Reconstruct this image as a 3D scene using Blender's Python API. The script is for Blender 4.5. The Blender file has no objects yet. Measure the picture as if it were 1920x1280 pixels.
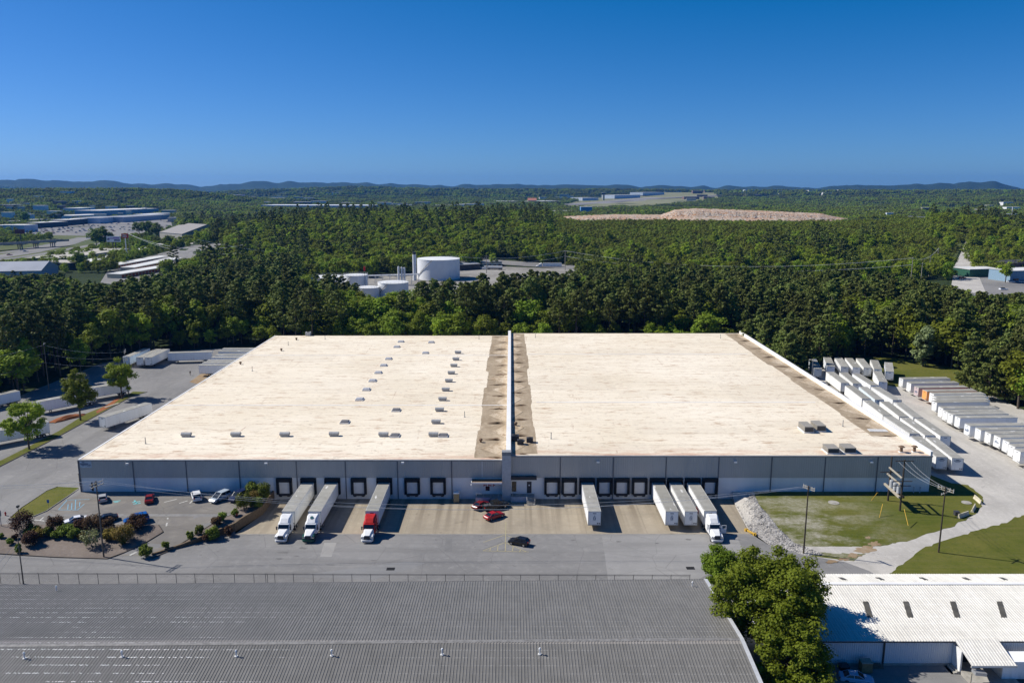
import bpy, bmesh, math, random
import numpy as np
from mathutils import Vector, Matrix
rad = math.radians
random.seed(7)
scn = bpy.context.scene

# ---------------------------------------------------------------- camera, sky, sun, exposure
F, CX, CY, CAMZ = 1493.0, 958.0, 640.0, 68.3
PITCH = math.atan(289 / F)
SUN_EL, SUN_AZ = rad(43), rad(-73.7)          # azimuth from +Y towards +X
cam = bpy.data.objects.new("camera", bpy.data.cameras.new("camera"))
scn.collection.objects.link(cam)
cam.location = (0, 0, CAMZ)
cam.rotation_euler = (rad(90) - PITCH, 0, 0)
cam.data.sensor_width = 36
cam.data.lens = F / 1920 * 36
cam.data.shift_x = 2 / 1920
cam.data.clip_start = 1
cam.data.clip_end = 60000
scn.camera = cam

w = bpy.data.worlds.new("World"); scn.world = w; w.use_nodes = True
nt = w.node_tree; nt.nodes.clear()
wo = nt.nodes.new("ShaderNodeOutputWorld"); bg = nt.nodes.new("ShaderNodeBackground")
sky = nt.nodes.new("ShaderNodeTexSky"); sky.sky_type = 'NISHITA'; sky.sun_disc = False
sky.sun_elevation = SUN_EL; sky.sun_rotation = SUN_AZ
sky.altitude = 300; sky.air_density = 0.75; sky.dust_density = 0.35; sky.ozone_density = 4.5
def skymix(op, a, c):      # polarising-filter look: less red and green, deeper blue
    m = nt.nodes.new('ShaderNodeVectorMath'); m.operation = op; nt.links.new(a, m.inputs[0]); m.inputs[1].default_value = c; return m.outputs[0]
k_ = skymix('SUBTRACT', sky.outputs[0], (1.3, 0.2, 0.0)); k_ = skymix('MAXIMUM', k_, (0, 0, 0)); k_ = skymix('MULTIPLY', k_, (0.46, 0.56, 0.86))
nt.links.new(k_, bg.inputs['Color'])
bg.inputs['Strength'].default_value = 0.09
nt.links.new(bg.outputs[0], wo.inputs[0])

sd = bpy.data.lights.new("sun", 'SUN'); sd.energy = 4.6; sd.angle = rad(0.53); sd.color = (1.0, 0.955, 0.88)
sun = bpy.data.objects.new("sun", sd); scn.collection.objects.link(sun)
SUNV = Vector((math.sin(SUN_AZ) * math.cos(SUN_EL), math.cos(SUN_AZ) * math.cos(SUN_EL), math.sin(SUN_EL)))
sun.rotation_euler = (-SUNV).to_track_quat('-Z', 'Y').to_euler(); sun.location = (-300, 100, 300)
vs = scn.view_settings; vs.view_transform = 'Standard'; vs.look = 'None'; vs.gamma = 1; vs.exposure = 0.35
vs.use_curve_mapping = False
scn.cycles.max_bounces = 7; scn.cycles.diffuse_bounces = 4; scn.cycles.glossy_bounces = 2
scn.cycles.transparent_max_bounces = 6; scn.cycles.transmission_bounces = 2; scn.cycles.volume_bounces = 0
scn.cycles.caustics_reflective = False; scn.cycles.caustics_refractive = False

# ---------------------------------------------------------------- helpers
cp_, sp_ = math.cos(PITCH), math.sin(PITCH)
def at(px, py, z=0.0):
    """where the sight line through a photo pixel meets the level z: a world (x, y)"""
    u = (px - CX) / F; v = (py - CY) / F
    dy = cp_ - v * sp_; dz = -sp_ - v * cp_
    t = (z - CAMZ) / dz
    return (u * t, dy * t)
def ats(pts, z=0.0): return [at(a, b, z) for a, b in pts]
def wallpt(px, py, y):
    v = (py - CY) / F; dy = cp_ - v * sp_; dz = -sp_ - v * cp_; t = y / dy
    return ((px - CX) / F * t, CAMZ + dz * t)
def sm(a, b, t):
    t = np.clip((t - a) / (b - a), 0, 1); return t * t * (3 - 2 * t)
def lerp(pts, t): return float(np.interp(t, [p[0] for p in pts], [p[1] for p in pts]))
RW = [(130, -90), (139.5, -75), (140.3, -68), (144.4, -63), (151.1, -56), (159.1, -53), (168, -53)]
RR = [(136, 66), (140.3, 55.7), (144.9, 50.1), (152.3, 48.1), (168, 49)]
def gz(x, y):
    if y >= 168: return 1.7
    if x < lerp(RW, y) - 0.2: return 1.65 * float(sm(139, 155, y))
    d = x - lerp(RR, y)
    if d > 0: return 1.8 * float(sm(0, 4.5, d)) * float(sm(138, 158, y))
    return 0.0
COL = scn.collection
def link(o): COL.objects.link(o); return o
def tag(o, label, cat, group=None):
    o['label'] = label; o['category'] = cat
    if group: o['group'] = group
    return o
def structure(o): o['kind'] = 'structure'; return o
def thing(name, label, cat, loc=(0, 0, 0), rz=0.0, group=None):
    o = link(bpy.data.objects.new(name, None)); o.location = loc; o.rotation_euler = (0, 0, rz)
    o.empty_display_size = 0.5
    return tag(o, label, cat, group)
def copy_thing(root, loc, rz=None, label=None, group=None, scale=None, color=None):
    r = link(root.copy()); r.location = loc
    if rz is not None: r.rotation_euler = (0, 0, rz)
    if scale is not None: r.scale = scale if hasattr(scale, '__len__') else (scale,) * 3
    if label: r['label'] = label
    if group: r['group'] = group
    if color: r.color = color
    for ch in KIDS.get(root.name, []):
        c = link(ch.copy()); c.parent = r
        if color: c.color = color
        for g in KIDS.get(ch.name, []):
            d = link(g.copy()); d.parent = c
            if color: d.color = color
            KIDS.setdefault(c.name, []).append(d)
        KIDS.setdefault(r.name, []).append(c)
    return r
KIDS = {}
def setcol(root, color):
    root.color = color
    for c in KIDS.get(root.name, []):
        c.color = color
        for d in KIDS.get(c.name, []): d.color = color

class MB:
    def __init__(s): s.v = []; s.f = []; s.m = []
    def add(s, vs_, fs, m=0, M=None):
        n = len(s.v)
        s.v += [tuple(M @ Vector(p)) for p in vs_] if M else [tuple(p) for p in vs_]
        s.f += [tuple(i + n for i in f) for f in fs]; s.m += [m] * len(fs); return s
    def box(s, x0, x1, y0, y1, z0, z1, m=0, M=None):
        return s.add([(x0, y0, z0), (x1, y0, z0), (x1, y1, z0), (x0, y1, z0), (x0, y0, z1), (x1, y0, z1), (x1, y1, z1), (x0, y1, z1)],
                     [(3, 2, 1, 0), (4, 5, 6, 7), (0, 1, 5, 4), (1, 2, 6, 5), (2, 3, 7, 6), (3, 0, 4, 7)], m, M)
    def cyl(s, p0, p1, r0, r1=None, n=8, m=0, cap=True, M=None):
        p0 = Vector(p0); p1 = Vector(p1); r1 = r0 if r1 is None else r1
        d = (p1 - p0).normalized(); a = d.orthogonal().normalized(); b = d.cross(a)
        vs_ = [p0 + (a * math.cos(t) + b * math.sin(t)) * r0 for t in [2 * math.pi * i / n for i in range(n)]]
        vs_ += [p1 + (a * math.cos(t) + b * math.sin(t)) * r1 for t in [2 * math.pi * i / n for i in range(n)]]
        fs = [(i, (i + 1) % n, n + (i + 1) % n, n + i) for i in range(n)]
        if cap: fs += [tuple(range(n - 1, -1, -1)), tuple(range(n, 2 * n))]
        return s.add(vs_, fs, m, M)
    def tube(s, pts, r, n=5, m=0):
        for a, b in zip(pts, pts[1:]): s.cyl(a, b, r, r, n, m, cap=False)
        return s
    def poly(s, pts, m=0, M=None): return s.add(pts, [tuple(range(len(pts)))], m, M)
    def prism(s, prof, y0, y1, m=0, M=None):
        """profile in x,z extruded along y"""
        n = len(prof)
        vs_ = [(a, y0, b) for a, b in prof] + [(a, y1, b) for a, b in prof]
        fs = [(i, (i + 1) % n, n + (i + 1) % n, n + i) for i in range(n)] + [tuple(range(n - 1, -1, -1)), tuple(range(n, 2 * n))]
        return s.add(vs_, fs, m, M)
    def loft(s, secs, m=0, M=None, cap=True):
        n = len(secs[0]); vs_ = [p for q in secs for p in q]; fs = []
        for k in range(len(secs) - 1):
            fs += [(k * n + i, k * n + (i + 1) % n, (k + 1) * n + (i + 1) % n, (k + 1) * n + i) for i in range(n)]
        if cap: fs += [tuple(range(n - 1, -1, -1)), tuple(range((len(secs) - 1) * n, len(secs) * n))]
        return s.add(vs_, fs, m, M)
    def build(s, name, mats, parent=None, smooth=False, fix=True):
        me = bpy.data.meshes.new(name); me.from_pydata(s.v, [], s.f)
        for m in (mats if isinstance(mats, (list, tuple)) else [mats]): me.materials.append(m)
        me.polygons.foreach_set('material_index', s.m)
        if smooth: me.polygons.foreach_set('use_smooth', [True] * len(s.f))
        if fix:
            bm = bmesh.new(); bm.from_mesh(me); bmesh.ops.recalc_face_normals(bm, faces=bm.faces); bm.to_mesh(me); bm.free()
        o = link(bpy.data.objects.new(name, me))
        if parent: o.parent = parent; KIDS.setdefault(parent.name, []).append(o)
        return o

def patch(name, pts, off, m, z=None, step=4.0, T_=None):
    bm = bmesh.new()
    f = bm.faces.new([bm.verts.new((x, y, 0)) for x, y in pts])
    if f.normal.z < 0: f.normal_flip()
    bmesh.ops.triangulate(bm, faces=bm.faces[:])
    if z is None:
        xs = [p[0] for p in pts]; ys = [p[1] for p in pts]
        for ax, lo, hi in ((0, min(xs), max(xs)), (1, min(ys), max(ys))):
            k = math.ceil(lo / step)
            while k * step < hi:
                co = [0, 0, 0]; no = [0, 0, 0]; co[ax] = k * step; no[ax] = 1
                bmesh.ops.bisect_plane(bm, geom=bm.verts[:] + bm.edges[:] + bm.faces[:], plane_co=co, plane_no=no); k += 1
    for v in bm.verts:
        if T_ is not None: v.co.z = float(T_(v.co.x, v.co.y)) + off
        else: v.co.z = (gz(v.co.x, v.co.y) if z is None else z) + off
    bm.normal_update()
    for f in bm.faces:
        if f.normal.z < 0: f.normal_flip()
    me = bpy.data.meshes.new(name); bm.to_mesh(me); bm.free(); me.materials.append(m)
    return structure(link(bpy.data.objects.new(name, me)))
def inpoly(x, y, P):
    c = False; j = len(P) - 1
    for i in range(len(P)):
        if (P[i][1] > y) != (P[j][1] > y) and x < (P[j][0] - P[i][0]) * (y - P[i][1]) / (P[j][1] - P[i][1]) + P[i][0]: c = not c
        j = i
    return c

# ---------------------------------------------------------------- materials
class G:
    def __init__(s, name, rough=0.8, spec=0.3):
        s.mat = bpy.data.materials.new(name); s.mat.use_nodes = True
        s.t = s.mat.node_tree; s.b = s.t.nodes['Principled BSDF']
        s.b.inputs['Roughness'].default_value = rough; s.b.inputs['Specular IOR Level'].default_value = spec
    def n(s, typ, ins=None, **props):
        nd = s.t.nodes.new('ShaderNode' + typ)
        for k, v in props.items(): setattr(nd, k, v)
        for k, v in (ins or {}).items(): s.put(nd.inputs[k], v)
        return nd
    def put(s, sock, v):
        if isinstance(v, bpy.types.NodeSocket): s.t.links.new(v, sock)
        else:
            if isinstance(v, tuple) and len(v) == 3 and sock.type == 'RGBA': v = (*v, 1)
            sock.default_value = v
    def pos(s): return s.n('NewGeometry').outputs['Position']
    def obj(s): return s.n('TexCoord').outputs['Object']
    def scale(s, vec, sc, loc=(0, 0, 0), rot=(0, 0, 0)):
        return s.n('Mapping', {'Vector': vec, 'Scale': sc, 'Location': loc, 'Rotation': rot}).outputs[0]
    def noise(s, vec, sc, det=3, rough=0.55): return s.n('TexNoise', {'Vector': vec, 'Scale': sc, 'Detail': det, 'Roughness': rough}).outputs['Fac']
    def ramp(s, fac, a, b, lo=0.0, hi=1.0): return s.n('MapRange', {'Value': fac, 'From Min': a, 'From Max': b, 'To Min': lo, 'To Max': hi}).outputs[0]
    def math(s, op, a, b=0.0): return s.n('Math', {0: a, 1: b}, operation=op).outputs[0]
    def mix(s, fac, a, b, blend='MIX'):
        nd = s.n('Mix', data_type='RGBA', blend_type=blend)
        s.put(nd.inputs[0], fac); s.put(nd.inputs[6], a); s.put(nd.inputs[7], b); return nd.outputs[2]
    def sep(s, vec): return s.n('SeparateXYZ', {0: vec}).outputs
    def color(s, c): s.put(s.b.inputs['Base Color'], c); return s
    def bump(s, h, strength=0.3, dist=0.05):
        s.put(s.b.inputs['Normal'], s.n('Bump', {'Height': h, 'Strength': strength, 'Distance': dist}).outputs[0]); return s
def plain(name, c, rough=0.7, var=0.12, sc=1.5, metal=0.0, spec=0.3, world=False, c2=None, objcol=False, bump=0.0):
    g = G(name, rough, spec); v = g.pos() if world else g.obj()
    n = g.noise(v, sc, 4)
    dark = tuple(x * (1 - var * 2.2) for x in c) if c2 is None else c2
    col = g.mix(g.ramp(n, 0.35, 0.7), c, dark)
    if objcol: col = g.mix(1.0, col, g.n('ObjectInfo').outputs['Color'], 'MULTIPLY')
    g.color(col); g.b.inputs['Metallic'].default_value = metal
    if bump: g.bump(n, bump, 0.05)
    return g.mat
def glassy(name, c, rough=0.08):
    g = G(name, rough, 0.6); g.color(c); return g.mat

def ground_mat(name, c, c2, c3, s1=0.05, s2=0.6, crack=False, streak=None, bump=0.25):
    g = G(name, 0.9, 0.2); p = g.pos()
    a = g.noise(p, s1, 5, 0.6); b = g.noise(p, s2, 5, 0.65); f = g.noise(p, 6.0, 3, 0.7)
    col = g.mix(g.ramp(a, 0.38, 0.64), c, c2)
    col = g.mix(g.ramp(b, 0.5, 0.78, 0, 0.75), col, c3)
    if streak:
        q = g.noise(g.scale(p, streak), 1.0, 4, 0.6)
        col = g.mix(g.ramp(q, 0.47, 0.7, 0, 0.6), col, tuple(x * 0.66 for x in c))
        sp = g.noise(p, 0.9, 4, 0.75); sz = g.noise(p, 0.045, 3); col = g.mix(g.math('MULTIPLY', g.ramp(sp, 0.6, 0.68, 0, 0.75), g.ramp(sz, 0.46, 0.6)), col, tuple(x * 0.4 for x in c))
    if crack:
        vo = g.n('TexVoronoi', {'Vector': g.mix(0.25, p, g.n('TexNoise', {'Vector': p, 'Scale': 0.3}).outputs['Color'], 'ADD'), 'Scale': 0.11}, feature='DISTANCE_TO_EDGE').outputs['Distance']
        col = g.mix(g.ramp(vo, 0.0, 0.008, 0.55, 0.0), col, tuple(x * 0.45 for x in c))
    col = g.mix(g.ramp(f, 0.3, 0.7, 0.0, 0.22), col, tuple(x * 0.6 for x in c))
    g.color(col); g.bump(f, bump, 0.04); return g.mat
M_ASPH = ground_mat('asphalt_worn', (0.25, 0.243, 0.234), (0.195, 0.191, 0.186), (0.305, 0.296, 0.282), streak=(0.02, 0.35, 1), crack=True)
M_LOT = ground_mat('asphalt_lot', (0.235, 0.215, 0.19), (0.17, 0.16, 0.148), (0.3, 0.277, 0.238), 0.08, 0.4, streak=(0.05, 0.4, 1), crack=True)
M_YARD = ground_mat('asphalt_yard', (0.25, 0.243, 0.233), (0.195, 0.19, 0.186), (0.315, 0.303, 0.285), streak=(0.25, 0.04, 1), crack=True)
M_GRAVEL = ground_mat('gravel_drive', (0.52, 0.49, 0.44), (0.41, 0.385, 0.35), (0.63, 0.6, 0.55), 0.07, 1.2, streak=(0.3, 0.06, 1))
M_DIRT = ground_mat('bare_dirt', (0.33, 0.25, 0.16), (0.26, 0.17, 0.09), (0.42, 0.36, 0.28), 0.2, 1.0)
M_CLAY = ground_mat('red_clay', (0.3, 0.1, 0.035), (0.24, 0.085, 0.035), (0.38, 0.16, 0.07), 0.5, 1.5)
M_MULCH = ground_mat('planter_mulch', (0.2, 0.165, 0.14), (0.145, 0.118, 0.1), (0.27, 0.23, 0.2), 0.2, 1.8)
M_FLOOR = ground_mat('forest_floor', (0.03, 0.04, 0.014), (0.045, 0.04, 0.02), (0.02, 0.03, 0.01), 0.05, 0.5)
M_WHITELOT = ground_mat('pale_gravel', (0.3, 0.285, 0.255), (0.19, 0.175, 0.15), (0.5, 0.48, 0.44), 0.03, 0.15)
M_FARROAD = ground_mat('far_road', (0.24, 0.232, 0.22), (0.165, 0.162, 0.158), (0.34, 0.32, 0.29), 0.02, 0.2)
M_VERGE = ground_mat('verge_grass', (0.105, 0.12, 0.034), (0.065, 0.09, 0.022), (0.15, 0.145, 0.055), 0.01, 0.08)
def concrete_mat():
    g = G('apron_concrete', 0.9, 0.2); p = g.pos(); x, y, z = g.sep(p)
    a = g.noise(p, 0.07, 5, 0.6); b = g.noise(p, 0.9, 5, 0.65)
    col = g.mix(g.ramp(a, 0.36, 0.64), (0.37, 0.315, 0.235), (0.285, 0.245, 0.185))
    col = g.mix(g.ramp(b, 0.5, 0.8, 0, 0.6), col, (0.44, 0.38, 0.29))
    # tyre wear: lengthwise grey bands in front of the docks
    wv = g.noise(g.scale(p, (0.55, 0.012, 0.0)), 1.0, 2, 0.5)
    near = g.ramp(y, 150, 163, 0.25, 1.0)
    col = g.mix(g.math('MULTIPLY', g.ramp(wv, 0.46, 0.6, 0, 0.8), near), col, (0.2, 0.165, 0.12))
    jx = g.math('ABSOLUTE', g.math('SUBTRACT', g.math('FRACT', g.math('DIVIDE', x, 6.1)), 0.5))
    jy = g.math('ABSOLUTE', g.math('SUBTRACT', g.math('FRACT', g.math('DIVIDE', y, 5.8)), 0.5))
    j = g.math('LESS_THAN', g.math('MINIMUM', jx, jy), 0.008)
    col = g.mix(g.math('MULTIPLY', j, 0.5), col, (0.2, 0.17, 0.13))
    st = g.noise(p, 0.33, 2); col = g.mix(g.ramp(st, 0.66, 0.74, 0, 0.5), col, (0.17, 0.14, 0.1))
    g.color(col); g.bump(b, 0.15, 0.03); return g.mat
M_CONC = concrete_mat()
def grass_mat(name, bare=0.0):
    g = G(name, 0.95, 0.1); p = g.pos(); x, y, z = g.sep(p)
    a = g.noise(p, 0.06, 5, 0.6); b = g.noise(p, 1.1, 5, 0.7); f = g.noise(p, 9, 3, 0.7)
    mow = g.noise(g.scale(p, (0.06, 0.9, 1), rot=(0, 0, 0.5)), 1.0, 3)
    col = g.mix(g.ramp(a, 0.4, 0.62), (0.095, 0.11, 0.016), (0.16, 0.15, 0.035))
    col = g.mix(g.ramp(mow, 0.45, 0.7, 0, 0.5), col, (0.17, 0.15, 0.05))
    col = g.mix(g.ramp(b, 0.5, 0.75, 0, 0.6), col, (0.05, 0.075, 0.012))
    if bare:
        d = g.noise(g.scale(p, (0.11, 0.2, 1), rot=(0, 0, 0.6)), 1.0, 6, 0.72)
        side = g.ramp(x, 61, 82, 1.0, 0.0)
        low = g.ramp(y, 166, 152, 0.6, 1.0)
        k = g.math('MULTIPLY', g.math('MULTIPLY', side, low), g.ramp(d, 0.42, 0.58))
        col = g.mix(k, col, g.mix(g.ramp(b, 0.4, 0.6), (0.42, 0.39, 0.32), (0.27, 0.25, 0.16)))
    col = g.mix(g.ramp(f, 0.35, 0.7, 0, 0.45), col, (0.05, 0.07, 0.012))
    g.color(col); g.bump(f, 0.5, 0.12); return g.mat
M_GRASS = grass_mat('lawn_grass'); M_GRASSB = grass_mat('patchy_grass', 1)

def roof_mat():
    g = G('roof_membrane', 0.75, 0.25); p = g.obj(); x, y, z = g.sep(p)
    a = g.noise(p, 0.03, 4, 0.55); s = g.noise(g.scale(p, (0.05, 0.55, 1)), 1.0, 6, 0.68); f = g.noise(p, 2.5, 4, 0.7)
    col = g.mix(g.ramp(a, 0.35, 0.65), (0.89, 0.80, 0.645), (0.80, 0.70, 0.535))
    col = g.mix(g.ramp(s, 0.44, 0.7, 0, 0.5), col, (0.64, 0.54, 0.39))
    # sheets laid at different times, and scattered repairs
    cell = g.n('TexWhiteNoise', {'Vector': g.n('VectorMath', {0: g.scale(p, (1 / 31, 1 / 6.1, 0)), }, operation='FLOOR').outputs[0]}).outputs['Value']
    col = g.mix(g.ramp(cell, 0.55, 1.0, 0, 0.28), col, (0.6, 0.52, 0.4))
    rst = g.noise(g.scale(p, (0.9, 0.035, 1), loc=(5, 0, 0)), 1.0, 4, 0.7); rk = g.math('MULTIPLY', g.ramp(rst, 0.6, 0.68), g.ramp(g.noise(p, 0.35, 4, .8), 0.5, 0.6))
    col = g.mix(g.math('MULTIPLY', rk, 0.6), col, (0.36, 0.2, 0.12))
    # lapped sheets a few metres wide
    lap = g.math('ABSOLUTE', g.math('SUBTRACT', g.math('FRACT', g.math('DIVIDE', y, 3.05)), 0.5))
    col = g.mix(g.math('MULTIPLY', g.math('LESS_THAN', lap, 0.016), 0.35), col, (0.55, 0.48, 0.38))
    # rust and dirt blots
    b = g.noise(g.scale(p, (0.16, 0.55, 1)), 1.0, 6, 0.75)
    col = g.mix(g.ramp(b, 0.55, 0.65, 0, 0.75), col, (0.42, 0.26, 0.15))
    b2 = g.noise(g.scale(p, (0.5, 1.1, 1), loc=(31, 7, 0)), 1.0, 5, 0.75)
    col = g.mix(g.ramp(b2, 0.57, 0.66, 0, 0.55), col, (0.30, 0.235, 0.17))
    # ponding stains along the front eave and the side eaves
    e = g.math('MULTIPLY', g.ramp(y, 168, 174.5, 1.0, 0.0), g.ramp(g.noise(g.scale(p, (0.11, 0.5, 1)), 1.0, 5, 0.7), 0.44, 0.60))
    col = g.mix(g.math('MULTIPLY', e, 0.75), col, (0.52, 0.27, 0.17))
    e2 = g.math('MULTIPLY', g.ramp(x, -95.8, -91, 1.0, 0.0), g.ramp(g.noise(g.scale(p, (0.4, 0.22, 1)), 1.0, 5, 0.7), 0.5, 0.62))
    col = g.mix(g.math('MULTIPLY', e2, 0.8), col, (0.42, 0.29, 0.17))
    e3 = g.math('MULTIPLY', g.math('MULTIPLY', g.ramp(x, 72, 82, 0.0, 1.0), g.ramp(y, 200, 172, 0, 1)), g.ramp(g.noise(p, 0.25, 5, 0.7), 0.48, 0.6))
    col = g.mix(g.math('MULTIPLY', e3, 0.6), col, (0.5, 0.33, 0.22))
    col = g.mix(g.ramp(f, 0.35, 0.7, 0, 0.16), col, (0.45, 0.39, 0.31))
    g.color(col); g.bump(s, 0.2, 0.05); return g.mat
M_ROOF = roof_mat()
def dirtroof_mat(name, c, c2, c3):
    g = G(name, 0.85, 0.2); p = g.obj()
    a = g.noise(g.scale(p, (0.35, 0.1, 1)), 1.0, 5, 0.65); b = g.noise(p, 0.5, 6, 0.75); f = g.noise(p, 2.0, 5, 0.7)
    col = g.mix(g.ramp(a, 0.38, 0.62), c, c2); col = g.mix(g.ramp(b, 0.52, 0.66, 0, 0.85), col, c3)
    col = g.mix(g.ramp(f, 0.45, 0.75, 0, 0.5), col, tuple(x * 0.5 for x in c2)); g.color(col); return g.mat
M_RDIRT = dirtroof_mat('roof_grey_dirt', (0.41, 0.325, 0.225), (0.3, 0.23, 0.15), (0.56, 0.46, 0.33))
M_RSADDLE = dirtroof_mat('roof_saddle', (0.6, 0.5, 0.37), (0.42, 0.32, 0.21), (0.26, 0.17, 0.09))
def ribbed(name, c, c2, pitch, axis=0, strength=0.6, joints=None, rough=0.55, streak=True, dist=0.05):
    g = G(name, rough, 0.3); p = g.obj(); s = g.sep(p)
    t = g.math('FRACT', g.math('DIVIDE', s[axis], pitch))
    h = g.ramp(g.math('ABSOLUTE', g.math('SUBTRACT', t, 0.5)), 0.18, 0.3)
    n = g.noise(g.scale(p, (0.25, 0.25, 0.04)) if streak else p, 1.0, 5, 0.6); b = g.noise(p, 0.12, 3)
    col = g.mix(g.ramp(n, 0.4, 0.7, 0, 0.8), c, c2); col = g.mix(g.ramp(b, 0.4, 0.65, 0, 0.4), col, c2)
    g.color(col); g.bump(h, strength, dist); return g.mat
M_CLAD = ribbed('grey_cladding', (0.5, 0.475, 0.435), (0.43, 0.41, 0.375), 0.5)
M_CLADJ = plain('cladding_joint', (0.15, 0.155, 0.17), 0.6)
M_WWALL = ribbed('white_precast', (0.84, 0.84, 0.83), (0.7, 0.7, 0.69), 3.0, strength=0.1)
M_WHITE = plain('white_paint', (0.78, 0.78, 0.77), 0.5, 0.06)
M_PARAPET = plain('white_parapet', (0.82, 0.81, 0.79), 0.6, 0.05, 0.3)
M_OFFW = plain('off_white', (0.66, 0.65, 0.62), 0.6, 0.1)
M_CREAM = plain('cream_plastic', (0.62, 0.56, 0.42), 0.7)
M_BLACK = plain('black_rubber', (0.018, 0.018, 0.02), 0.8, 0.1)
M_DARK = plain('dark_steel', (0.055, 0.055, 0.06), 0.5)
M_GREY = plain('grey_metal', (0.3, 0.305, 0.31), 0.5)
M_LGREY = plain('light_grey_metal', (0.52, 0.53, 0.54), 0.45, 0.08)
M_GALV = plain('galvanised', (0.5, 0.51, 0.52), 0.35, 0.1, metal=0.5)
M_RUST = plain('rusty_metal', (0.2, 0.13, 0.08), 0.8)
M_DOORP = ribbed('dock_door_panel', (0.82, 0.82, 0.81), (0.7, 0.7, 0.7), 0.6, axis=2, strength=0.3, streak=False)
M_CONCW = plain('wall_concrete', (0.4, 0.38, 0.34), 0.9, 0.15, 1.0, bump=0.2)
M_BLUEGREY = plain('pale_blue_wall', (0.42, 0.47, 0.56), 0.7)
M_GLASS = glassy('dark_glass', (0.012, 0.016, 0.022))
M_CHROME = plain('chrome', (0.6, 0.6, 0.62), 0.15, 0.02, metal=0.9)
M_WOOD = plain('weathered_wood', (0.17, 0.145, 0.115), 0.9, 0.2, 3)
M_WOODP = plain('pale_timber', (0.45, 0.4, 0.31), 0.85, 0.15, 3)
M_WOODD = plain('creosote_wood', (0.075, 0.058, 0.042), 0.9, 0.2, 3)
M_YEL = plain('yellow_guard', (0.68, 0.42, 0.06), 0.7)
M_YLINE = plain('faded_yellow_paint', (0.42, 0.37, 0.22), 0.85, 0.15, 3, world=True)
M_WLINE = plain('worn_white_paint', (0.55, 0.54, 0.5), 0.85, 0.15, 3, world=True)
M_BLINE = plain('bay_blue_paint', (0.2, 0.42, 0.56), 0.85, 0.15, 3, world=True)
M_CYANL = plain('bay_cyan_paint', (0.18, 0.55, 0.58), 0.85, 0.15, 3, world=True)
M_RED = plain('red_enamel', (0.5, 0.02, 0.015), 0.4)
M_NAVY = plain('navy_lettering', (0.02, 0.04, 0.12), 0.6)
M_SIGNB = plain('sign_pale_blue', (0.55, 0.62, 0.7), 0.5)
M_PAINT = plain('car_paint', (1, 1, 1), 0.22, 0.01, spec=0.6, objcol=True)
M_TRLR = plain('trailer_skin', (0.86, 0.86, 0.85), 0.45, 0.05, 0.6, objcol=True)
M_TRIM = plain('trailer_trim', (0.5, 0.49, 0.45), 0.5)
def trlskin():
    g = G('trailer_skin_worn', 0.45, 0.3); p = g.obj(); r = g.n('ObjectInfo').outputs['Random']; z = g.sep(p)[2]
    v = g.n('VectorMath', {0: p, 1: g.n('CombineXYZ', {0: g.math('MULTIPLY', r, 50)}).outputs[0]}, operation='ADD').outputs[0]
    s = g.noise(g.scale(v, (1.3, 1.3, .12)), 1.0, 4, .7); low = g.ramp(z, 1.1, 2.2, 1, .25)
    col = g.mix(g.math('MULTIPLY', g.ramp(s, .48, .68, 0, .5), low), (.87, .87, .86), (.42, .38, .32))
    g.color(g.mix(1.0, col, g.n('ObjectInfo').outputs['Color'], 'MULTIPLY')); return g.mat
M_TRLR = trlskin()
def trlroof():
    g = G('trailer_roof', 0.7, 0.2); p = g.obj(); r = g.n('ObjectInfo').outputs['Random']
    x = g.sep(p)[0]; bow = g.math('LESS_THAN', g.math('FRACT', g.math('DIVIDE', x, 1.22)), 0.06)
    n = g.noise(p, 0.5, 5, 0.65)
    base = g.mix(r, (0.29, 0.28, 0.245), (0.37, 0.36, 0.325))
    col = g.mix(g.ramp(n, 0.4, 0.68, 0, 0.7), base, (0.23, 0.218, 0.185)); col = g.mix(g.math('MULTIPLY', bow, 0.35), col, (0.25, 0.24, 0.21))
    pv_ = g.n('VectorMath', {0: p, 1: g.n('CombineXYZ', {0: g.math('MULTIPLY', r, 90), 1: g.math('MULTIPLY', r, 37)}).outputs[0]}, operation='ADD').outputs[0]; k = g.ramp(g.noise(g.scale(pv_, (0.3, 0.8, 1)), 1.0, 2), 0.68, 0.7, 0, .8)
    g.color(g.mix(k, col, (0.7, 0.69, 0.66))); return g.mat
M_TROOF = trlroof()
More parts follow.
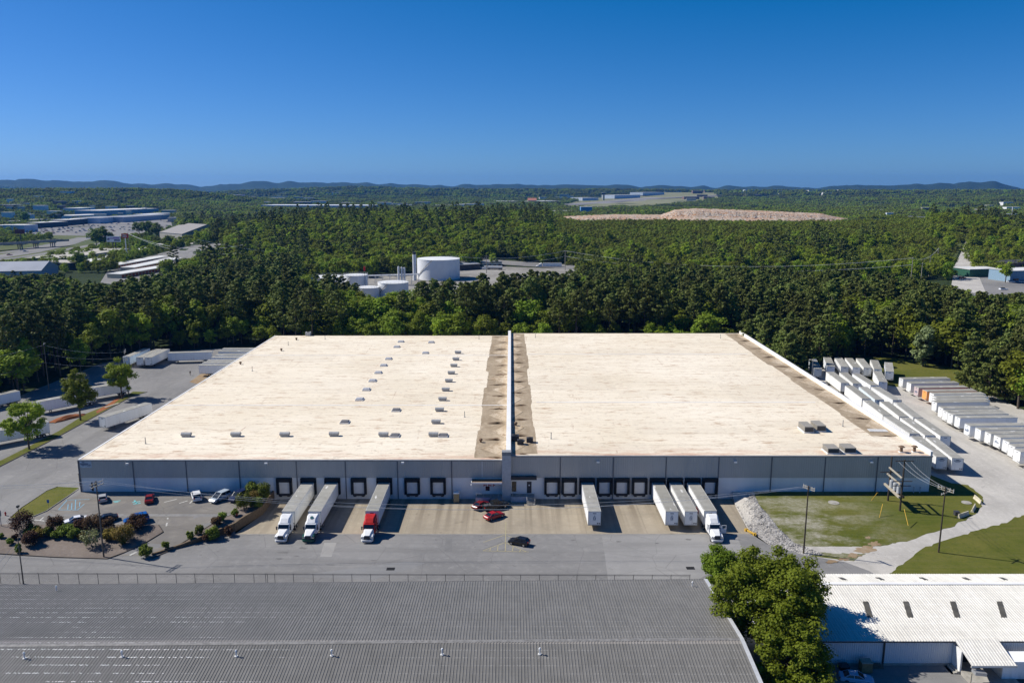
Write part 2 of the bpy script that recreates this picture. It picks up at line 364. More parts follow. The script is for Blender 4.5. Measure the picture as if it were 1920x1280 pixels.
def corr(name, c, c2, spots):
    g = G(name, 0.5, 0.35); p = g.obj(); x, y, z = g.sep(p)
    n = g.noise(g.scale(p, (0.2, 0.2, 1)), 1.0, 5, 0.65); f = g.noise(g.scale(p, (2.5, 0.25, 1)), 1.0, 4, 0.7)
    col = g.mix(g.ramp(n, 0.38, 0.66, 0, 0.7), c, c2); col = g.mix(g.ramp(f, 0.45, 0.75, 0, 0.5), col, tuple(v * 0.6 for v in c2))
    lap = g.math('LESS_THAN', g.math('FRACT', g.math('DIVIDE', y, 1.55)), 0.045)
    col = g.mix(g.math('MULTIPLY', lap, 0.4), col, tuple(min(1, v * 1.35) for v in c))
    if spots:   # flaked-off coating: bright screw rows and patches
        row = g.math('LESS_THAN', g.math('FRACT', g.math('DIVIDE', y, 1.55)), 0.075)
        dash = g.math('GREATER_THAN', g.noise(g.scale(p, (3.0, 0.1, 1)), 1.0, 1), 0.5)
        zone = g.ramp(g.noise(g.scale(p, (0.035, 0.12, 1), loc=(3.5, 1, 0)), 1.0, 3), 0.52, 0.6)
        zone = g.math('MULTIPLY', g.ramp(g.noise(g.scale(p, (0.06, 0.16, 1), loc=(8, 3, 0)), 1.0, 3), 0.42, 0.5), g.math('MULTIPLY', g.ramp(x, -28, -46, 0.1, 1.0), g.ramp(y, 112, 104, 0.3, 1.0)))
        col = g.mix(g.math('MULTIPLY', g.math('MULTIPLY', row, dash), zone), col, (0.9, 0.89, 0.85))
        fl = g.noise(p, 1.2, 6, 0.8); fz = g.math('MULTIPLY', g.ramp(fl, 0.62, 0.72), g.math('MULTIPLY', zone, 0.7))
        col = g.mix(fz, col, (0.62, 0.61, 0.58))
        rz = g.math('ABSOLUTE', g.math('SUBTRACT', y, 99.5)); rk = g.math('LESS_THAN', rz, 0.45)
        col = g.mix(g.math('MULTIPLY', rk, 0.35), col, (0.42, 0.38, 0.34))
    g.color(col); g.b.inputs['Metallic'].default_value = 0.0; return g.mat
M_CORRG = corr('corrugated_grey', (0.188, 0.18, 0.165), (0.152, 0.146, 0.132), True)
M_CORRW = corr('corrugated_white', (0.74, 0.71, 0.64), (0.64, 0.61, 0.54), False)
M_CORRWALL = ribbed('blue_white_wall', (0.74, 0.77, 0.8), (0.64, 0.67, 0.71), 0.32, strength=0.9, dist=0.08)
M_STONE = plain('riprap_stone', (0.5, 0.48, 0.45), 0.9, 0.2, 0.8, world=True, c2=(0.2, 0.19, 0.18))
M_BRICK = plain('retaining_block', (0.2, 0.145, 0.09), 0.9, 0.2, 2.0, bump=0.3)
def leaf_mat(name, c, c2, trans=0.3, hue=0.03):
    g = G(name, 0.7, 0.15)
    r = g.n('ObjectInfo').outputs['Random']; isl = g.n('NewGeometry').outputs['Random Per Island']
    col = g.mix(isl, c, c2)
    col = g.n('HueSaturation', {'Hue': g.ramp(r, 0, 1, 0.5 - hue, 0.5 + hue), 'Saturation': 1.0, 'Value': g.ramp(r, 0, 1, 0.68, 1.5), 'Color': col}).outputs[0]
    col = g.mix(1.0, col, g.n('ObjectInfo').outputs['Color'], 'MULTIPLY')
    g.color(col)
    tr = g.n('BsdfTranslucent', {'Color': col}); mx = g.n('MixShader', {0: trans, 1: g.b.outputs[0], 2: tr.outputs[0]})
    g.t.links.new(mx.outputs[0], g.t.nodes['Material Output'].inputs[0]); return g.mat
M_PINE = leaf_mat('pine_needles', (0.08, 0.108, 0.022), (0.165, 0.185, 0.045), 0.24, 0.015)
M_LEAF = leaf_mat('broad_leaves', (0.125, 0.175, 0.012), (0.22, 0.27, 0.025), 0.34, 0.022)
M_LEAFB = leaf_mat('bright_leaves', (0.16, 0.22, 0.012), (0.26, 0.31, 0.028), 0.36, 0.012)
M_SHRUBG = leaf_mat('shrub_green', (0.105, 0.15, 0.018), (0.19, 0.225, 0.03), 0.2, 0.02)
M_SHRUBR = leaf_mat('shrub_red', (0.06, 0.036, 0.022), (0.12, 0.06, 0.028), 0.2, 0.02)
M_SHRUBY = leaf_mat('shrub_yellow', (0.2, 0.17, 0.03), (0.27, 0.2, 0.04), 0.2, 0.02)
M_SHRUBW = leaf_mat('shrub_blossom', (0.17, 0.21, 0.06), (0.42, 0.45, 0.25), 0.2, 0.02)
M_BARK = plain('bark', (0.11, 0.085, 0.065), 0.95, 0.2, 2.0)
M_BARKG = plain('grey_bark', (0.3, 0.285, 0.265), 0.95, 0.15, 2.0)
# ---------------------------------------------------------------- terrain
def px_az(px): return (px - CX) / F
RIDGE = [(-900, 344), (-300, 340), (0, 338), (60, 336), (100, 341), (135, 342), (180, 341), (235, 341), (290, 344.5), (340, 343.5), (390, 347), (425, 342.5), (455, 343.5),
         (500, 341), (560, 341.5), (640, 342.5), (700, 344), (780, 344.5), (860, 346.5), (940, 345), (1060, 346.5), (1200, 347.5), (1320, 349), (1420, 348.5), (1500, 349.3), (1560, 348.3),
         (1620, 348.5), (1690, 347), (1720, 343), (1755, 342.5), (1790, 342), (1820, 341), (1850, 340.5), (1880, 345.5), (1900, 350), (1990, 350), (2700, 349)]
MID1 = [(-900, 352), (-200, 352), (0, 353), (90, 351.5), (250, 351), (330, 353), (400, 358), (470, 366), (560, 377), (2600, 385)]
MID2 = [(-500, 372), (380, 372), (430, 358), (560, 354), (640, 350.5), (700, 350), (760, 352), (900, 354.5), (1060, 354.5), (1300, 356), (1500, 356.5), (1700, 356), (2600, 356)]
def _gridnoise(seed):
    rs = np.random.RandomState(seed); t = rs.rand(64, 64)
    def f(x, y):
        xi = np.floor(x).astype(int); yi = np.floor(y).astype(int); u = x - xi; v = y - yi
        u = u * u * (3 - 2 * u); v = v * v * (3 - 2 * v)
        a = t[xi % 64, yi % 64]; b = t[(xi + 1) % 64, yi % 64]; c = t[xi % 64, (yi + 1) % 64]; d = t[(xi + 1) % 64, (yi + 1) % 64]
        return (a * (1 - u) + b * u) * (1 - v) + (c * (1 - u) + d * u) * v
    return f
N1 = _gridnoise(3); N2 = _gridnoise(5)
def T(x, y):
    x = np.asarray(x, float); y = np.asarray(y, float)
    r = np.hypot(x, y); px = CX + F * x / np.maximum(y, 1.0); px = np.where(y < 1, np.where(x > 0, 2600, -900), px)
    z = 1.3 * (1 - sm(430, 470, r)) + 0 * x
    site = (np.abs(x) < 146) & (y > 18) & (y < 326) & ~((x > 100) & (y > 280)) & ~((x < -120) & (y > 312))
    z = np.where(site, -0.6, z)
    hill = 21 * sm(640, 1010, y) * (1 - sm(1230, 1480, y)) * sm(-420, -260, x) * (1 - sm(560, 720, x))
    rough = (N1(x / 160, y / 160) - 0.4) * 9 * sm(720, 1000, y) + (N2(x / 420, y / 420) - 0.5) * 22 * sm(1500, 3500, r)
    z = z + hill + rough * np.where(hill > 3, 0.35, sm(1300, 2200, r))
    flat = np.exp(-(((x - 420) / 900) ** 2 + ((y - 4300) / 1000) ** 2)) ; z = z * (1 - 0.95 * flat)
    for prof, D, s1, s2, tree in ((MID1, 3200, 620, 420, 14), (MID2, 5200, 900, 700, 14), (RIDGE, 10400, 1500, 4000, 8)):
        h = CAMZ + D * (351 - np.interp(px, [p[0] for p in prof], [p[1] for p in prof])) / F - tree + (((N1(px / 23 + 9, px * 0 + 3) - .5) * 34 + (N2(px / 9, px * 0 + 7) - .5) * 12) if D > 9000 else 0)
        g = np.exp(-((r - D) / np.where(r < D, s1, s2)) ** 2)
        z = np.maximum(z, z * (1 - g) + h * g)
    return z
M_FARG = None
def far_ground_mat():
    g = G('terrain_cover', 0.95, 0.1); p = g.pos()
    a = g.noise(p, 0.012, 6, 0.7); b = g.noise(p, 0.002, 4, 0.6); c = g.noise(p, 0.05, 4, 0.7)
    col = g.mix(g.ramp(a, 0.4, 0.65), (0.022, 0.036, 0.012), (0.04, 0.058, 0.018))
    col = g.mix(g.ramp(b, 0.55, 0.7, 0, 0.5), col, (0.06, 0.078, 0.026))
    col = g.mix(g.ramp(c, 0.5, 0.7, 0, 0.6), col, (0.018, 0.028, 0.009))
    g.color(col); g.bump(a, 1.0, 6.0); return g.mat
def build_terrain():
    rr = [0.5] + list(np.arange(14, 330, 6.0)) + list(np.geomspace(330, 13500, 210))
    az = np.radians(np.concatenate([np.linspace(-180, -42, 36), np.linspace(-41.5, 41.5, 420), np.linspace(42, 179, 36)]))
    A, Rr = np.meshgrid(az, np.array(rr)); X = Rr * np.sin(A); Y = Rr * np.cos(A); Z = T(X, Y)
    n, m = X.shape; v = np.stack([X, Y, Z], -1).reshape(-1, 3)
    i, j = np.meshgrid(np.arange(n - 1), np.arange(m), indexing='ij'); j2 = (j + 1) % m
    q = np.stack([i * m + j, i * m + j2, (i + 1) * m + j2, (i + 1) * m + j], -1).reshape(-1, 4)
    return quads_obj('ground', v, q, far_ground_mat(), smooth=True)
def quads_mesh(name, v, q, m, smooth=False):
    me = bpy.data.meshes.new(name); v = np.asarray(v, np.float32); q = np.asarray(q, np.int32)
    me.vertices.add(len(v)); me.vertices.foreach_set('co', v.ravel())
    me.loops.add(q.size); me.loops.foreach_set('vertex_index', q.ravel())
    me.polygons.add(len(q)); me.polygons.foreach_set('loop_start', np.arange(len(q), dtype=np.int32) * 4)
    if smooth: me.polygons.foreach_set('use_smooth', np.ones(len(q), bool))
    me.update(calc_edges=True); me.materials.append(m); return me
def quads_obj(name, v, q, m, parent=None, smooth=False, flip=False):
    q = np.asarray(q)[:, ::-1] if flip else q
    o = link(bpy.data.objects.new(name, quads_mesh(name, v, q, m, smooth)))
    if parent: o.parent = parent; KIDS.setdefault(parent.name, []).append(o)
    return o
structure(build_terrain())

# ---------------------------------------------------------------- ground sheets of the site
HW = 168.0
patch('service_road', [(-200, 17), (160, 17), (160, 120), (92, 121), (92, 134), (72, 140), (55.7, 141), (50.1, 144.9), (48.2, 149.7), (-55.2, 149.7), (-56, 151.1), (-63, 144.4), (-68, 140.3), (-76.3, 139.9), (-98, 141.6), (-200, 141.6)], 0.0, M_ASPH, z=0)
patch('concrete_apron', [(-55.4, 149.6), (48.2, 149.6), (48.1, 152.3), (49.4, 168.1), (-52.9, 168.1), (-52.9, 159.1)], 0.006, M_CONC, z=0)
YARD_L = [(-200, 141.4), (-97.7, 141.5), (-76.4, 139.8), (-68.2, 140.2), (-63.2, 144.4), (-56.2, 151.1), (-53.2, 159.1), (-53.1, 168.3), (-95, 168.3), (-95, 330), (-118, 330), (-145, 322), (-158, 300), (-160, 250), (-178, 236), (-200, 232)]
patch('side_yard', YARD_L, 0.0, M_YARD, step=5)
patch('parking_lot', [(-100.5, 153), (-101.5, 146), (-90, 143), (-76.4, 139.85), (-68.3, 140.3), (-63.3, 144.5), (-56.3, 151.2), (-53.3, 159.1), (-53.2, 168.2), (-95.6, 168.2), (-95.6, 165.5), (-99, 160)], 0.005, M_LOT, step=3)
bed = [(-40, 991), (25, 988), (120, 991), (250, 989), (298, 990), (306, 1000), (262, 1020), (200, 1041), (100, 1038), (0, 1032), (-40, 1029)]
BED = ats(bed, 0.7)
patch('planter_bed', BED, 0.09, M_MULCH, step=2)
BED2 = ats([(285, 1037), (350, 1009), (400, 985), (440, 968), (449, 945), (465, 924), (505, 925)], 1.0)
BED2 = [BED2[0]] + BED2[1:] + [(-53.5, 166.5), (-53.4, 159.1), (-56.4, 151.1), (-63.4, 144.4)]
patch('planter_bed', BED2, 0.07, M_MULCH, step=2)
patch('lawn', ats([(147.5, 915), (108, 913), (87, 921), (40, 952), (16, 972), (30, 972), (65, 967), (87, 958), (147, 917)], 1.6), 0.05, M_GRASS, step=3)
STRIP = ats([(-30, 888), (0, 874), (57, 845), (100, 823), (162, 789), (217, 759), (250, 741), (276, 735), (250, 734), (215, 754), (162, 775), (110, 808), (50, 839), (0, 864), (-30, 878)], 1.7)
patch('grass_strip', STRIP, 0.06, M_GRASSB if False else M_GRASS, step=5)
def smooth(pts, n=6, jit=0.0, seed=1):
    rj = random.Random(seed); out = []; P = [pts[0]] + list(pts) + [pts[-1]]
    for k in range(1, len(P) - 2):
        for i in range(n):
            t = i / n; q = [.5 * (2 * P[k][a] + (P[k + 1][a] - P[k - 1][a]) * t + (2 * P[k - 1][a] - 5 * P[k][a] + 4 * P[k + 1][a] - P[k + 2][a]) * t * t + (3 * P[k][a] - P[k - 1][a] - 3 * P[k + 1][a] + P[k + 2][a]) * t ** 3) for a in (0, 1)]
            out.append((q[0] + rj.uniform(-jit, jit), q[1] + rj.uniform(-jit, jit)))
    return out + [pts[-1]]
OUTER = smooth(ats([(1655, 1082), (1671, 1073), (1692.7, 1056.8), (1725, 1035), (1760, 1020), (1801, 1012), (1833.6, 1002)], .15) + ats([(1874, 991), (1901, 981), (1925, 974), (1990, 953)], .6), 5, .28, 3)
INNER = smooth(ats([(1602, 1040), (1622, 1026), (1649, 1014), (1671, 1012), (1698, 1007.5), (1752, 994), (1793, 982.5), (1822.8, 971), (1841, 954), (1842, 935), (1815, 912)], 1.3), 5, .3, 5)
patch('gravel_drive', [(55.7, 140.25), (62, 137.6), (65, 134)] + OUTER + [(155, 183), (157, 262), (140, 300), (126, 300), (116, 292), (108, 281), (100, 268), (93, 258), (93, 168.3), (49.3, 168.3), (48.2, 152.3), (50.2, 144.9)], 0.004, M_GRAVEL, step=4)
patch('lawn', [(56.5, 139.9)] + INNER + [(93.4, 176), (93.4, 168.1), (53.9, 168.1), (52.6, 160), (53.4, 150), (54.8, 144.5)], 0.02, M_GRASSB, step=2)
patch('lawn', [(93.5, 168), (93.5, 184), (98.5, 180), (101.5, 172), (102, 168)], 0.024, M_GRASS, step=3)
patch('lawn', [(67, 121.5)] + [(x, y + .35) for x, y in OUTER] + [(175, 180), (175, 121.5)], 0.016, M_GRASS, step=3)
patch('lawn', [(126, 290), (124, 270), (131, 263), (158, 262), (170, 288), (150, 312), (128, 306)], 0.03, M_GRASS, step=6)
def blob(name, px, py, rx, ry, z, off, m, seed):
    rj = random.Random(seed); P = []
    for k in range(22):
        a = k * 2 * math.pi / 22; q = rj.uniform(.55, 1.15); P.append(at(px + rx * q * math.cos(a), py + ry * q * math.sin(a), z))
    patch(name, P, off, m, step=1.5)
for k, (px, py, rx, ry, z) in enumerate(((1622, 1027, 22, 6, .6), (1640, 1016, 14, 4, .8), (1601, 1038, 14, 4, .4), (1628, 1004, 6, 2, 1.1), (1560, 1052, 16, 3, .1), (1582, 1046, 12, 3, .2))): blob('bare_dirt', px, py, rx, ry, z, .05, M_DIRT, k)
M_STAIN = ground_mat('asphalt_stain', (0.15, 0.146, 0.14), (0.185, 0.18, 0.174), (0.12, 0.117, 0.113), 0.5, 2.5)
for k, (px, py, rx, ry) in enumerate(((568, 1027, 9, 2), (532, 1035, 13, 2.2), (524, 1047, 10, 1.6), (556, 1042, 6, 1.2), (1075, 1012, 5, 1.5), (1160, 1015, 6, 1.5), (1232, 1018, 4, 1.2), (1291, 1011, 7, 1.6), (903, 1005, 2.5, 1), (620, 1058, 9, 1.2), (700, 1050, 5, 1))): blob('road_stain', px, py, rx, ry, 0, .009, M_STAIN, 40 + k)
patch('red_clay', ats([(232, 742), (205, 764), (182, 775), (180, 771), (204, 757), (228, 740)], 1.7), 0.09, M_CLAY, step=4)
patch('bare_dirt', ats([(355, 716), (375, 702), (402, 690), (398, 700), (372, 720)], 1.7), 0.02, M_DIRT, step=4)
# kerbs
def kerb(pts, wd=0.16, h=0.15, m=None, z=None):
    mb = MB()
    for a, b in zip(pts, pts[1:]):
        d = Vector((b[0] - a[0], b[1] - a[1], 0)); L = d.length; k = max(1, int(L / 3)); nrm = Vector((-d.y, d.x, 0)).normalized() * wd / 2
        for i in range(k):
            p = Vector((*a, 0)) + d * (i / k); q = Vector((*a, 0)) + d * ((i + 1) / k)
            zp = z if z is not None else gz(p.x, p.y); zq = z if z is not None else gz(q.x, q.y)
            vs_ = []
            for w_, zz in ((p, zp), (q, zq)):
                vs_ += [(w_.x - nrm.x, w_.y - nrm.y, zz - 0.1), (w_.x + nrm.x, w_.y + nrm.y, zz - 0.1), (w_.x + nrm.x, w_.y + nrm.y, zz + h), (w_.x - nrm.x, w_.y - nrm.y, zz + h)]
            mb.loft([vs_[:4], vs_[4:]])
    return structure(mb.build('kerb', m or M_CONCW))
M_KERB = plain('kerb_concrete', (0.3, 0.285, 0.26), 0.9, 0.15, 1.0)
M_KERBD = plain('kerb_dark', (0.1, 0.085, 0.07), 0.9, 0.15, 1.0)
kerb([BED[i] for i in (4, 5, 6, 7, 8, 9, 10)], m=M_KERBD)
kerb(ats([(276, 735), (250, 741.5), (217, 759.5), (162, 789.5), (100, 823.5), (57, 845.5), (0, 874.5), (-30, 888.5)], 1.7), m=M_KERBD)
kerb(ats([(147, 917.5), (87, 958.5), (65, 967.5), (30, 972.5), (16, 972.5), (40, 952), (87, 921), (108, 913)], 1.6), m=M_KERB)
kerb(BED2[:5], m=M_KERBD)
kerb([(-53, 149.55), (47.8, 149.62)], wd=0.25, h=0.008, m=M_KERB, z=0)
# painted markings
def marks(name, segs, wd, m, off=0.014, z=None):
    mb = MB()
    for a, b in segs:
        d = Vector((b[0] - a[0], b[1] - a[1], 0)); nn = Vector((-d.y, d.x, 0)).normalized() * wd / 2
        k = max(1, int(d.length / 3))
        for i in range(k):
            p = Vector((*a, 0)) + d * (i / k); q = Vector((*a, 0)) + d * ((i + 1) / k)
            mb.poly([(c.x, c.y, (z if z is not None else gz(c.x, c.y)) + off) for c in (p - nn, q - nn, q + nn, p + nn)])
    return structure(mb.build(name, m, fix=False))
def pseg(l, z=0.0): return [(at(a, b, z), at(c, d, z)) for a, b, c, d in l]
marks('road_marking', pseg([(948.5, 978, 947.5, 1034), (905, 1032, 991, 1034), (905, 1032, 947, 1016.5), (947.5, 1016.5, 988, 1034), (919.5, 1027, 918.5, 1032.5), (934, 1021.5, 932.5, 1033), (962.5, 1024, 960, 1034), (976, 1030, 974, 1034.5), (906, 1016, 946, 1002.5), (950, 1003, 972, 1012)]), 0.16, M_YLINE, z=0)
marks('bay_marking', pseg([(126, 938, 110, 956), (128, 938, 168, 937), (142, 938, 141, 957), (135, 944, 134, 957), (128, 946, 127, 956), (158, 946, 145, 957), (110, 956.5, 147, 957), (150, 942, 149, 950)], 1.5), 0.16, M_BLINE)
marks('bay_marking', pseg([(212, 940, 226, 938.5), (214, 942, 222, 940.5), (248, 942, 263, 940), (252, 938, 258, 945), (250, 945, 264, 943)], 1.6), 0.35, M_CYANL)
marks('bay_marking', pseg([(308, 944, 332, 938), (336, 946, 352, 941), (356, 946, 362, 940), (395, 946, 402, 940), (315, 973, 312, 986), (0, 984, 14, 982.5), (60, 976, 92, 979), (82, 972, 74, 978)], 1.3), 0.3, M_WLINE)
marks('lane_arrow', [(at(243, 1040, 0.1), at(256, 1034.5, 0.1))], 0.5, M_WLINE, off=0.03)
# darker repairs, seams and tyre stains in the road
M_PATCHA = ground_mat('asphalt_repair', (0.2, 0.195, 0.19), (0.17, 0.168, 0.165), (0.23, 0.225, 0.215), 0.3, 1.5)
M_PATCHB = ground_mat('concrete_repair', (0.33, 0.32, 0.3), (0.28, 0.27, 0.255), (0.37, 0.36, 0.34), 0.3, 1.5)
def px_patch(nm, pts, m, off=0.01): patch(nm, ats(pts), off, m, z=0)
px_patch('road_repair', [(1128, 1002), (1380, 1002), (1398, 1040), (1310, 1085), (1140, 1086), (1134, 1040)], ground_mat('asphalt_pale', (0.3, 0.292, 0.28), (0.25, 0.244, 0.236), (0.345, 0.336, 0.322), streak=(0.03, 0.3, 1), crack=True), 0.005)
px_patch('road_repair', [(608, 1017), (631, 1017), (622, 1043), (600, 1043)], M_PATCHB)
px_patch('road_repair', [(836, 1009), (848, 1009), (847, 1033), (833, 1033)], M_PATCHA)
px_patch('road_repair', [(788, 1036), (791, 1036), (791, 1045), (787, 1045)], M_PATCHA)
px_patch('road_repair', [(540, 1080), (760, 1052), (800, 1054), (770, 1066), (700, 1086)], ground_mat('asphalt_mid', (0.245, 0.243, 0.24), (0.215, 0.213, 0.21), (0.28, 0.275, 0.27), streak=(0.03, 0.3, 1)), 0.006)

# ---------------------------------------------------------------- the warehouse
WX0, WX1, WY1, ZL, ZR = -95.8, 93.2, 318.0, 9.15, 10.1
wh = thing('warehouse', 'huge flat warehouse with cream roof, grey upper cladding and a row of dock doors', 'warehouse', (0, 0, 0))
mb = MB()
mb.box(WX0, -1.5, HW, HW + .35, -0.3, 5.08); mb.box(-1.5, WX1 - 0.05, HW, HW + .35, -0.3, 5.08)
mb.box(WX0, WX0 + .35, HW + .35, WY1, 0, 8.7); mb.box(WX1 - .35, WX1, HW + .35, WY1, 0, 9.6); mb.box(WX0, WX1, WY1, WY1 + .3, 0, 8.7)
mb.build('wall', M_WWALL, wh)
joints = [250.4, 349.8, 449, 556.4, 648, 745.5, 847]; jr = [1050.5, 1149.6, 1248.5, 1347, 1446, 1546, 1644]
mb = MB()
mb.box(WX0, -1.5, HW - .12, HW + .3, 5.0, ZL - .22); mb.box(-1.5, WX1 - .05, HW - .12, HW + .3, 5.0, ZR - .22)
mb.box(WX0 - .05, -1.5, HW - .3, HW + .2, ZL - .22, ZL + .02, 1); mb.box(-1.5, WX1, HW - .3, HW + .2, ZR - .22, ZR + .02, 1)
mb.box(WX0 - .1, WX0 + .3, HW + .2, WY1, ZL - .35, ZL + .06, 2)
for j, zt in [(a, ZL) for a in joints] + [(a, ZR) for a in jr]:
    x = wallpt(j, 880, HW)[0]; mb.box(x - .1, x + .1, HW - .22, HW - .125, 1.9, zt - .3, 3)
    mb.box(x - .09, x + .09, HW - .2, HW - .005, 0.1, 1.9, 3)
x = wallpt(904, 875, HW)[0]; mb.box(x - .07, x + .07, HW - .25, HW - .125, 5.2, ZL - .2, 4)
mb.box(WX0 - .07, WX0 + .25, HW - .2, HW + .1, 0.8, ZL - .25, 3)
mb.build('cladding', [M_CLAD, M_GREY, M_PARAPET, M_CLADJ, M_WHITE], wh)
mb = MB(); mb.box(WX0 + .02, -0.9, HW + .21, WY1, ZL - .5, ZL); mb.build('roof', M_ROOF, wh)
mb = MB(); mb.box(-0.1, WX1 - .5, HW + .21, WY1, ZR - .5, ZR); mb.build('roof', M_ROOF, wh)
# raised white sheet laps across the roof
for py, (xa, xb), z in ((759.5, (WX0 + .4, -1), ZL), (666, (WX0 + .4, -1), ZL), (754, (7, 84), ZR), (664, (6, 84), ZR)):
    y = at(950, py, z)[1]; MB().box(xa, xb, y - .18, y + .18, z + .002, z + .05).build('roof_seam', M_PARAPET, wh)
# grey dirty gutter strips with tapered saddles beside the fire wall and the parapet
M_SMEAR = dirtroof_mat('roof_rust_smear', (.2, .125, .07), (.13, .085, .05), (.36, .26, .16)); r_ = random.Random(77)
def strip(x0, x1, z, y0, y1, n, tip, name):
    mb = MB(); zz = z + .006
    L = (y1 - y0) / n; far = x0 if tip == 'hi' else x1; near = x1 if tip == 'hi' else x0
    ed = [(far + r_.uniform(-.1, .1) + (near - far) * (.0, .07, .02, .12, .0, .05, .09)[(k // 13) % 7], y0 + (y1 - y0) * k / 90, zz) for k in range(91)]      # ragged outer edge
    for a_, b_ in zip(ed, ed[1:]): mb.poly([a_, b_, (near, b_[1], zz), (near, a_[1], zz)], 0)
    for i in range(n):
        a = y0 + L * i
        e = r_.uniform(.05, .55); j = r_.uniform(-.8, .8)
        mb.poly([(near, a + .4 + max(0, j), zz + .004), (near, a + L - .4 + min(0, j), zz + .004), (far + (near - far) * e, a + L / 2 + j, zz + .08)], 1)
        for _ in range(11):      # drain smears where water leaves the saddle
            d = (far - near); s0 = r_.uniform(.02, .3); s1 = s0 + r_.uniform(.12, .65); yy = a + L * r_.choice((0, 1)) * .94 + r_.uniform(-.3, .6); w_ = r_.uniform(.08, .55)
            mb.poly([(near + d * s0, yy, zz + .012), (near + d * (s0 + s1) * .5, yy - w_ * r_.uniform(.4, 1), zz + .012), (near + d * s1, yy + r_.uniform(-.4, .4), zz + .012), (near + d * (s0 + s1) * .45, yy + w_, zz + .012)], 2)
    return mb.build(name, [M_RDIRT, M_RSADDLE, M_SMEAR], wh, fix=False)
strip(-8.2, -1.0, ZL, HW + 1.2, WY1 - 1, 11, 'hi', 'roof_gutter_strip'); strip(0.2, 5.9, ZR, HW + 1.2, WY1 - 1, 11, 'lo', 'roof_gutter_strip')
strip(86, WX1 - .75, ZR, HW + 14, WY1 - 1, 9, 'hi', 'roof_gutter_strip')
mb = MB(); mb.box(-0.95, -0.15, HW + .25, WY1 + .3, 5, 11.05); mb.box(-1.08, -0.02, HW + .2, WY1 + .35, 11.05, 11.15); mb.build('fire_wall', M_PARAPET, wh)
mb = MB(); mb.box(-1.95, 0.0, HW - 1.3, HW - .005, 0, 10.55); mb.box(-2.0, 0.05, HW - 1.35, HW + .25, 10.55, 11.35, 1); mb.build('pilaster', [M_LGREY, M_GREY], wh)
mb = MB(); mb.box(WX1 - .5, WX1 - .02, HW - .05, WY1, 9.0, 11.0); mb.box(WX1 - .56, WX1 + .05, HW - .1, WY1 + .05, 11.0, 11.07); mb.build('parapet', M_PARAPET, wh)
# docks
doors = [533.5, 578.8, 623.8, 673, 721, 773, 821.5, 1035, 1067.3, 1100.5, 1133.3, 1165.8, 1199, 1232.4, 1264.9, 1298, 1330.7]
DOORX = [wallpt(p, 905, HW)[0] for p in doors]
for x in DOORX:
    d = MB().box(x - 1.25, x + 1.25, HW - .08, HW - .004, 1.35, 4.15).build('dock_door', M_DOORP, wh)
    mb = MB()
    mb.box(x - 1.72, x - 1.2, HW - .62, HW - .006, 1.25, 4.4); mb.box(x + 1.2, x + 1.72, HW - .62, HW - .006, 1.25, 4.4)
    mb.box(x - 1.72, x + 1.72, HW - .62, HW - .008, 4.1, 4.96)
    mb.build('dock_seal', M_BLACK, d)
    mb = MB(); mb.box(x - 1.35, x + 1.35, HW - .4, HW - .007, 0.85, 1.27); mb.box(x - 1.2, x - .6, HW - .5, HW - .401, 0.7, 1.2); mb.box(x + .6, x + 1.2, HW - .5, HW - .401, 0.7, 1.2)
    mb.build('dock_bumper', M_DARK, d)
for px, py in ((240.6, 867.5), (500, 866.8), (755.6, 865.8), (1121, 864.6), (1378, 864.6), (1632.5, 865)):
    x, z = wallpt(px, py, HW); mb = MB().box(x - .3, x + .3, HW - .75, HW - .121, z - .18, z + .16); mb.build('wall_light', M_PARAPET, wh)
# entrances
def wbox(px0, py0, px1, py1, y0, y1, mb, m=0):
    x0, z1 = wallpt(px0, py0, y0); x1, z0 = wallpt(px1, py1, y0); return mb.box(x0, x1, y0, y1, z0, z1, m)
mb = MB(); wbox(170.5, 904, 176, 920, HW - .06, HW - .004, mb); mb.build('door', M_DARK, wh)
mb = MB(); wbox(176.4, 904, 179.8, 911, HW - .06, HW - .004, mb); mb.build('window', M_GLASS, wh)
mb = MB(); wbox(960, 902.5, 968, 921, HW - .06, HW - .004, mb); mb.build('window', M_GLASS, wh)
dd = wbox(988, 902.5, 996.5, 924, HW - .06, HW - .004, MB()).build('door', M_DARK, wh)
mb = MB(); wbox(991, 908, 993.4, 910.5, HW - .09, HW - .065, mb); mb.build('notice', M_WHITE, dd)
mb = MB(); wbox(910.5, 911.5, 918, 919.5, HW - .06, HW - .004, mb); mb.build('window', M_GLASS, wh)
x0 = wallpt(885.5, 895, HW)[0]; x1 = -1.95
mb = MB(); mb.box(x0, x1, HW - 2.6, HW - .13, 4.55, 4.72, 0); mb.box(x0 - .1, x1, HW - 2.72, HW - 2.6, 4.5, 4.86, 1); mb.box(x0 - .1, x0, HW - 2.6, HW - .13, 4.5, 4.86, 1)
mb.box(x0 - .25, x0 - .05, HW - 2.6, HW - 2.2, 3.4, 4.3, 1)
mb.build('canopy', [M_RUST, M_PARAPET], wh)
x1b = wallpt(1006, 893, HW)[0]
mb = MB(); mb.box(0, x1b, HW - 1.1, HW - .13, 4.85, 5.5); mb.build('canopy', M_DARK, wh)
mb = MB()
for k in range(5):
    x, z = wallpt(908.5 + k * 4.4, 908.5, HW); mb.box(x - .2, x - .08, HW - .05, HW - .004, z - .42, z + .42); mb.box(x - .08, x + .22, HW - .05, HW - .004, z + (.26 if k % 2 else -.1), z + (.42 if k % 2 else .06))
mb.build('wall_lettering', M_RED, wh)
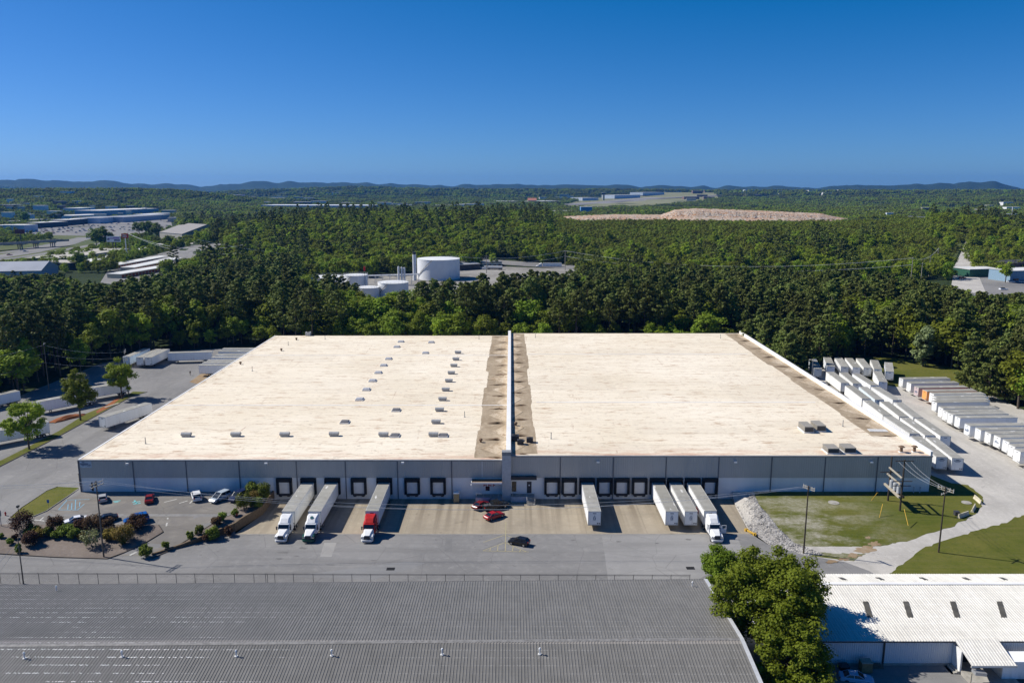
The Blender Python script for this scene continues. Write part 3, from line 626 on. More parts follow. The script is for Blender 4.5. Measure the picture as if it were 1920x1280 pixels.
# landing and steps by the entrances
mb = MB()
mb.box(x0 + .8, -2.0, HW - 2.4, HW - .01, 0, 1.15); mb.box(x0 + .8, x0 + 4.0, HW - 2.6, HW - 2.4, 0, 1.3, 1); mb.box(-4.8, -2.0, HW - 2.6, HW - 2.4, 0, 1.0, 1)
mb.box(0.0, 3.6, HW - 1.9, HW - .01, 0, 1.2, 1); mb.box(0, 5.2, HW - 1.85, HW - .02, 1.2, 1.25)
for k in range(6): mb.box(3.6, 5.2, HW - 2.0 - .28 * (k + 1), HW - 2.0 - .28 * k, 0, 1.2 - .2 * k)
mb.build('entrance_landing', [M_CONCW, M_BLUEGREY], wh)
def rail(posts, path):
  mb = MB()
  for x, y in posts:
    zb = 1.2 if y > HW - 2 else 0.1; mb.cyl((x, y, zb), (x, y, zb + 1.05), .035, n=5)
  mb.tube(path, .035); mb.build('handrail', M_LGREY, wh)
rail(((0.3, HW - 1.85), (1.8, HW - 1.85), (3.5, HW - 1.85), (3.5, HW - 3.6)), [(0.3, HW - 1.85, 2.25), (3.5, HW - 1.85, 2.25), (3.5, HW - 3.6, 1.15)]); rail(((5.25, HW - 1.9), (5.25, HW - 3.6)), [(5.25, HW - 1.9, 2.25), (5.25, HW - 3.6, 1.15)])
mb = MB()
for x in np.arange(x0 + 1, -2.2, 1.6): mb.cyl((x, HW - 2.45, 1.15), (x, HW - 2.45, 2.2), .035, n=5)
mb.tube([(x0 + 1, HW - 2.45, 2.2), (-2.3, HW - 2.45, 2.2)], .035)
mb.build('handrail', M_LGREY, wh)
# name board at the corner: lettering only a few pixels tall
sb = wbox(149.2, 864.2, 172, 876, HW - .22, HW - .13, MB()).build('sign_board', M_SIGNB, wh)
mb = MB()
for a, b, c, d in ((153, 865.6, 158.4, 867.0), (150, 868.2, 165, 869.8), (152, 870.4, 170.5, 871.6), (154.5, 872.3, 158, 873.1), (163.5, 873, 169, 873.7)):
    n = max(2, int((c - a) / 1.7)); wdt = (c - a) / n
    for k in range(n): wbox(a + wdt * k, b, a + wdt * (k + .78), d, HW - .25, HW - .225, mb)
mb.build('lettering', M_NAVY, sb)
mb = MB(); mb.box(WX0 - 2.2, WX0 - .11, HW + 3.2, HW + 8, 4.55, 4.7); mb.cyl((WX0 - 2.1, HW + 3.3, 1.7), (WX0 - 2.1, HW + 3.3, 4.55), .06, n=6); mb.cyl((WX0 - 2.1, HW + 7.9, 1.7), (WX0 - 2.1, HW + 7.9, 4.55), .06, n=6)
mb.build('canopy', [M_RUST], wh)

# retaining wall round the dock yard
mb = MB(); pts = [(p[1], p[0]) for p in RW[2:]]
for (ax, ay), (bx, by) in zip(pts, pts[1:]):
    k = max(1, int(math.dist((ax, ay), (bx, by)) / 1.2))
    for i in range(k):
        p = (ax + (bx - ax) * i / k, ay + (by - ay) * i / k); q = (ax + (bx - ax) * (i + 1) / k, ay + (by - ay) * (i + 1) / k)
        d = Vector((q[0] - p[0], q[1] - p[1], 0)).normalized(); nn = Vector((-d.y, d.x, 0)) * .2
        sec = []
        for w_ in (p, q):
            t = 1.65 * float(sm(139, 155, w_[1])) + .3
            sec.append([(w_[0] - nn.x, w_[1] - nn.y, -.1), (w_[0] + nn.x, w_[1] + nn.y, -.1), (w_[0] + nn.x, w_[1] + nn.y, t), (w_[0] - nn.x, w_[1] - nn.y, t)])
        mb.loft(sec)
tag(mb.build('retaining_wall', M_BRICK), 'low curved brown block retaining wall around the dock yard', 'wall')
# rip-rap bank
ripL = [(49.4, 167.6), (48.4, 152.3), (50.3, 144.9), (56, 140.2)]; ripR = [(53.9, 167.6), (52.9, 160), (53.6, 150), (55.0, 144.8), (59.5, 140.2)]
RIP = ripL + ripR[::-1]
patch('stone_bed', RIP, 0.03, plain('stone_bed', (0.4, 0.375, 0.345), 0.9, 0.2, 2.0, world=True), step=1.5)
mb = MB(); rs = random.Random(4); oct_ = [(1, 0, 0), (0, 1, 0), (-1, 0, 0), (0, -1, 0), (0, 0, 1), (0, 0, -1)]; of = [(0, 1, 4), (1, 2, 4), (2, 3, 4), (3, 0, 4), (1, 0, 5), (2, 1, 5), (3, 2, 5), (0, 3, 5)]
for _ in range(9000):
    x = rs.uniform(47.5, 61); y = rs.uniform(139.5, 168)
    if not inpoly(x, y, RIP): continue
    r = rs.uniform(.09, .27); M = Matrix.Translation((x, y, gz(x, y) + .03)) @ Matrix.Rotation(rs.uniform(0, 6), 4, Vector((rs.random(), rs.random(), rs.random() + .1)).normalized()) @ Matrix.Diagonal((r, r * rs.uniform(.6, 1), r * rs.uniform(.5, .8), 1))
    mb.add([tuple(c * rs.uniform(.8, 1.2) for c in p) for p in oct_], of, 0, M)
o = mb.build('riprap', M_STONE, fix=False); o['kind'] = 'stuff'; o['label'] = 'bank of loose pale stones sloping down to the dock yard'
# ---------------------------------------------------------------- grey corrugated building in front
gb = thing('metal_shed', 'long low shed with weathered grey corrugated roof in front of the fence', 'shed')
def corr_slope(mb, x0, x1, y0, z0, y1, z1, pitch, rib=.03, m=0, skew=0.0):
    n = int((x1 - x0) / pitch); vs_ = []
    for i in range(n):
        a = x0 + i * pitch
        for dx, dz in ((0, 0), (.62, 0), (.70, rib), (.92, rib)): vs_.append((a + dx * pitch, dz))
    vs_.append((x0 + n * pitch, 0))
    P = [(x, y0 + skew * (x - x0), z0 + d) for x, d in vs_] + [(x, y1 + skew * (x - x0), z1 + d) for x, d in vs_]; k = len(vs_)
    mb.add(P, [(i, i + 1, k + i + 1, k + i) for i in range(k - 1)], m)
mb = MB(); sk = 0.016
corr_slope(mb, -120, 31.9, 97.7, 7.15, 118.1, 5.35, 0.42, .055, 0, sk)
corr_slope(mb, -120, 31.9, 79.3, 5.35, 97.7, 7.15, 0.42, .055, 0, sk)
mb.build('roof', M_CORRG, gb, fix=False)
mb = MB()
def skx(x, y): return y + sk * (x + 120)
for a, za, b, zb in ((79.2, 5.3, 97.7, 7.1), (97.7, 7.1, 118.2, 5.3)):
    for x in (31.6,):
        mb.add([(x, skx(x, a), za - .45), (x + .55, skx(x, a), za - .45), (x + .55, skx(x, a), za + .12), (x, skx(x, a), za + .12), (x, skx(x, b), zb - .45), (x + .55, skx(x, b), zb - .45), (x + .55, skx(x, b), zb + .12), (x, skx(x, b), zb + .12)],
               [(3, 2, 1, 0), (4, 5, 6, 7), (0, 1, 5, 4), (1, 2, 6, 5), (2, 3, 7, 6), (3, 0, 4, 7)])
mb.build('edge_trim', M_LGREY, gb)
mb = MB(); mb.add([(-120, skx(-120, 97.35), 7.16), (31.6, skx(31.6, 97.35), 7.16), (31.6, skx(31.6, 97.7), 7.24), (-120, skx(-120, 97.7), 7.24), (31.6, skx(31.6, 98.05), 7.16), (-120, skx(-120, 98.05), 7.16)], [(0, 1, 2, 3), (3, 2, 4, 5)]); mb.build('ridge_cap', plain('ridge_cap', (0.27, 0.26, 0.245), 0.6, 0.2), gb, fix=False)
mb = MB(); 
mb.add([(-119.5, skx(-119.5, 117.8), -.1), (31.5, skx(31.5, 117.8), -.1), (31.5, skx(31.5, 78.3), -.1), (-119.5, skx(-119.5, 78.3), -.1), (-119.5, skx(-119.5, 117.8), 5.2), (31.5, skx(31.5, 117.8), 5.2), (31.5, skx(31.5, 78.3), 5.2), (-119.5, skx(-119.5, 78.3), 5.2), (31.5, skx(31.5, 97.7), 6.95), (-119.5, skx(-119.5, 97.7), 6.95)],
       [(0, 1, 5, 4), (1, 2, 6, 8, 5), (2, 3, 7, 6), (3, 0, 4, 9, 7)])
mb.build('wall', M_GREY, gb)
mb = MB(); mb.add([(-120, skx(-120, 118.1), 5.1), (31.9, skx(31.9, 118.1), 5.1), (31.9, skx(31.9, 118.3), 5.1), (-120, skx(-120, 118.3), 5.1), (-120, skx(-120, 118.1), 5.28), (31.9, skx(31.9, 118.1), 5.28), (31.9, skx(31.9, 118.3), 5.3), (-120, skx(-120, 118.3), 5.3)], [(0, 1, 5, 4), (1, 2, 6, 5), (2, 3, 7, 6), (3, 0, 4, 7), (4, 5, 6, 7)]); mb.build('gutter', M_DARK, gb)

# ---------------------------------------------------------------- white building at the lower right
wb = thing('white_shed', 'low building with bright white corrugated roof, dark skylights and pale blue wall', 'shed')
WBY, WBX0, WBX1, WE, WRY, WRZ, WBK = 105.0, 38.5, 130.0, 4.1, 118.6, 5.6, 123.0
mb = MB(); corr_slope(mb, WBX0 - .4, WBX1, WBY - .5, WE, WRY, WRZ, .42, .055); corr_slope(mb, WBX0 - .4, WBX1, WRY, WRZ, WBK + .4, WE + .75, .42, .055); mb.build('roof', M_CORRW, wb, fix=False)
mb = MB(); mb.box(WBX0 - .4, WBX1, WRY - .35, WRY + .35, WRZ + .03, WRZ + .1); mb.build('ridge_cap', M_PARAPET, wb)
mb = MB(); mb.box(WBX0, WBX1, WBY, WBY + .2, -.5, WE - .15); mb.box(WBX0, WBX0 + .2, WBY + .2, WBK, -.5, WE + .1); mb.box(WBX0, WBX1, WBK - .2, WBK, -.5, WE + .5); mb.build('wall', M_CORRWALL, wb)
mb = MB(); mb.box(WBX0, WBX1, WBY - .12, WBY - .002, -.5, .32); mb.build('plinth', M_CONCW, wb)
mb = MB(); mb.box(WBX0 - .4, WBX1, WBY - .62, WBY - .5, WE - .16, WE - .02); x = at(1654, 1200, 3.5)[0]; mb.box(x - .1, x + .1, WBY - .18, WBY - .003, -.4, WE - .16); mb.build('gutter', M_DARK, wb)
def on_slope(px, py):
    z = 5.0
    for _ in range(6):
        x, y = at(px, py, z); z = WE + (WRZ - WE) * (y - WBY + .5) / (WRY - WBY + .5) if y < WRY else WRZ + (WE + .75 - WRZ) * (y - WRY) / (WBK + .4 - WRY)
    return x, y, z
def skylight(a, b, wd):
    p = Vector(on_slope(*a)); q = Vector(on_slope(*b)); up = Vector((0, 0, .09))
    mb = MB(); mb.add([p + Vector((-wd, 0, 0)) + up, p + Vector((wd, 0, 0)) + up, q + Vector((wd, 0, 0)) + up, q + Vector((-wd, 0, 0)) + up, p + Vector((-wd, 0, 0)), p + Vector((wd, 0, 0)), q + Vector((wd, 0, 0)), q + Vector((-wd, 0, 0))], [(0, 1, 2, 3), (4, 5, 1, 0), (5, 6, 2, 1), (6, 7, 3, 2), (7, 4, 0, 3)])
    mb.build('skylight', M_SKYL, wb)
M_SKYL = plain('aged_skylight', (0.13, 0.12, 0.095), 0.35, 0.2, 0.8)
for k in (1622.5, 1698, 1786, 1873.5): skylight((k + 9, 1157), (k, 1127.5), .42)
for k in (1581, 1651, 1732.5, 1813, 1882): skylight((k + 4, 1087), (k - 6, 1082.5), .35)
# loading porch, ramp and steps
pcx0, pcx1 = at(1785, 1196, WE)[0], at(1862, 1196, WE)[0]
mb = MB(); corr_slope(mb, pcx0, pcx1 + .4, WBY - 4.9, WE - 1.0, WBY - .3, WE + .18, .42, .055); mb.box(pcx0 - .05, pcx1 + .4, WBY - 5.0, WBY - 4.9, WE - 1.3, WE - .98); mb.build('porch_roof', M_CORRW, wb, fix=False)
mb = MB(); mb.box(pcx0 + .1, pcx0 + .35, WBY - 2.2, WBY - .01, .3, WE - .6); mb.build('porch_panel', M_WHITE, wb)
mb = MB(); mb.box(pcx0 + .9, pcx1 - .2, WBY - .1, WBY - .005, .4, WE - .5); mb.build('loading_door', M_GLASS, wb)
mb = MB(); mb.box(pcx0 + .3, pcx1 + .9, WBY - 8.5, WBY - .13, -.6, .6)
for k in range(4): mb.box(pcx0 - 1.4 + .4 * k, pcx0 - 1.0 + .4 * k, WBY - 2.2, WBY - .13, -.6, -.2 + .2 * k)
mb.build('loading_platform', M_CONCW, wb)
# ---------------------------------------------------------------- trailers
ORD = ['first', 'second', 'third', 'fourth', 'fifth', 'sixth', 'seventh', 'eighth', 'ninth', 'tenth', 'eleventh', 'twelfth', 'thirteenth', 'fourteenth', 'fifteenth', 'sixteenth', 'seventeenth', 'eighteenth', 'nineteenth', 'twentieth']
TL = 16.15
def wheel_bm(x, y, r=.5, wd=.55, z=None):
    mb = MB(); z = r if z is None else z
    mb.cyl((x, y - wd / 2, z), (x, y + wd / 2, z), r, n=14, m=0); mb.cyl((x, y - wd / 2 - .012, z), (x, y + wd / 2 + .012, z), r * .55, n=10, m=1); return mb
def make_trailer():
    t = thing('semi_trailer', 'white dry van trailer', 'trailer')
    mb = MB()
    r = .09; prof = [(-1.3, 1.12), (1.3, 1.12), (1.3, 4.02), (1.3 - r, 4.09), (-1.3 + r, 4.09), (-1.3, 4.02)]
    mb.loft([[(x, a, b) for a, b in prof] for x in (0.06, TL)])
    for k in range(1, 13):
        x = k * 1.24
        for s in (-1, 1): mb.box(x - .03, x + .03, min(s * 1.3, s * 1.318), max(s * 1.3, s * 1.318), 1.2, 4.0)
    mb.build('body', [M_TRLR], t)
    MB().box(.1, TL - .05, -1.2, 1.2, 4.092, 4.1).build('roof', M_TROOF, t)
    mb = MB()
    for s in (-1, 1): mb.box(0.02, TL + .01, min(s * 1.29, s * 1.325), max(s * 1.29, s * 1.325), 1.05, 1.2); mb.box(0.02, TL + .01, min(s * 1.24, s * 1.315), max(s * 1.24, s * 1.315), 3.99, 4.1)
    mb.box(TL, TL + .03, -1.3, 1.3, 3.98, 4.1); mb.box(TL, TL + .03, -1.3, 1.3, 1.08, 1.25)
    for s in (-1, 1): mb.box(TL, TL + .035, min(s * 1.22, s * 1.31), max(s * 1.22, s * 1.31), 1.25, 3.98)
    mb.build('edge_rail', M_TRIM, t)
    d = MB().box(0, .055, -1.22, -.01, 1.25, 3.95).box(0, .055, .01, 1.22, 1.25, 3.95).build('rear_door', M_TRLR, t)
    mb = MB()
    for y in (-.85, -.3, .3, .85): mb.cyl((-.03, y, 1.2), (-.03, y, 3.95), .025, n=5)
    mb.build('lock_rod', M_GALV, d)
    MB().box(TL + .012, TL + .03, .55, .8, 1.4, 1.62).build('hose_box', M_DARK, t); MB().box(TL + .012, TL + .03, .95, 1.15, 1.35, 1.62).build('hose_box', M_DARK, t); MB().box(TL + .012, TL + .022, -.35, .35, 3.55, 3.68).build('nose_plate', M_DARK, t)
    mb = MB(); mb.box(.4, 4.2, -.5, .5, .82, 1.1); mb.box(.3, TL - .5, -.55, -.45, .95, 1.11); mb.box(.3, TL - .5, .45, .55, .95, 1.11); mb.cyl((1.5, -1.1, .5), (1.5, 1.1, .5), .08, n=6); mb.cyl((2.75, -1.1, .5), (2.75, 1.1, .5), .08, n=6)
    mb.build('chassis', M_DARK, t)
    mb = MB(); mb.box(.02, .12, -1.15, 1.15, .5, .62); mb.box(.03, .1, -.5, -.4, .62, 1.1); mb.box(.03, .1, .4, .5, .62, 1.1); mb.build('rear_guard', M_GREY, t)
    for x in (1.5, 2.75):
        for s in (-1, 1): wheel_bm(x, s * .98).build('wheel', [M_BLACK, M_GALV], t)
    mb = MB()
    for s in (-1, 1): mb.box(12.9, 13.06, s * .75 - .08, s * .75 + .08, .12, 1.11); mb.box(12.8, 13.16, s * .75 - .17, s * .75 + .17, .03, .12)
    mb.box(12.94, 13.02, -.7, .7, .6, .7); mb.build('landing_gear', M_DARK, t)
    return t
trl0 = make_trailer(); trl_used = []
WHITES = [(1, 1, 1, 1), (.97, .96, .93, 1), (.9, .92, .95, 1), (1, .99, .97, 1), (.86, .86, .85, 1), (.95, .97, 1, 1)]
trs = random.Random(11)
def put_trailer(nose, ang, label, group, color=None, z=None):
    c = Vector((nose[0], nose[1])) - Vector((math.cos(ang), math.sin(ang))) * TL
    mid = ((nose[0] + c.x) / 2, (nose[1] + c.y) / 2)
    zz = gz(*mid) + .02 if z is None else z
    color = color or trs.choice(WHITES)
    if not trl_used: o = trl0; o.location = (c.x, c.y, zz); o.rotation_euler = (0, 0, ang); o['label'] = label; setcol(o, color); o['group'] = group
    else: o = copy_thing(trl0, (c.x, c.y, zz), ang, label, group, color=color)
    trl_used.append(o); return o
def by_edge(a, b, z, side, lab, group, color=None, ang=None):
    """a: roof corner of the nose, b: roof corner at the tail along the same edge; side +1: body to the right of a->b"""
    A = Vector(at(*a, z + 4.1)); B = Vector(at(*b, z + 4.1)); u = (B - A).normalized()
    if ang is not None: u = Vector((math.cos(ang), math.sin(ang)))
    p = Vector((u.y, -u.x)) * side * 1.3; n = A + p
    return put_trailer(n, math.atan2(-u.y, -u.x), lab, group, color, z)
GD = 'trailers backed up to the dock doors'
def dock_trailer(i, lab, color=None, noseY=151.6):
    return put_trailer((DOORX[i], noseY), rad(-90), lab, GD, color, z=0.0)
dk = {}
dk[1] = dock_trailer(1, 'cream topped trailer hitched to the plain white tractor nearest the planter', (.97, .95, .9, 1), 151.4)
dk[2] = dock_trailer(2, 'grey white trailer hitched to the white tractor with green fenders', (.93, .94, .95, 1), 151.4)
dk[4] = dock_trailer(4, 'grey roofed trailer hitched to the red and white tractor', (.88, .9, .94, 1), 151.6)
dk[9] = dock_trailer(9, 'white trailer without tractor standing alone at a dock right of the pilaster', (1, 1, 1, 1), 151.4)
dk[13] = dock_trailer(13, 'white trailer without tractor, furthest from the riprap of three side by side', (1, 1, 1, 1), 151.4)
dk[14] = dock_trailer(14, 'white trailer without tractor between another trailer and the white tractor rig', (.98, .97, .95, 1), 151.4)
dk[15] = dock_trailer(15, 'white trailer with red stripe hitched to the white tractor with open door', (1, 1, 1, 1), 151.6)
st = MB().box(9.6, 11.9, -1.335, -1.321, 1.5, 2.4).build('side_stripe', M_RED, dk[15]); st.location = (0, 0, 0)
M_LOGO = plain('blue_grey_print', (0.12, 0.17, 0.26), 0.6)
for k in (9, 13, 14):
    mb = MB()
    for a, b, c, d in ((-.12, .12, 3.05, 3.2), (-.3, .3, 2.85, 2.93), (-.26, -.12, 2.35, 2.75), (-.12, .1, 2.3, 2.38), (.08, .26, 2.35, 2.7), (-.1, .1, 2.68, 2.76), (-.3, .3, 2.12, 2.18)): mb.box(TL + .012, TL + .022, a, b, c, d)
    mb.build('lettering', M_LOGO, dk[k])
RROW = [((1785.3, 858.1), (1734.5, 818)), ((1755.6, 855.9), (1706.4, 816.4)), ((1763.4, 816.9), (1715.8, 784)), ((1734.5, 815.6), (1688.8, 783.1)), ((1705.6, 812.2), (1659.5, 781.3)), ((1712.7, 782), (1674.7, 752.8)), ((1686, 780.5), (1648.6, 751.3)), ((1655.6, 778), (1617.5, 749.4)), ((1674.4, 749.4), (1635, 725.6)), ((1640.6, 748.8), (1609.4, 723.5)), ((1616.3, 746.9), (1584.4, 722.5)), ((1632.5, 721.9), (1600.6, 701.9)), ((1599.4, 718.5), (1575.6, 699)), ((1576.9, 717.5), (1562.3, 706.5)),
        ((1648, 715), (1636.9, 694.4)), ((1638.8, 691.3), (1631.9, 674.8)), ((1660.6, 695.6), (1658.5, 678)), ((1619.4, 688.8), (1605.6, 671.9)), ((1598.8, 688), (1584.8, 671.3)), ((1576.9, 686.9), (1565, 669.8)), ((1551, 686), (1547.5, 677.5))]
RLAB = ['white trailer nearest the utility poles, outer one of the front pair beside the white parapet', 'white trailer nearest the warehouse corner, tight against the parapet in the front pair',
        'trailer in the second rank beside the parapet, on the gravel side', 'trailer in the second rank beside the parapet, middle of three', 'trailer in the second rank, hard against the parapet',
        'trailer in the third rank beside the parapet, on the gravel side', 'trailer in the third rank beside the parapet, middle of three', 'trailer in the third rank, hard against the parapet',
        'trailer in the fourth rank beside the parapet, on the gravel side', 'pale blue sided trailer in the middle of the fourth rank', 'trailer in the fourth rank, hard against the parapet',
        'trailer in the fifth rank beside the parapet, on the gravel side', 'trailer in the fifth rank, middle of three beside the parapet', 'half shaded trailer in the fifth rank, hard against the parapet',
        'skewed trailer standing just ahead of the back rank near the grass', 'slightly skewed trailer in the back rank next to the lone one by the grass', 'lone trailer at the end of the back rank beside the grass',
        'trailer in the back rank under the trees, third from the pines', 'trailer in the back rank under the trees, second from the pines', 'trailer in the back rank under the trees, next to the shaded ones', 'trailer deep in the shade of the pines at the end of the back rank']
for i, (a, b) in enumerate(RROW):
    by_edge(a, b, 1.8, 1, RLAB[i], 'trailers parked beside the white parapet', (.78, .87, .95, 1) if i == 9 else None)
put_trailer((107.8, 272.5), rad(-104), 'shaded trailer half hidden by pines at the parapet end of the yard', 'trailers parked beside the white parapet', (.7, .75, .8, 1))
SROW = [(345, 68), (440, 122), (530, 172), (630, 215), (715, 250), (750, 290), (808, 320), (750, 350), (825, 420), (880, 460), (945, 495), (1030, 535), (1150, 630), (1280, 680), (1400, 725), (1515, 770), (1620, 825), (1690, 880), (1755, 940)]
for i, (a, b) in enumerate(SROW):
    g = 'trailers in the angled row by the woods'; n = ORD[i]
    lab = 'orange fronted trailer with rust red side in the row by the woods' if i == 3 else ('trailer with maroon side next to the orange one in the row by the woods' if i == 2 else
          'white trailer, %s from the grass end of the row backed against the woods' % n)
    A = Vector(at(1640 + a / 6.4, 700 + b / 6.4, 5.9)); ang = rad(trs.uniform(1.2, 3.8))
    if i == 6: A.x -= 1.5
    u = Vector((math.cos(ang), math.sin(ang))); nrm = Vector((-u.y, u.x)) * 1.3
    o = put_trailer(A + nrm, ang + math.pi, lab, g, (1.0, .42, .13, 1) if i == 3 else ((.62, .5, .5, 1) if i == 2 else None), z=1.8)
put_trailer((121.2, 177.6), rad(182), 'white trailer cut by the picture edge at the end of the row by the woods', 'trailers in the angled row by the woods', z=1.8)
for k_, o_ in enumerate(trl_used):      # faded company prints on a few noses in the right yard
    if k_ in (7, 8, 31, 34, 41, 44):
        mb = MB(); rr_ = random.Random(k_)
        if k_ in (7, 8):
            for a in range(7): mb.box(TL + .012, TL + .02, -.75 + a * .22, -.6 + a * .22, 3.3, 3.55)
            mb.box(TL + .012, TL + .02, -.5, .5, 3.05, 3.15)
        else:
            for a in range(6): mb.box(TL + .012, TL + .02, -.8 + a * .27, -.62 + a * .27, 2.2 + .1 * (a % 2), 2.5 + rr_.uniform(.1, .6))
        mb.build('lettering', M_LOGO, o_)
GL = 'trailers parked in the yard with the three street trees'
by_edge((197.2, 782.2), (289.4, 754), 1.7, -1, 'white trailer standing alone beside the warehouse wall, closest to the eave', GL, (.95, .94, .91, 1))
c = Vector(at(92, 790.5, 5.8)); put_trailer(c + Vector((math.cos(rad(225)), math.sin(rad(225)))) * TL + Vector((-.9, .9)), rad(225), 'white trailer behind the front street tree', GL, (.95, .95, .96, 1))
by_edge((73.9, 753.4), (183.9, 732.8), 1.7, -1, 'pale trailer behind the middle street tree, next to the red clay pile', GL, (.9, .9, .97, 1))
c = Vector(at(241.7, 716.6, 5.8)); a_ = rad(44); put_trailer(c - Vector((math.cos(a_), math.sin(a_))) * TL + Vector((-math.sin(a_), math.cos(a_))) * 1.3, a_ + math.pi, 'long white trailer behind the rearmost street tree', GL)
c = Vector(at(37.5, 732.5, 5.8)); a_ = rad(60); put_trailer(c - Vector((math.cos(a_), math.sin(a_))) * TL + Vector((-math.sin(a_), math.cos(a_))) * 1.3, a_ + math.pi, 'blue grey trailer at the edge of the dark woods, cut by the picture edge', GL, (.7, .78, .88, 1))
put_trailer((-135.8, 291.4), rad(-90), 'white trailer of the shaded pair near the pines, on the open side', GL)
put_trailer((-139.0, 291.4), rad(-90), 'white trailer of the shaded pair near the pines, on the woods side', GL)
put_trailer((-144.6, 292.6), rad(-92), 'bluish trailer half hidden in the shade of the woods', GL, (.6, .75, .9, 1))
by_edge((314.4, 661.9), (404.2, 659.5), 1.7, -1, 'white trailer parked broadside between the shaded pair and the warehouse', GL)
for i, (x, y) in enumerate([(-111.6, 277.7), (-112.0, 281.8), (-111.7, 285.2), (-112.2, 291.0), (-112.3, 295.4), (-113.6, 302.6), (-113.8, 307)]):
    put_trailer((x, y + 1.3), math.pi + rad(trs.uniform(-1, 2)), 'grey roofed trailer partly hidden by the warehouse eave, %s from the front' % ORD[i], 'trailers half hidden by the warehouse eave', trs.choice(WHITES), z=1.7)

# ---------------------------------------------------------------- tractors
def make_tractor(label, white, red=False, green=False, door_open=False):
    t = thing('truck_tractor', label, 'truck', group='tractors at the dock')
    mbody = M_RED if red else M_WHITE; lower = plain('fender_green', (0.015, 0.09, 0.07), 0.35) if green else M_WHITE
    mb = MB(); sec = lambda x, wd, z0, z1, r=.16: [(x, -wd, z0), (x, wd, z0), (x, wd, z1 - r), (x, wd - r, z1), (x, -wd + r, z1), (x, -wd, z1 - r)]
    mb.loft([sec(0, 1.18, .95, 3.1), sec(1.9, 1.2, .95, 3.1), sec(2.75, 1.15, .95, 2.85), sec(3.05, 1.1, .95, 2.05)], 0); mb.build('cab', mbody, t)
    mb = MB(); mb.loft([sec(0.05, 1.12, 3.0, 3.95, .22), sec(.75, 1.12, 3.0, 3.92, .22), sec(1.7, 1.02, 2.95, 3.62, .3), sec(2.5, .88, 2.8, 3.02, .12)]); mb.build('roof_fairing', mbody, t)
    mb = MB(); mb.loft([sec(3.0, 1.0, 1.0, 2.02, .2), sec(4.3, .86, 1.0, 1.85, .25), sec(5.25, .74, .95, 1.6, .28)]); mb.build('hood', M_WHITE, t)
    mb = MB()
    for s in (-1, 1): mb.loft([[(x, s * a, z0), (x, s * 1.2, z0), (x, s * 1.2, z1 - .12), (x, s * (1.2 - .12), z1), (x, s * a, z1)] for x, a, z0, z1 in ((3.5, .8, 1.0, 1.25), (3.9, .76, 1.08, 1.5), (4.6, .7, 1.08, 1.5), (5.15, .66, .6, 1.3))])
    mb.build('fender', lower, t)
    mb = MB(); mb.loft([[(5.1, -1.2, .42), (5.1, 1.2, .42), (5.1, 1.2, .8), (5.1, -1.2, .8)], [(5.55, -.9, .4), (5.55, .9, .4), (5.55, .9, .78), (5.55, -.9, .78)]]); mb.build('bumper', lower if not green else lower, t)
    mb = MB(); mb.add([(5.3, -.62, .82), (5.3, .62, .82), (5.24, .55, 1.5), (5.24, -.55, 1.5), (5.4, -.6, .84), (5.4, .6, .84), (5.32, .53, 1.48), (5.32, -.53, 1.48)], [(4, 5, 6, 7), (0, 1, 5, 4), (1, 2, 6, 5), (2, 3, 7, 6), (3, 0, 4, 7)]); mb.build('grille', M_DARK, t)
    mb = MB(); mb.add([(3.03, -1.02, 2.06), (3.03, 1.02, 2.06), (2.77, .98, 2.74), (2.77, -.98, 2.74)], [(0, 1, 2, 3)]); mb.v = [(x + .05, y, z + .02) for x, y, z in mb.v]; mb.build('windshield', M_GLASS, t)
    for s in (-1, 1):
        MB().box(5.02, 5.22, s * .95 - .16, s * .95 + .16, 1.0, 1.22).build('headlight', M_CHROME, t)
        MB().poly([(2.0, s * 1.222, 1.95), (2.72, s * 1.2, 1.95), (2.6, s * 1.195, 2.6), (2.05, s * 1.222, 2.6)]).build('side_window', M_GLASS, t)
        MB().box(2.85, 2.98, s * 1.38 - .12, s * 1.38 + .12, 1.75, 2.45).box(2.87, 2.95, min(s * 1.15, s * 1.3), max(s * 1.15, s * 1.3), 2.3, 2.36).build('mirror', M_DARK if not white else M_WHITE, t)
        MB().cyl((.7, s * .95, .72), (2.3, s * .95, .72), .32, n=10).build('fuel_tank', M_CHROME, t)
        wheel_bm(4.35, s * 1.0, .52, .35).build('wheel', [M_BLACK, M_CHROME], t)
        for x in (-1.0, -2.3): wheel_bm(x, s * .95, .52, .6).build('wheel', [M_BLACK, M_GALV], t)
    mb = MB(); mb.box(-3.2, 5.0, -.45, -.3, .75, 1.0); mb.box(-3.2, 5.0, .3, .45, .75, 1.0); mb.box(-2.4, -.9, -.5, .5, 1.0, 1.1); mb.cyl((4.35, -.9, .52), (4.35, .9, .52), .08, n=6); mb.build('chassis', M_DARK, t)
    if green:
        mb = MB(); mb.cyl((1.55, 0, 3.7), (1.62, 0, 3.78), .34, n=14); mb.build('roof_emblem', plain('emblem_teal', (0.02, 0.12, 0.14), 0.5), t)
    if door_open:
        mb = MB(); mb.box(2.86, 2.93, 1.25, 2.3, 1.05, 2.0); mb.box(2.86, 2.93, 1.25, 1.33, 2.0, 2.7); mb.box(2.86, 2.93, 2.22, 2.3, 2.0, 2.6); mb.box(2.86, 2.93, 1.25, 2.3, 2.62, 2.7); mb.build('door', M_WHITE, t)
    return t
def put_tractor(t, i): n = dk[i]; t.location = (DOORX[i], 151.4 - .75, 0); t.rotation_euler = (0, 0, rad(-90))
put_tractor(make_tractor('plain white sleeper tractor with dark grille nearest the planter', False), 1)
put_tractor(make_tractor('white sleeper tractor with green fenders and round emblem on its fairing', False, green=True), 2)
put_tractor(make_tractor('tractor with bright red cab and white hood', False, red=True), 4)
put_tractor(make_tractor('white sleeper tractor with its door standing open next to the riprap', True, door_open=True), 15)

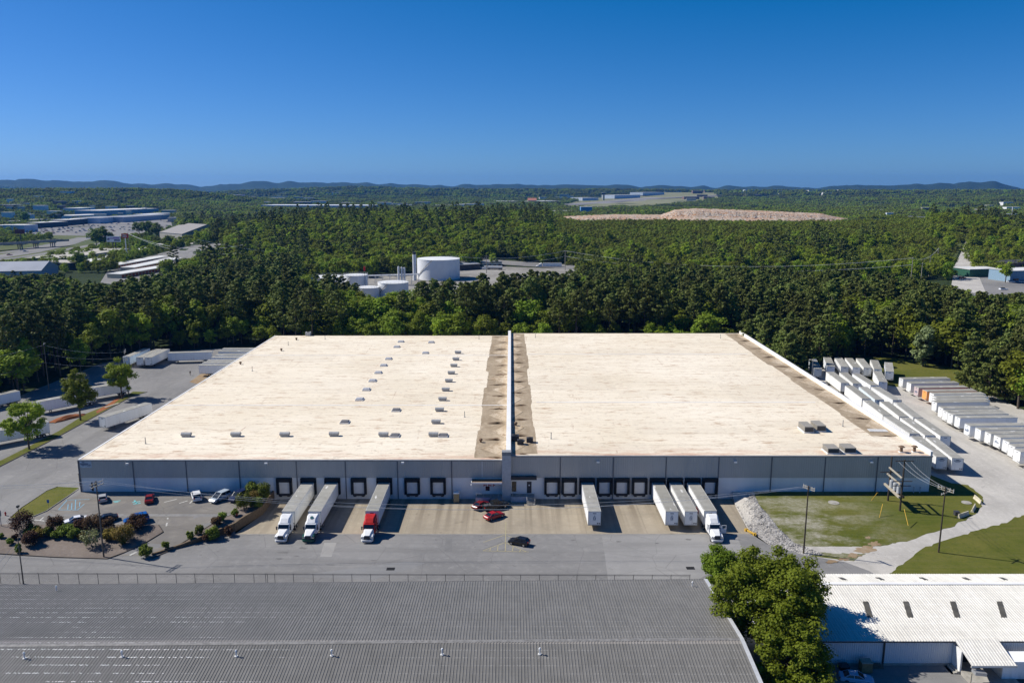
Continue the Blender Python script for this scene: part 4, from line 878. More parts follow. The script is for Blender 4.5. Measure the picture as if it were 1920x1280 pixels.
# ---------------------------------------------------------------- cars
def make_car(kind, label, color, name='parked_car', group='cars parked around the site'):
    t = thing(name, label, {'pickup': 'pickup truck', 'suv': 'car'}.get(kind, 'car'), group=group)
    if kind == 'sedan': L, W, H = 4.7, .9, 1.45; body = [(-2.35, .5, .85), (-2.2, .3, .98), (-1.5, .25, 1.0), (1.0, .25, .98), (2.0, .28, .82), (2.35, .35, .6)]; cab = [(-1.75, 1.0, .78), (-1.05, 1.42, .62), (.15, 1.45, .62), (1.05, .98, .76)]
    elif kind == 'hatch': L, W, H = 4.2, .88, 1.5; body = [(-2.1, .4, .95), (-2.0, .28, 1.02), (-1.3, .25, 1.02), (.8, .25, .98), (1.75, .28, .82), (2.1, .35, .6)]; cab = [(-2.02, 1.02, .76), (-1.5, 1.45, .64), (0, 1.5, .64), (.95, .98, .76)]
    elif kind == 'suv': L, W, H = 4.75, .95, 1.8; body = [(-2.37, .4, 1.08), (-2.3, .3, 1.12), (-1.3, .28, 1.12), (1.0, .28, 1.1), (2.1, .32, .98), (2.37, .4, .72)]; cab = [(-2.3, 1.12, .84), (-2.0, 1.76, .72), (.2, 1.8, .72), (1.05, 1.1, .82)]
    elif kind == 'van': L, W, H = 5.0, .97, 1.8; body = [(-2.5, .4, 1.05), (-2.4, .3, 1.1), (-1.3, .28, 1.1), (1.2, .28, 1.02), (2.2, .32, .85), (2.5, .4, .65)]; cab = [(-2.45, 1.1, .86), (-2.1, 1.76, .74), (.2, 1.8, .74), (1.55, 1.0, .82)]
    else: L, W, H = 6.0, 1.0, 1.9; body = [(-3.0, .55, 1.05), (-2.95, .45, 1.12), (-1.0, .42, 1.12), (1.4, .42, 1.14), (2.7, .45, 1.05), (3.0, .5, .75)]; cab = [(-1.0, 1.12, .86), (-.75, 1.85, .74), (.75, 1.88, .74), (1.5, 1.14, .84)]
    sec = lambda x, z0, z1, f: [(x, -W * f, z0 + .12), (x, -W * f * .92, z0), (x, W * f * .92, z0), (x, W * f, z0 + .12), (x, W * f, z1 - .14), (x, W * f * .9, z1), (x, -W * f * .9, z1), (x, -W * f, z1 - .14)]
    mb = MB(); n = len(body)
    mb.loft([sec(x, z0, z1, .86 if i in (0, n - 1) else (.96 if i in (1, n - 2) else 1.0)) for i, (x, z0, z1) in enumerate(body)])
    if kind == 'pickup':
        mb.box(-2.95, -1.0, -W * .98, -W * .82, 1.0, 1.3); mb.box(-2.95, -1.0, W * .82, W * .98, 1.0, 1.3); mb.box(-2.99, -2.88, -W * .9, W * .9, 1.0, 1.3)
    mb.build('body', M_PAINT, t)
    b0, r0, r1, b1 = cab
    mb = MB(); mb.add([(r0[0], -r0[2], r0[1]), (r0[0], r0[2], r0[1]), (r1[0], r1[2], r1[1]), (r1[0], -r1[2], r1[1]), (r0[0], -r0[2] - .02, r0[1] - .1), (r0[0], r0[2] + .02, r0[1] - .1), (r1[0], r1[2] + .02, r1[1] - .1), (r1[0], -r1[2] - .02, r1[1] - .1)], [(0, 1, 2, 3), (0, 1, 5, 4), (1, 2, 6, 5), (2, 3, 7, 6), (3, 0, 4, 7)])
    for s in (-1, 1):
        for (x0, z0, y0), (x1, z1, y1) in ((b0, r0), (b1, r1)): mb.tube([(x0, s * y0, z0 - .05), (x1, s * y1, z1 - .03)], .05, 4)
        xm = (r0[0] + r1[0]) / 2; mb.tube([(xm, s * (b0[2] + .015), b0[1] - .03), (xm, s * (r0[2] + .03), r0[1] - .04)], .045, 4)
    mb.build('roof', M_PAINT, t)
    mb = MB(); mb.loft([[(x, -y, z) for x, z, y in (b0, r0, r1, b1)], [(x, y, z) for x, z, y in (b0, r0, r1, b1)]]); mb.v = [(x, y, z - .03) for x, y, z in mb.v]; mb.build('windows', M_GLASS, t)
    r = .34 if kind in ('sedan', 'hatch') else .38
    for x in (-L * .3, L * .31):
        for s in (-1, 1): wheel_bm(x, s * (W - .1), r, .24).build('wheel', [M_BLACK, M_CHROME], t)
    for s in (-1, 1):
        MB().box(L / 2 - .28, L / 2 - .05, s * W * .66 - .14, s * W * .66 + .14, body[-1][2] - .02, body[-1][2] + .13).build('headlight', M_CHROME, t)
        MB().box(-L / 2 - .02, -L / 2 + .14, s * W * .72 - .13, s * W * .72 + .13, body[0][2] - .2, body[0][2] + .06).build('tail_light', M_RED, t)
    setcol(t, (*color, 1)); return t
def put_car(t, px, py, ang, z=None):
    zz = 1.4 if px < 500 else 0
    for _ in range(5): x, y = at(px, py, zz); zz = gz(x, y) if z is None else z
    t.location = (x, y, zz + .03); t.rotation_euler = (0, 0, rad(ang)); return t
put_car(make_car('hatch', 'silver hatchback parked behind the tall utility pole', (.38, .39, .41)), 193, 938, 118)
put_car(make_car('sedan', 'dark red sedan between the blue painted bays and the wall', (.2, .012, .012)), 281, 939, 110)
put_car(make_car('suv', 'white boxy SUV parked tail out against the wall', (.72, .72, .72)), 368.5, 935, 118)
put_car(make_car('van', 'light blue grey minivan nosed out beside the white SUV', (.4, .46, .52)), 413, 937, 244)
put_car(make_car('suv', 'dark navy SUV parked in the shade next to the tall shrubs', (.012, .02, .07)), 447, 936, 250)
put_car(make_car('sedan', 'white sedan behind the red leaved shrubs', (.72, .72, .74)), 141, 981, 212)
put_car(make_car('sedan', 'black sedan mostly hidden by red shrubs and the utility pole', (.012, .013, .018)), 198, 977, 212)
put_car(make_car('suv', 'bright blue SUV behind the yellow shrub', (.01, .09, .32)), 256, 979, 212)
put_car(make_car('sedan', 'dark red sedan parked closest to the entrance canopy', (.16, .008, .01)), 902, 951, 52)
put_car(make_car('pickup', 'black crew cab pickup with a silvery load in its bed', (.012, .014, .016), name='pickup_truck'), 929, 953, 30)
put_car(make_car('sedan', 'bright red coupe parked nearest the yellow road lines', (.34, .012, .02)), 926.5, 971, 40)
put_car(make_car('hatch', 'black hatchback driving across the asphalt', (.012, .012, .014)), 973, 1020, 158)
mb = MB(); rs = random.Random(2)
for k in range(9): mb.box(-2.7 + .17 * k, -2.58 + .17 * k, rs.uniform(-.6, -.2), rs.uniform(.2, .6), 1.12, rs.uniform(1.2, 1.5))
pk = [o for o in COL.objects if o.name.startswith('pickup_truck')][0]
lo = mb.build('cargo', M_CHROME); lo.location = pk.location; lo.rotation_euler = pk.rotation_euler; tag(lo, 'bright metal scrap lying in the bed of the black pickup', 'scrap')
put_car(make_car('sedan', 'pale blue sedan in the yard below the big tree', (.45, .55, .7)), 1605, 1278, -12, z=-.5)

# ---------------------------------------------------------------- roof equipment
def rpt(px, py, z): return (*at(px, py, z), z + .003)
bv = thing('roof_vent', 'x', 'roof vent', group='hooded roof vents')
M_VENT = plain('weathered_vent', (.42, .42, .41), .5, .12, 1.5); MB().box(-1.0, 1.0, -.5, .5, 0, .5).build('curb', M_VENT, bv)
mb = MB(); pr = [(.62 * math.cos(t), .55 + .5 * math.sin(t)) for t in np.linspace(-.5, math.pi + .5, 11)]
mb.loft([[(x, a, b) for a, b in pr] for x in (-1.15, 1.15)]); mb.build('hood', M_VENT, bv)
C6 = lambda a, b: (640 + a / 4.571, 610 + b / 4.571); C5 = lambda a, b: (260 + a / 4.74, 610 + b / 4.74); C7 = lambda a, b: (1060 + a / 4.571, 610 + b / 4.571); C8 = lambda a, b: (1400 + a / 4.8, 720 + b / 4.8)
vents = [(C6(1000, 240), 'beside the fire wall, %s of its row from the back edge')] + [(C6(*p), 'beside the fire wall, %s of its row from the back edge') for p in ((982, 297), (965, 353), (943, 416), (922, 484), (895, 560), (868, 642), (842, 733), (812, 838))]
vents += [(C6(790, 948), 'with rusty rim near the front eave, touching a dark hatch'), (C6(362, 948), 'near the front eave, paired with a hatch')]
fr = ['nearest the warehouse corner with the sign', 'second from the corner with the sign', 'third from the corner with the sign', 'fourth from the corner with the sign']
vents += [(C5(425, 985), fr[0]), (C5(865, 983), fr[1]), (C5(1300, 983), fr[2]), (C5(1737, 980), fr[3])]
for i, (p, d) in enumerate(vents):
    lab = 'grey hooded roof vent ' + (d % ORD[i] if '%s' in d else d if i < 11 else 'along the front eave, ' + d)
    if i == 0: bv.location = rpt(*p, ZL); bv['label'] = lab
    else: copy_thing(bv, rpt(*p, ZL), 0, lab)
ht = thing('roof_hatch', 'x', 'roof hatch', group='flat square roof hatches'); MB().box(-1.15, 1.15, -1.15, 1.15, 0, .3).build('curb', M_PARAPET, ht)
mb = MB(); mb.loft([[(-1.05, -1.05, .3), (1.05, -1.05, .3), (1.05, 1.05, .3), (-1.05, 1.05, .3)], [(-.9, -.9, .52), (.9, -.9, .52), (.9, .9, .52), (-.9, .9, .52)]]); mb.build('lid', plain('hatch_lid', (0.4, 0.4, 0.4), 0.5, objcol=True), ht)
hat = [((510, 142), 0), ((475, 187), 0), ((405, 289), 0), ((362, 346), 0), ((317, 408), 0), ((268, 477), 0), ((215, 553), 0), ((157, 637), 0), ((720, 239), 0), ((770, 147), 0), ((470, 730), 1), ((30, 832), 1), ((460, 948), 1), ((873, 948), 1)]
hl = ['pale square roof hatch, %s from the back in the diagonal line of hatches' % ORD[k] for k in range(8)] + ['pale roof hatch standing apart just behind the white seam', 'pale roof hatch standing apart near the back edge',
      'dark roof hatch standing alone in the middle, just in front of the long white seam', 'dark roof hatch standing alone left of the vents', 'dark roof hatch next to the pale vent near the front eave', 'dark roof hatch next to the rusty rimmed vent']
for i, ((a, b), dk_) in enumerate(hat):
    o = ht if i == 0 else copy_thing(ht, (0, 0, 0), 0)
    o.location = rpt(*C6(a, b), ZL); o['label'] = hl[i]; setcol(o, (.45, .43, .42, 1) if dk_ else (1.2, 1.2, 1.25, 1))
def hvac(px, py, z, w_, d_, h, lab, m=None):
    t = thing('rooftop_unit', lab, 'air handler', rpt(px, py, z), group='louvred roof units')
    MB().box(-w_ - .15, w_ + .15, -d_ - .15, d_ + .15, 0, .25).build('curb', M_PARAPET, t)
    MB().box(-w_, w_, -d_, d_, .25, h).build('casing', m or plain('unit_casing', (0.26, 0.24, 0.205), 0.6, 0.1, 2), t)
    mb = MB()
    for k in range(7): mb.box(-w_ * .92, w_ * .92, -d_ - .05, -d_ - .004, .35 + (h - .5) * k / 7, .35 + (h - .5) * (k + .55) / 7)
    mb.build('louvre', M_DARK, t)
    MB().box(-w_ - .06, w_ + .06, -d_ - .06, d_ + .06, h, h + .07).build('lid', plain('unit_lid', (0.34, 0.315, 0.27), 0.6, 0.1, 2), t)
hvac(*C8(530, 415), ZR, 1.05, 2.2, 1.5, 'tall louvred roof unit of the upper pair, on the fire wall side')
hvac(*C8(640, 405), ZR, 1.05, 2.2, 1.5, 'tall louvred roof unit of the upper pair, on the parapet side')
hvac(*C8(755, 608), ZR, 1.25, 1.6, 1.25, 'low louvred roof unit at the front eave, on the fire wall side')
hvac(*C8(905, 604), ZR, 1.25, 1.6, 1.25, 'low louvred roof unit at the front eave, on the parapet side')
def pipe(px, py, z, h, r, lab, m=None, cap=False):
    mb = MB().cyl((0, 0, 0), (0, 0, h), r, n=8); mb.cyl((0, 0, 0), (0, 0, .08), r * 2.6, n=8)
    if cap: mb.cyl((0, 0, h - .05), (0, 0, h + .18), r * 2.4, r * .6, n=10)
    o = mb.build('vent_pipe', m or M_GREY); o.location = rpt(px, py, z); tag(o, lab, 'vent pipe', 'thin vent pipes on the warehouse roof')
for p, z, lab in ((C6(1057, 785), ZL, 'tall thin vent pipe just in front of the white seam near the fire wall'), (C6(1798, 970), ZR, 'tall thin vent pipe on the right roof near the dark condensers'), (C6(1180, 118), ZL, 'thin vent pipe close to the back edge beside the gutter strip'),
                  (C6(1663, 105), ZR, 'thin vent pipe at the back edge of the right roof near the fire wall'), (C5(62, 1050), ZL, 'thin vent pipe near the front corner of the left roof'), (C5(1010, 405), ZL, 'short vent pipe behind the middle seam on the left roof'),
                  (C5(1657, 122), ZL, 'thin vent pipe at the back edge near the condenser'), (C5(1330, 178), ZL, 'short dark vent pipe between two turbines'), (C8(865, 378), ZR, 'thin vent pipe near the dirty parapet strip'), (C7(1330, 110), ZR, 'thin vent pipe at the back corner by the parapet')):
    pipe(*p, z, 1.6, .09, lab)
for p, lab in ((C8(1390, 612), 'rusty mushroom vent by the parapet, on the fire wall side'), (C8(1508, 610), 'rusty mushroom vent by the parapet, closest to it')):
    t = thing('mushroom_vent', lab, 'roof vent', rpt(*p, ZR), group='rusty mushroom vents'); MB().box(-.5, .5, -.5, .5, 0, .15).build('curb', M_PARAPET, t)
    MB().cyl((0, 0, .15), (0, 0, 1.25), .32, n=12).build('stack', M_RUST, t); MB().cyl((0, 0, 1.25), (0, 0, 1.55), .75, .3, n=12).build('cap', M_RUST, t)
for p, lab in ((C5(905, 345), 'round turbine vent at the left eave'), (C5(1268, 226), 'round turbine vent near the back, in front of the short pipe'), (C5(1402, 130), 'round turbine vent near the back edge'), (C6(1195, 1000), 'small turbine vent on the grey strip left of the fire wall'), (C6(1495, 858), 'small turbine vent on the grey strip right of the fire wall')):
    t = thing('turbine_vent', lab, 'roof vent', rpt(*p, ZL if p[0] < 950 else ZR), group='round turbine vents'); MB().cyl((0, 0, 0), (0, 0, .35), .25, n=10).build('collar', M_RUST, t)
    mb = MB(); mb.loft([[(r * math.cos(a), r * math.sin(a), z) for a in np.linspace(0, 6.283, 13)[:-1]] for r, z in ((.25, .35), (.42, .5), (.46, .68), (.38, .86), (.15, .97))]); mb.build('turbine', M_RUST, t)
for p, z, s, lab in ((C5(1508, 90), ZL, 1.0, 'box condenser standing at the back edge of the left roof'), (C6(1490, 985), ZR, .9, 'dark condenser nearest the fire wall at the front of the right roof'), (C6(1535, 1018), ZR, .75, 'dark condenser in front of the other two by the fire wall'), (C6(1615, 1000), ZR, .75, 'dark condenser farthest from the fire wall of the three')):
    t = thing('condenser', lab, 'condenser', rpt(*p, z), group='box condensers on the roof'); m = M_LGREY if z == ZL else M_DARK
    MB().box(-s, s, -s * .8, s * .8, .15, 1.5 * s).build('casing', m, t); MB().cyl((0, 0, 1.5 * s), (0, 0, 1.5 * s + .08), s * .6, n=14).build('fan', M_BLACK, t)
    mb = MB()
    for x in (-s * .8, s * .8): mb.box(x - .06, x + .06, -s * .8, s * .8, 0, .15)
    mb.build('foot', M_RUST, t)
o = MB().box(-2.2, 2.2, -1.0, 1.0, 0, .12).build('roof_platform', M_OFFW); o.location = rpt(*C8(1180, 418), ZR); o.rotation_euler = (0, 0, -.1); tag(o, 'pale flat platform on the dirty strip beside the parapet', 'platform')
def roofpipe(px, py, lab):
    z = 6.5
    for _ in range(5):
        x, y = at(px, py, z); yy = y - sk * (x + 120); z = 7.15 - 1.8 * abs(yy - 97.7) / 19
    t = thing('roof_pipe', lab, 'vent pipe', (x, y, z), group='white stub vents on the grey roof')
    MB().cyl((0, 0, -.1), (0, 0, .8), .09, n=8).build('pipe', M_WHITE, t); MB().cyl((0, 0, .8), (0, 0, .98), .17, .1, n=8).build('cap', M_WHITE, t); MB().cyl((0, 0, -.05), (0, 0, .1), .26, n=8).build('flashing', M_OFFW, t)
for i, p in enumerate(((46, 1234), (229, 1231), (443, 1230), (622, 1229))): roofpipe(*p, 'white stub vent below the ridge of the grey roof, %s from the left picture edge' % ORD[i])
for p, lab in (((829, 1227), 'white stub vent in the middle of the grey roof'), ((1012, 1226), 'white stub vent below the ridge, nearest the big tree'), ((106, 1108), 'white stub vent near the fence at the left end of the grey roof'), ((1298, 1100), 'white stub vent in the far corner of the grey roof by the big tree')): roofpipe(*p, lab)

# ---------------------------------------------------------------- poles, wires, fence
def pole(name, label, x, y, z, h, arms, r=.16, m=None, az=0.0, extras=None, group='wooden utility poles'):
    t = thing(name, label, 'utility pole', (x, y, z), az, group)
    MB().cyl((0, 0, -.3), (0, 0, h), r, r * .65, n=10).build('pole', m or M_WOOD, t)
    for k, (zz, L, th) in enumerate(arms):
        a = MB().box(-.06, .06, -L, L, zz - .06, zz + .06, M=Matrix.Translation((.17, 0, 0)) @ Matrix.Rotation(th, 4, 'Z')).build('crossarm', M_WOODP, t)
        mb = MB()
        for s in (-1, -.55, .55, 1): mb.cyl((.17 - math.sin(th) * L * s * .95, math.cos(th) * L * s * .95, zz + .06), (.17 - math.sin(th) * L * s * .95, math.cos(th) * L * s * .95, zz + .3), .06, n=6)
        mb.build('insulator', M_LGREY, a)
    return t
P1 = pole('utility_pole', 'tall wooden utility pole with double crossarm in the planter', -76.6, 139.4, .05, 15.1, [(14.7, 1.5, .25), (14.1, 1.5, .25)], az=rad(-35))
P2 = pole('utility_pole', 'dark slender utility pole at the foot of the riprap', 55.6, 140.9, .2, 13.4, [(13.1, 1.25, 0), (12.7, 1.25, 0)], m=M_WOODD, az=rad(35))
P3 = pole('utility_pole', 'dark utility pole standing in the lower lawn across the gravel drive', 81.4, 141.2, 0, 13.3, [(12.9, 1.5, 0), (12.5, 1.5, 0), (12.0, 1.5, rad(90))], m=M_WOODD, az=rad(35))
P4 = pole('utility_pole', 'short plain pole with guy wires inside the fence corner', -85.6, 129.2, 0, 8.6, [], r=.12)
hf = thing('transformer_bank', 'two pole timber frame carrying three grey transformers in the lawn', 'transformer', (81.5, 159.6, 1.7), rad(0), None)
for y, h in ((2.9, 10.1), (-2.5, 11.3)):
    MB().cyl((0, y, -.2), (0, y, h), .2, .15, n=10).build('pole', M_WOODD, hf)
def arm(p, q, wd, m, nm='crossarm'):
    p = Vector(p); q = Vector(q); d = (q - p).normalized(); sd_ = d.cross(Vector((0, 0, 1))).normalized() * wd; up = Vector((0, 0, wd))
    return MB().loft([[w_ - sd_ - up, w_ + sd_ - up, w_ + sd_ + up, w_ - sd_ + up] for w_ in (p, q)]).build(nm, m, hf)
arm((-.25, 3.1, 7.6), (-.25, -2.6, 7.3), .14, M_WOODP); arm((-.45, 3.3, 6.1), (-.45, -2.6, 5.9), .14, M_WOODP); arm((-.55, 3.9, 3.6), (-.55, -2.9, 3.2), .2, M_WOODP); arm((.3, 3.6, 3.4), (.3, -2.9, 3.2), .2, M_WOODD)
arm((-1.9, -2.5, 11.0), (1.9, -2.5, 11.0), .07, M_WOODD); arm((-2.0, -2.5, 6.6), (2.0, -2.5, 6.6), .07, M_WOODD); arm((-1.9, -2.5, 5.6), (1.8, -2.5, 5.6), .07, M_WOODD); arm((-2.2, 2.9, 6.6), (2.0, 2.9, 6.6), .07, M_WOODD)
for y in (1.7, 0.1, -1.5):
    tr = MB().cyl((-.15, y, 3.65), (-.15, y, 5.2), .42, n=14).build('transformer', M_LGREY, hf)
    mb = MB(); mb.cyl((-.3, y - .15, 5.2), (-.3, y - .15, 5.6), .07, n=6); mb.cyl((0, y + .15, 5.2), (0, y + .15, 5.6), .07, n=6); mb.build('bushing', M_LGREY, tr)
def wire(label, a, b, sag, r=.022, m=None):
    pts = []
    for k in range(17):
        t = k / 16; pts.append((a[0] + (b[0] - a[0]) * t, a[1] + (b[1] - a[1]) * t, a[2] + (b[2] - a[2]) * t - 4 * sag * t * (1 - t)))
    o = MB().tube(pts, r, 4).build('power_line', m or M_LGREY, fix=False); return tag(o, label, 'cable', 'overhead wires')
for k, (dx, dz) in enumerate(((-.8, 15.0), (0, 14.4), (.8, 15.0))):
    wire('thin wire sagging across the warehouse front from the planter pole, %s of three' % ORD[k], (-76.6 + dx, 139.6 + dx * .3, dz), (55.4 + dx, 141 + dx * .3, 13.5 - .3 * (k == 1)), 4.2 + .5 * k)
    wire('thin overhead wire from the planter pole to the left picture edge, %s of three' % ORD[k], (-76.6 + dx, 139.6, dz), (-170, 150 + dx, 14.5), 2.5)
    wire('wire between the transformer frame and the lawn pole, %s of three' % ORD[k], (80.2 + 1.3 * k, 157.1, 12.6), (80.6 + .8 * k, 141.5 - .4 * k, 13.0), .8)
wire('guy wire from the short pole to the ground by the fence', (-85.6, 129.2, 8.2), (-92.5, 127.5, 0), 0.05); wire('second guy wire from the short pole', (-85.6, 129.2, 7.2), (-91, 128, 0), .05)
for p, q, k in (((1620, 922), (1633, 938), 'behind the transformer frame'), ((1649, 969), (1662, 951), 'in front of the transformer frame, sloping to its far pole'), ((1697, 955), (1703, 984), 'beside the transformer frame near its shadow')):
    a = at(*p, 1.7); b = at(*q, 1.7); up = (b if q[1] < p[1] else a); lowp = (a if q[1] < p[1] else b)
    mb = MB().tube([(*lowp, 1.6), (lowp[0] + (81.5 - lowp[0]) * .22, lowp[1] + (159.6 - lowp[1]) * .3, 3.9)], .06, 6); tag(mb.build('guy_guard', M_YEL), 'yellow guy wire guard ' + k, 'guy guard', 'yellow guy guards')
# chain link fence
fe = thing('chain_link_fence', 'long dark chain link fence with barbed arms behind the grey roof', 'fence')
FXY = lambda x: 129.3 - (x + 89) * 0.006
fx = [at(px / 3, 1092, 0)[0] for px in (10, 118, 228, 338, 452, 560, 676, 782, 887, 1000, 1105, 1208, 1327, 1436, 1502, 1512, 1553, 1658, 1768, 1880)]
fx = [-96.5, -93] + fx; s0 = fx[-1]
while fx[-1] < 31: fx.append(fx[-1] + 3.28)
for x in fx:
    y = FXY(x); mb = MB().cyl((x, y, -.1), (x, y, 1.85), .045, n=6); mb.cyl((x, y, 1.85), (x + .02, y - .3, 2.2), .03, n=5); mb.build('fence_post', M_DARK, fe)
MB().tube([(fx[0], FXY(fx[0]), 1.83), (fx[-1], FXY(fx[-1]), 1.83)], .03).build('top_rail', M_DARK, fe)
mb = MB()
for k in (1, 2, 3): mb.tube([(fx[0], FXY(fx[0]) - .1 * k, 1.85 + .115 * k), (fx[-1], FXY(fx[-1]) - .1 * k, 1.85 + .115 * k)], .012, 4)
mb.build('barbed_wire', M_DARK, fe)
gm = G('chain_link', 0.6, 0.3); gm.color((0.16, 0.155, 0.15)); p = gm.obj(); x_, y_, z_ = gm.sep(p)
da = gm.math('FRACT', gm.math('MULTIPLY', gm.math('ADD', x_, z_), 9)); db = gm.math('FRACT', gm.math('MULTIPLY', gm.math('SUBTRACT', x_, z_), 9))
gm.put(gm.b.inputs['Alpha'], gm.math('MAXIMUM', gm.math('LESS_THAN', da, .05), gm.math('LESS_THAN', db, .05)))
MB().poly([(fx[0], FXY(fx[0]), .05), (fx[-1], FXY(fx[-1]), .05), (fx[-1], FXY(fx[-1]), 1.8), (fx[0], FXY(fx[0]), 1.8)]).build('mesh', gm.mat, fe, fix=False)

# ---------------------------------------------------------------- small things
t = thing('portable_toilet', 'beige portable toilet with white roof near the entrance', 'toilet', (*at(856, 940.5, 0), 0))
MB().box(-.6, .6, -.6, .6, .12, 2.1).build('cabin', plain('beige_cabin', (0.42, 0.35, 0.2), 0.6), t); MB().box(-.5, .5, -.64, -.602, .2, 2.0).build('door', plain('beige_door', (0.36, 0.3, 0.17), 0.6), t)
mb = MB(); mb.loft([[(x, -.66 * a, 2.1 + b) for x, b in ((-.66 * a, 0), (.66 * a, 0))] + [(x, .66 * a, 2.1 + b) for x, b in ((.66 * a, 0), (-.66 * a, 0))] for a, b in ((1, 0),)] + [[(-.64, -.64, 2.25), (.64, -.64, 2.25), (.64, .64, 2.25), (-.64, .64, 2.25)], [(-.4, -.4, 2.42), (.4, -.4, 2.42), (.4, .4, 2.42), (-.4, .4, 2.42)]]); mb.build('roof', M_WHITE, t)
MB().box(-.62, .62, -.62, .62, 0, .12).build('skid', M_DARK, t)
for i, (p, a, k) in enumerate((((1806, 968), 30, 'nearest the gravel bend, lying lengthwise'), ((1825, 957), 52, 'in the middle of the bend'), ((1833, 941), 82, 'standing upright to the back of the bend'))):
    pr = [(-.3, 0), (.3, 0), (.3, .12), (.13, .4), (.09, .85), (-.09, .85), (-.13, .4), (-.3, .12)]
    mb = MB(); mb.prism([(a_, b_) for a_, b_ in pr], -1.7, 1.7); o = mb.build('jersey_barrier', M_CREAM); x, y = at(*p, 1.6); o.location = (x, y, gz(x, y)); o.rotation_euler = (0, 0, rad(a - 90)); tag(o, 'cream concrete barrier at the gravel drive, ' + k, 'barrier', 'concrete barriers at the bend')
def drain(px, py, wd, lab):
    x, y = at(px, py, 0); mb = MB().box(x - wd, x + wd, y - .55, y + .55, -.05, .02)
    for k in range(8): mb.box(x - wd + .05 + k * wd * .25, x - wd + .12 + k * wd * .25, y - .5, y + .5, .02, .04)
    o = mb.build('storm_drain', M_BLACK); tag(o, lab, 'drain', 'storm drains')
drain(732.5, 1066, .75, 'dark slotted drain in the asphalt below the red tractor'); drain(1294.5, 1064.5, .75, 'dark slotted drain in the asphalt beside the big tree')
x, y = at(1812, 943, 1.7); o = MB().cyl((0, 0, -.2), (0, 0, .12), 1.0, n=20).cyl((0, 0, .12), (0, 0, .16), .35, n=14).build('manhole', M_CONCW); o.location = (x, y, gz(x, y)); tag(o, 'round concrete manhole in the lawn beside the barriers', 'manhole')
x, y = at(1563, 943, 1.7); o = MB().cyl((0, 0, -.2), (0, 0, .1), 1.15, n=20).cyl((0, 0, .1), (0, 0, .14), .4, n=14).build('manhole', M_CONCW); o.location = (x, y, gz(x, y)); tag(o, 'round manhole in the patchy lawn near the wall', 'manhole')
x, y = at(11, 969, 1.3); t = thing('fire_hydrant', 'red fire hydrant beside the driveway entrance', 'hydrant', (x, y, gz(x, y)))
MB().cyl((0, 0, 0), (0, 0, .65), .14, n=10).cyl((0, 0, .65), (0, 0, .85), .17, .06, n=10).build('barrel', M_RED, t); MB().cyl((-.24, 0, .5), (.24, 0, .5), .07, n=8).build('nozzle', M_RED, t)
x, y = at(481.5, 956, 1.3); t = thing('fire_hydrant', 'red hydrant in the mulch below the tall shrubs', 'hydrant', (-56.6, 154.6, 1.7))
MB().cyl((0, 0, 0), (0, 0, .7), .15, n=10).cyl((0, 0, .7), (0, 0, .9), .18, .06, n=10).build('barrel', M_RED, t); MB().cyl((-.26, 0, .5), (.26, 0, .5), .08, n=8).build('nozzle', M_RED, t)
x, y = at(35, 962, 1.4); t = thing('mail_box', 'dark mailbox on a post beside the driveway', 'mailbox', (x, y, gz(x, y))); MB().box(-.05, .05, -.05, .05, 0, 1.1).build('post', M_WOODD, t); MB().box(-.2, .2, -.28, .28, 1.1, 1.5).build('box', M_DARK, t)
x, y = at(92, 956, 1.5); t = thing('parking_sign', 'small blue parking sign on a thin post in the lawn', 'sign', (x, y, gz(x, y))); MB().cyl((0, 0, 0), (0, 0, 2.2), .03, n=6).build('post', M_GREY, t); MB().box(-.25, .25, -.05, -.03, 1.5, 2.2).build('panel', plain('sign_blue', (0.02, 0.16, 0.45), 0.5), t)
x, y = at(3, 990, .9); t = pole('light_pole', 'thin grey pole at the driveway mouth by the hydrant', x, y, gz(x, y), 6.2, [], r=.07, m=M_GREY, group='slim poles')
MB().box(-.2, .2, -.12, .12, 2.2, 3.4).build('control_box', M_GREY, t)
t = thing('guard_post', 'yellow timber barrier lying at the foot of the riprap', 'barrier', (*at(1407, 999, 0), 0), rad(-62)); MB().box(-1.6, 1.6, -.14, .14, .1, .4).build('beam', M_YEL, t); MB().box(-1.3, -1.0, -.35, .35, 0, .5).build('support', M_YEL, t); MB().box(1.0, 1.3, -.35, .35, 0, .5).build('support', M_YEL, t)
for px, py, lab in ((1718, 928, 'nearest the transformer frame'), (1730, 928, 'nearest the warehouse corner')):
    x, y = at(px, py, 1.7); mb = MB().cyl((0, 0, -.1), (0, 0, 1.3), .11, n=8).cyl((0, 0, 1.3), (0, 0, 1.5), .16, n=8); o = mb.build('standpipe', M_LGREY); o.location = (x, 167.2, 1.7); tag(o, 'grey standpipe against the warehouse wall, ' + lab, 'pipe', 'standpipes at the wall')
o = MB().box(-.45, .45, -.4, .4, 0, .8).box(-.5, .5, -.45, .45, .8, .87).build('utility_cabinet', M_DARK); x, y = at(1793, 966, 1.6); o.location = (x, y, gz(x, y)); tag(o, 'small dark utility cabinet in the lawn near the barriers', 'cabinet')
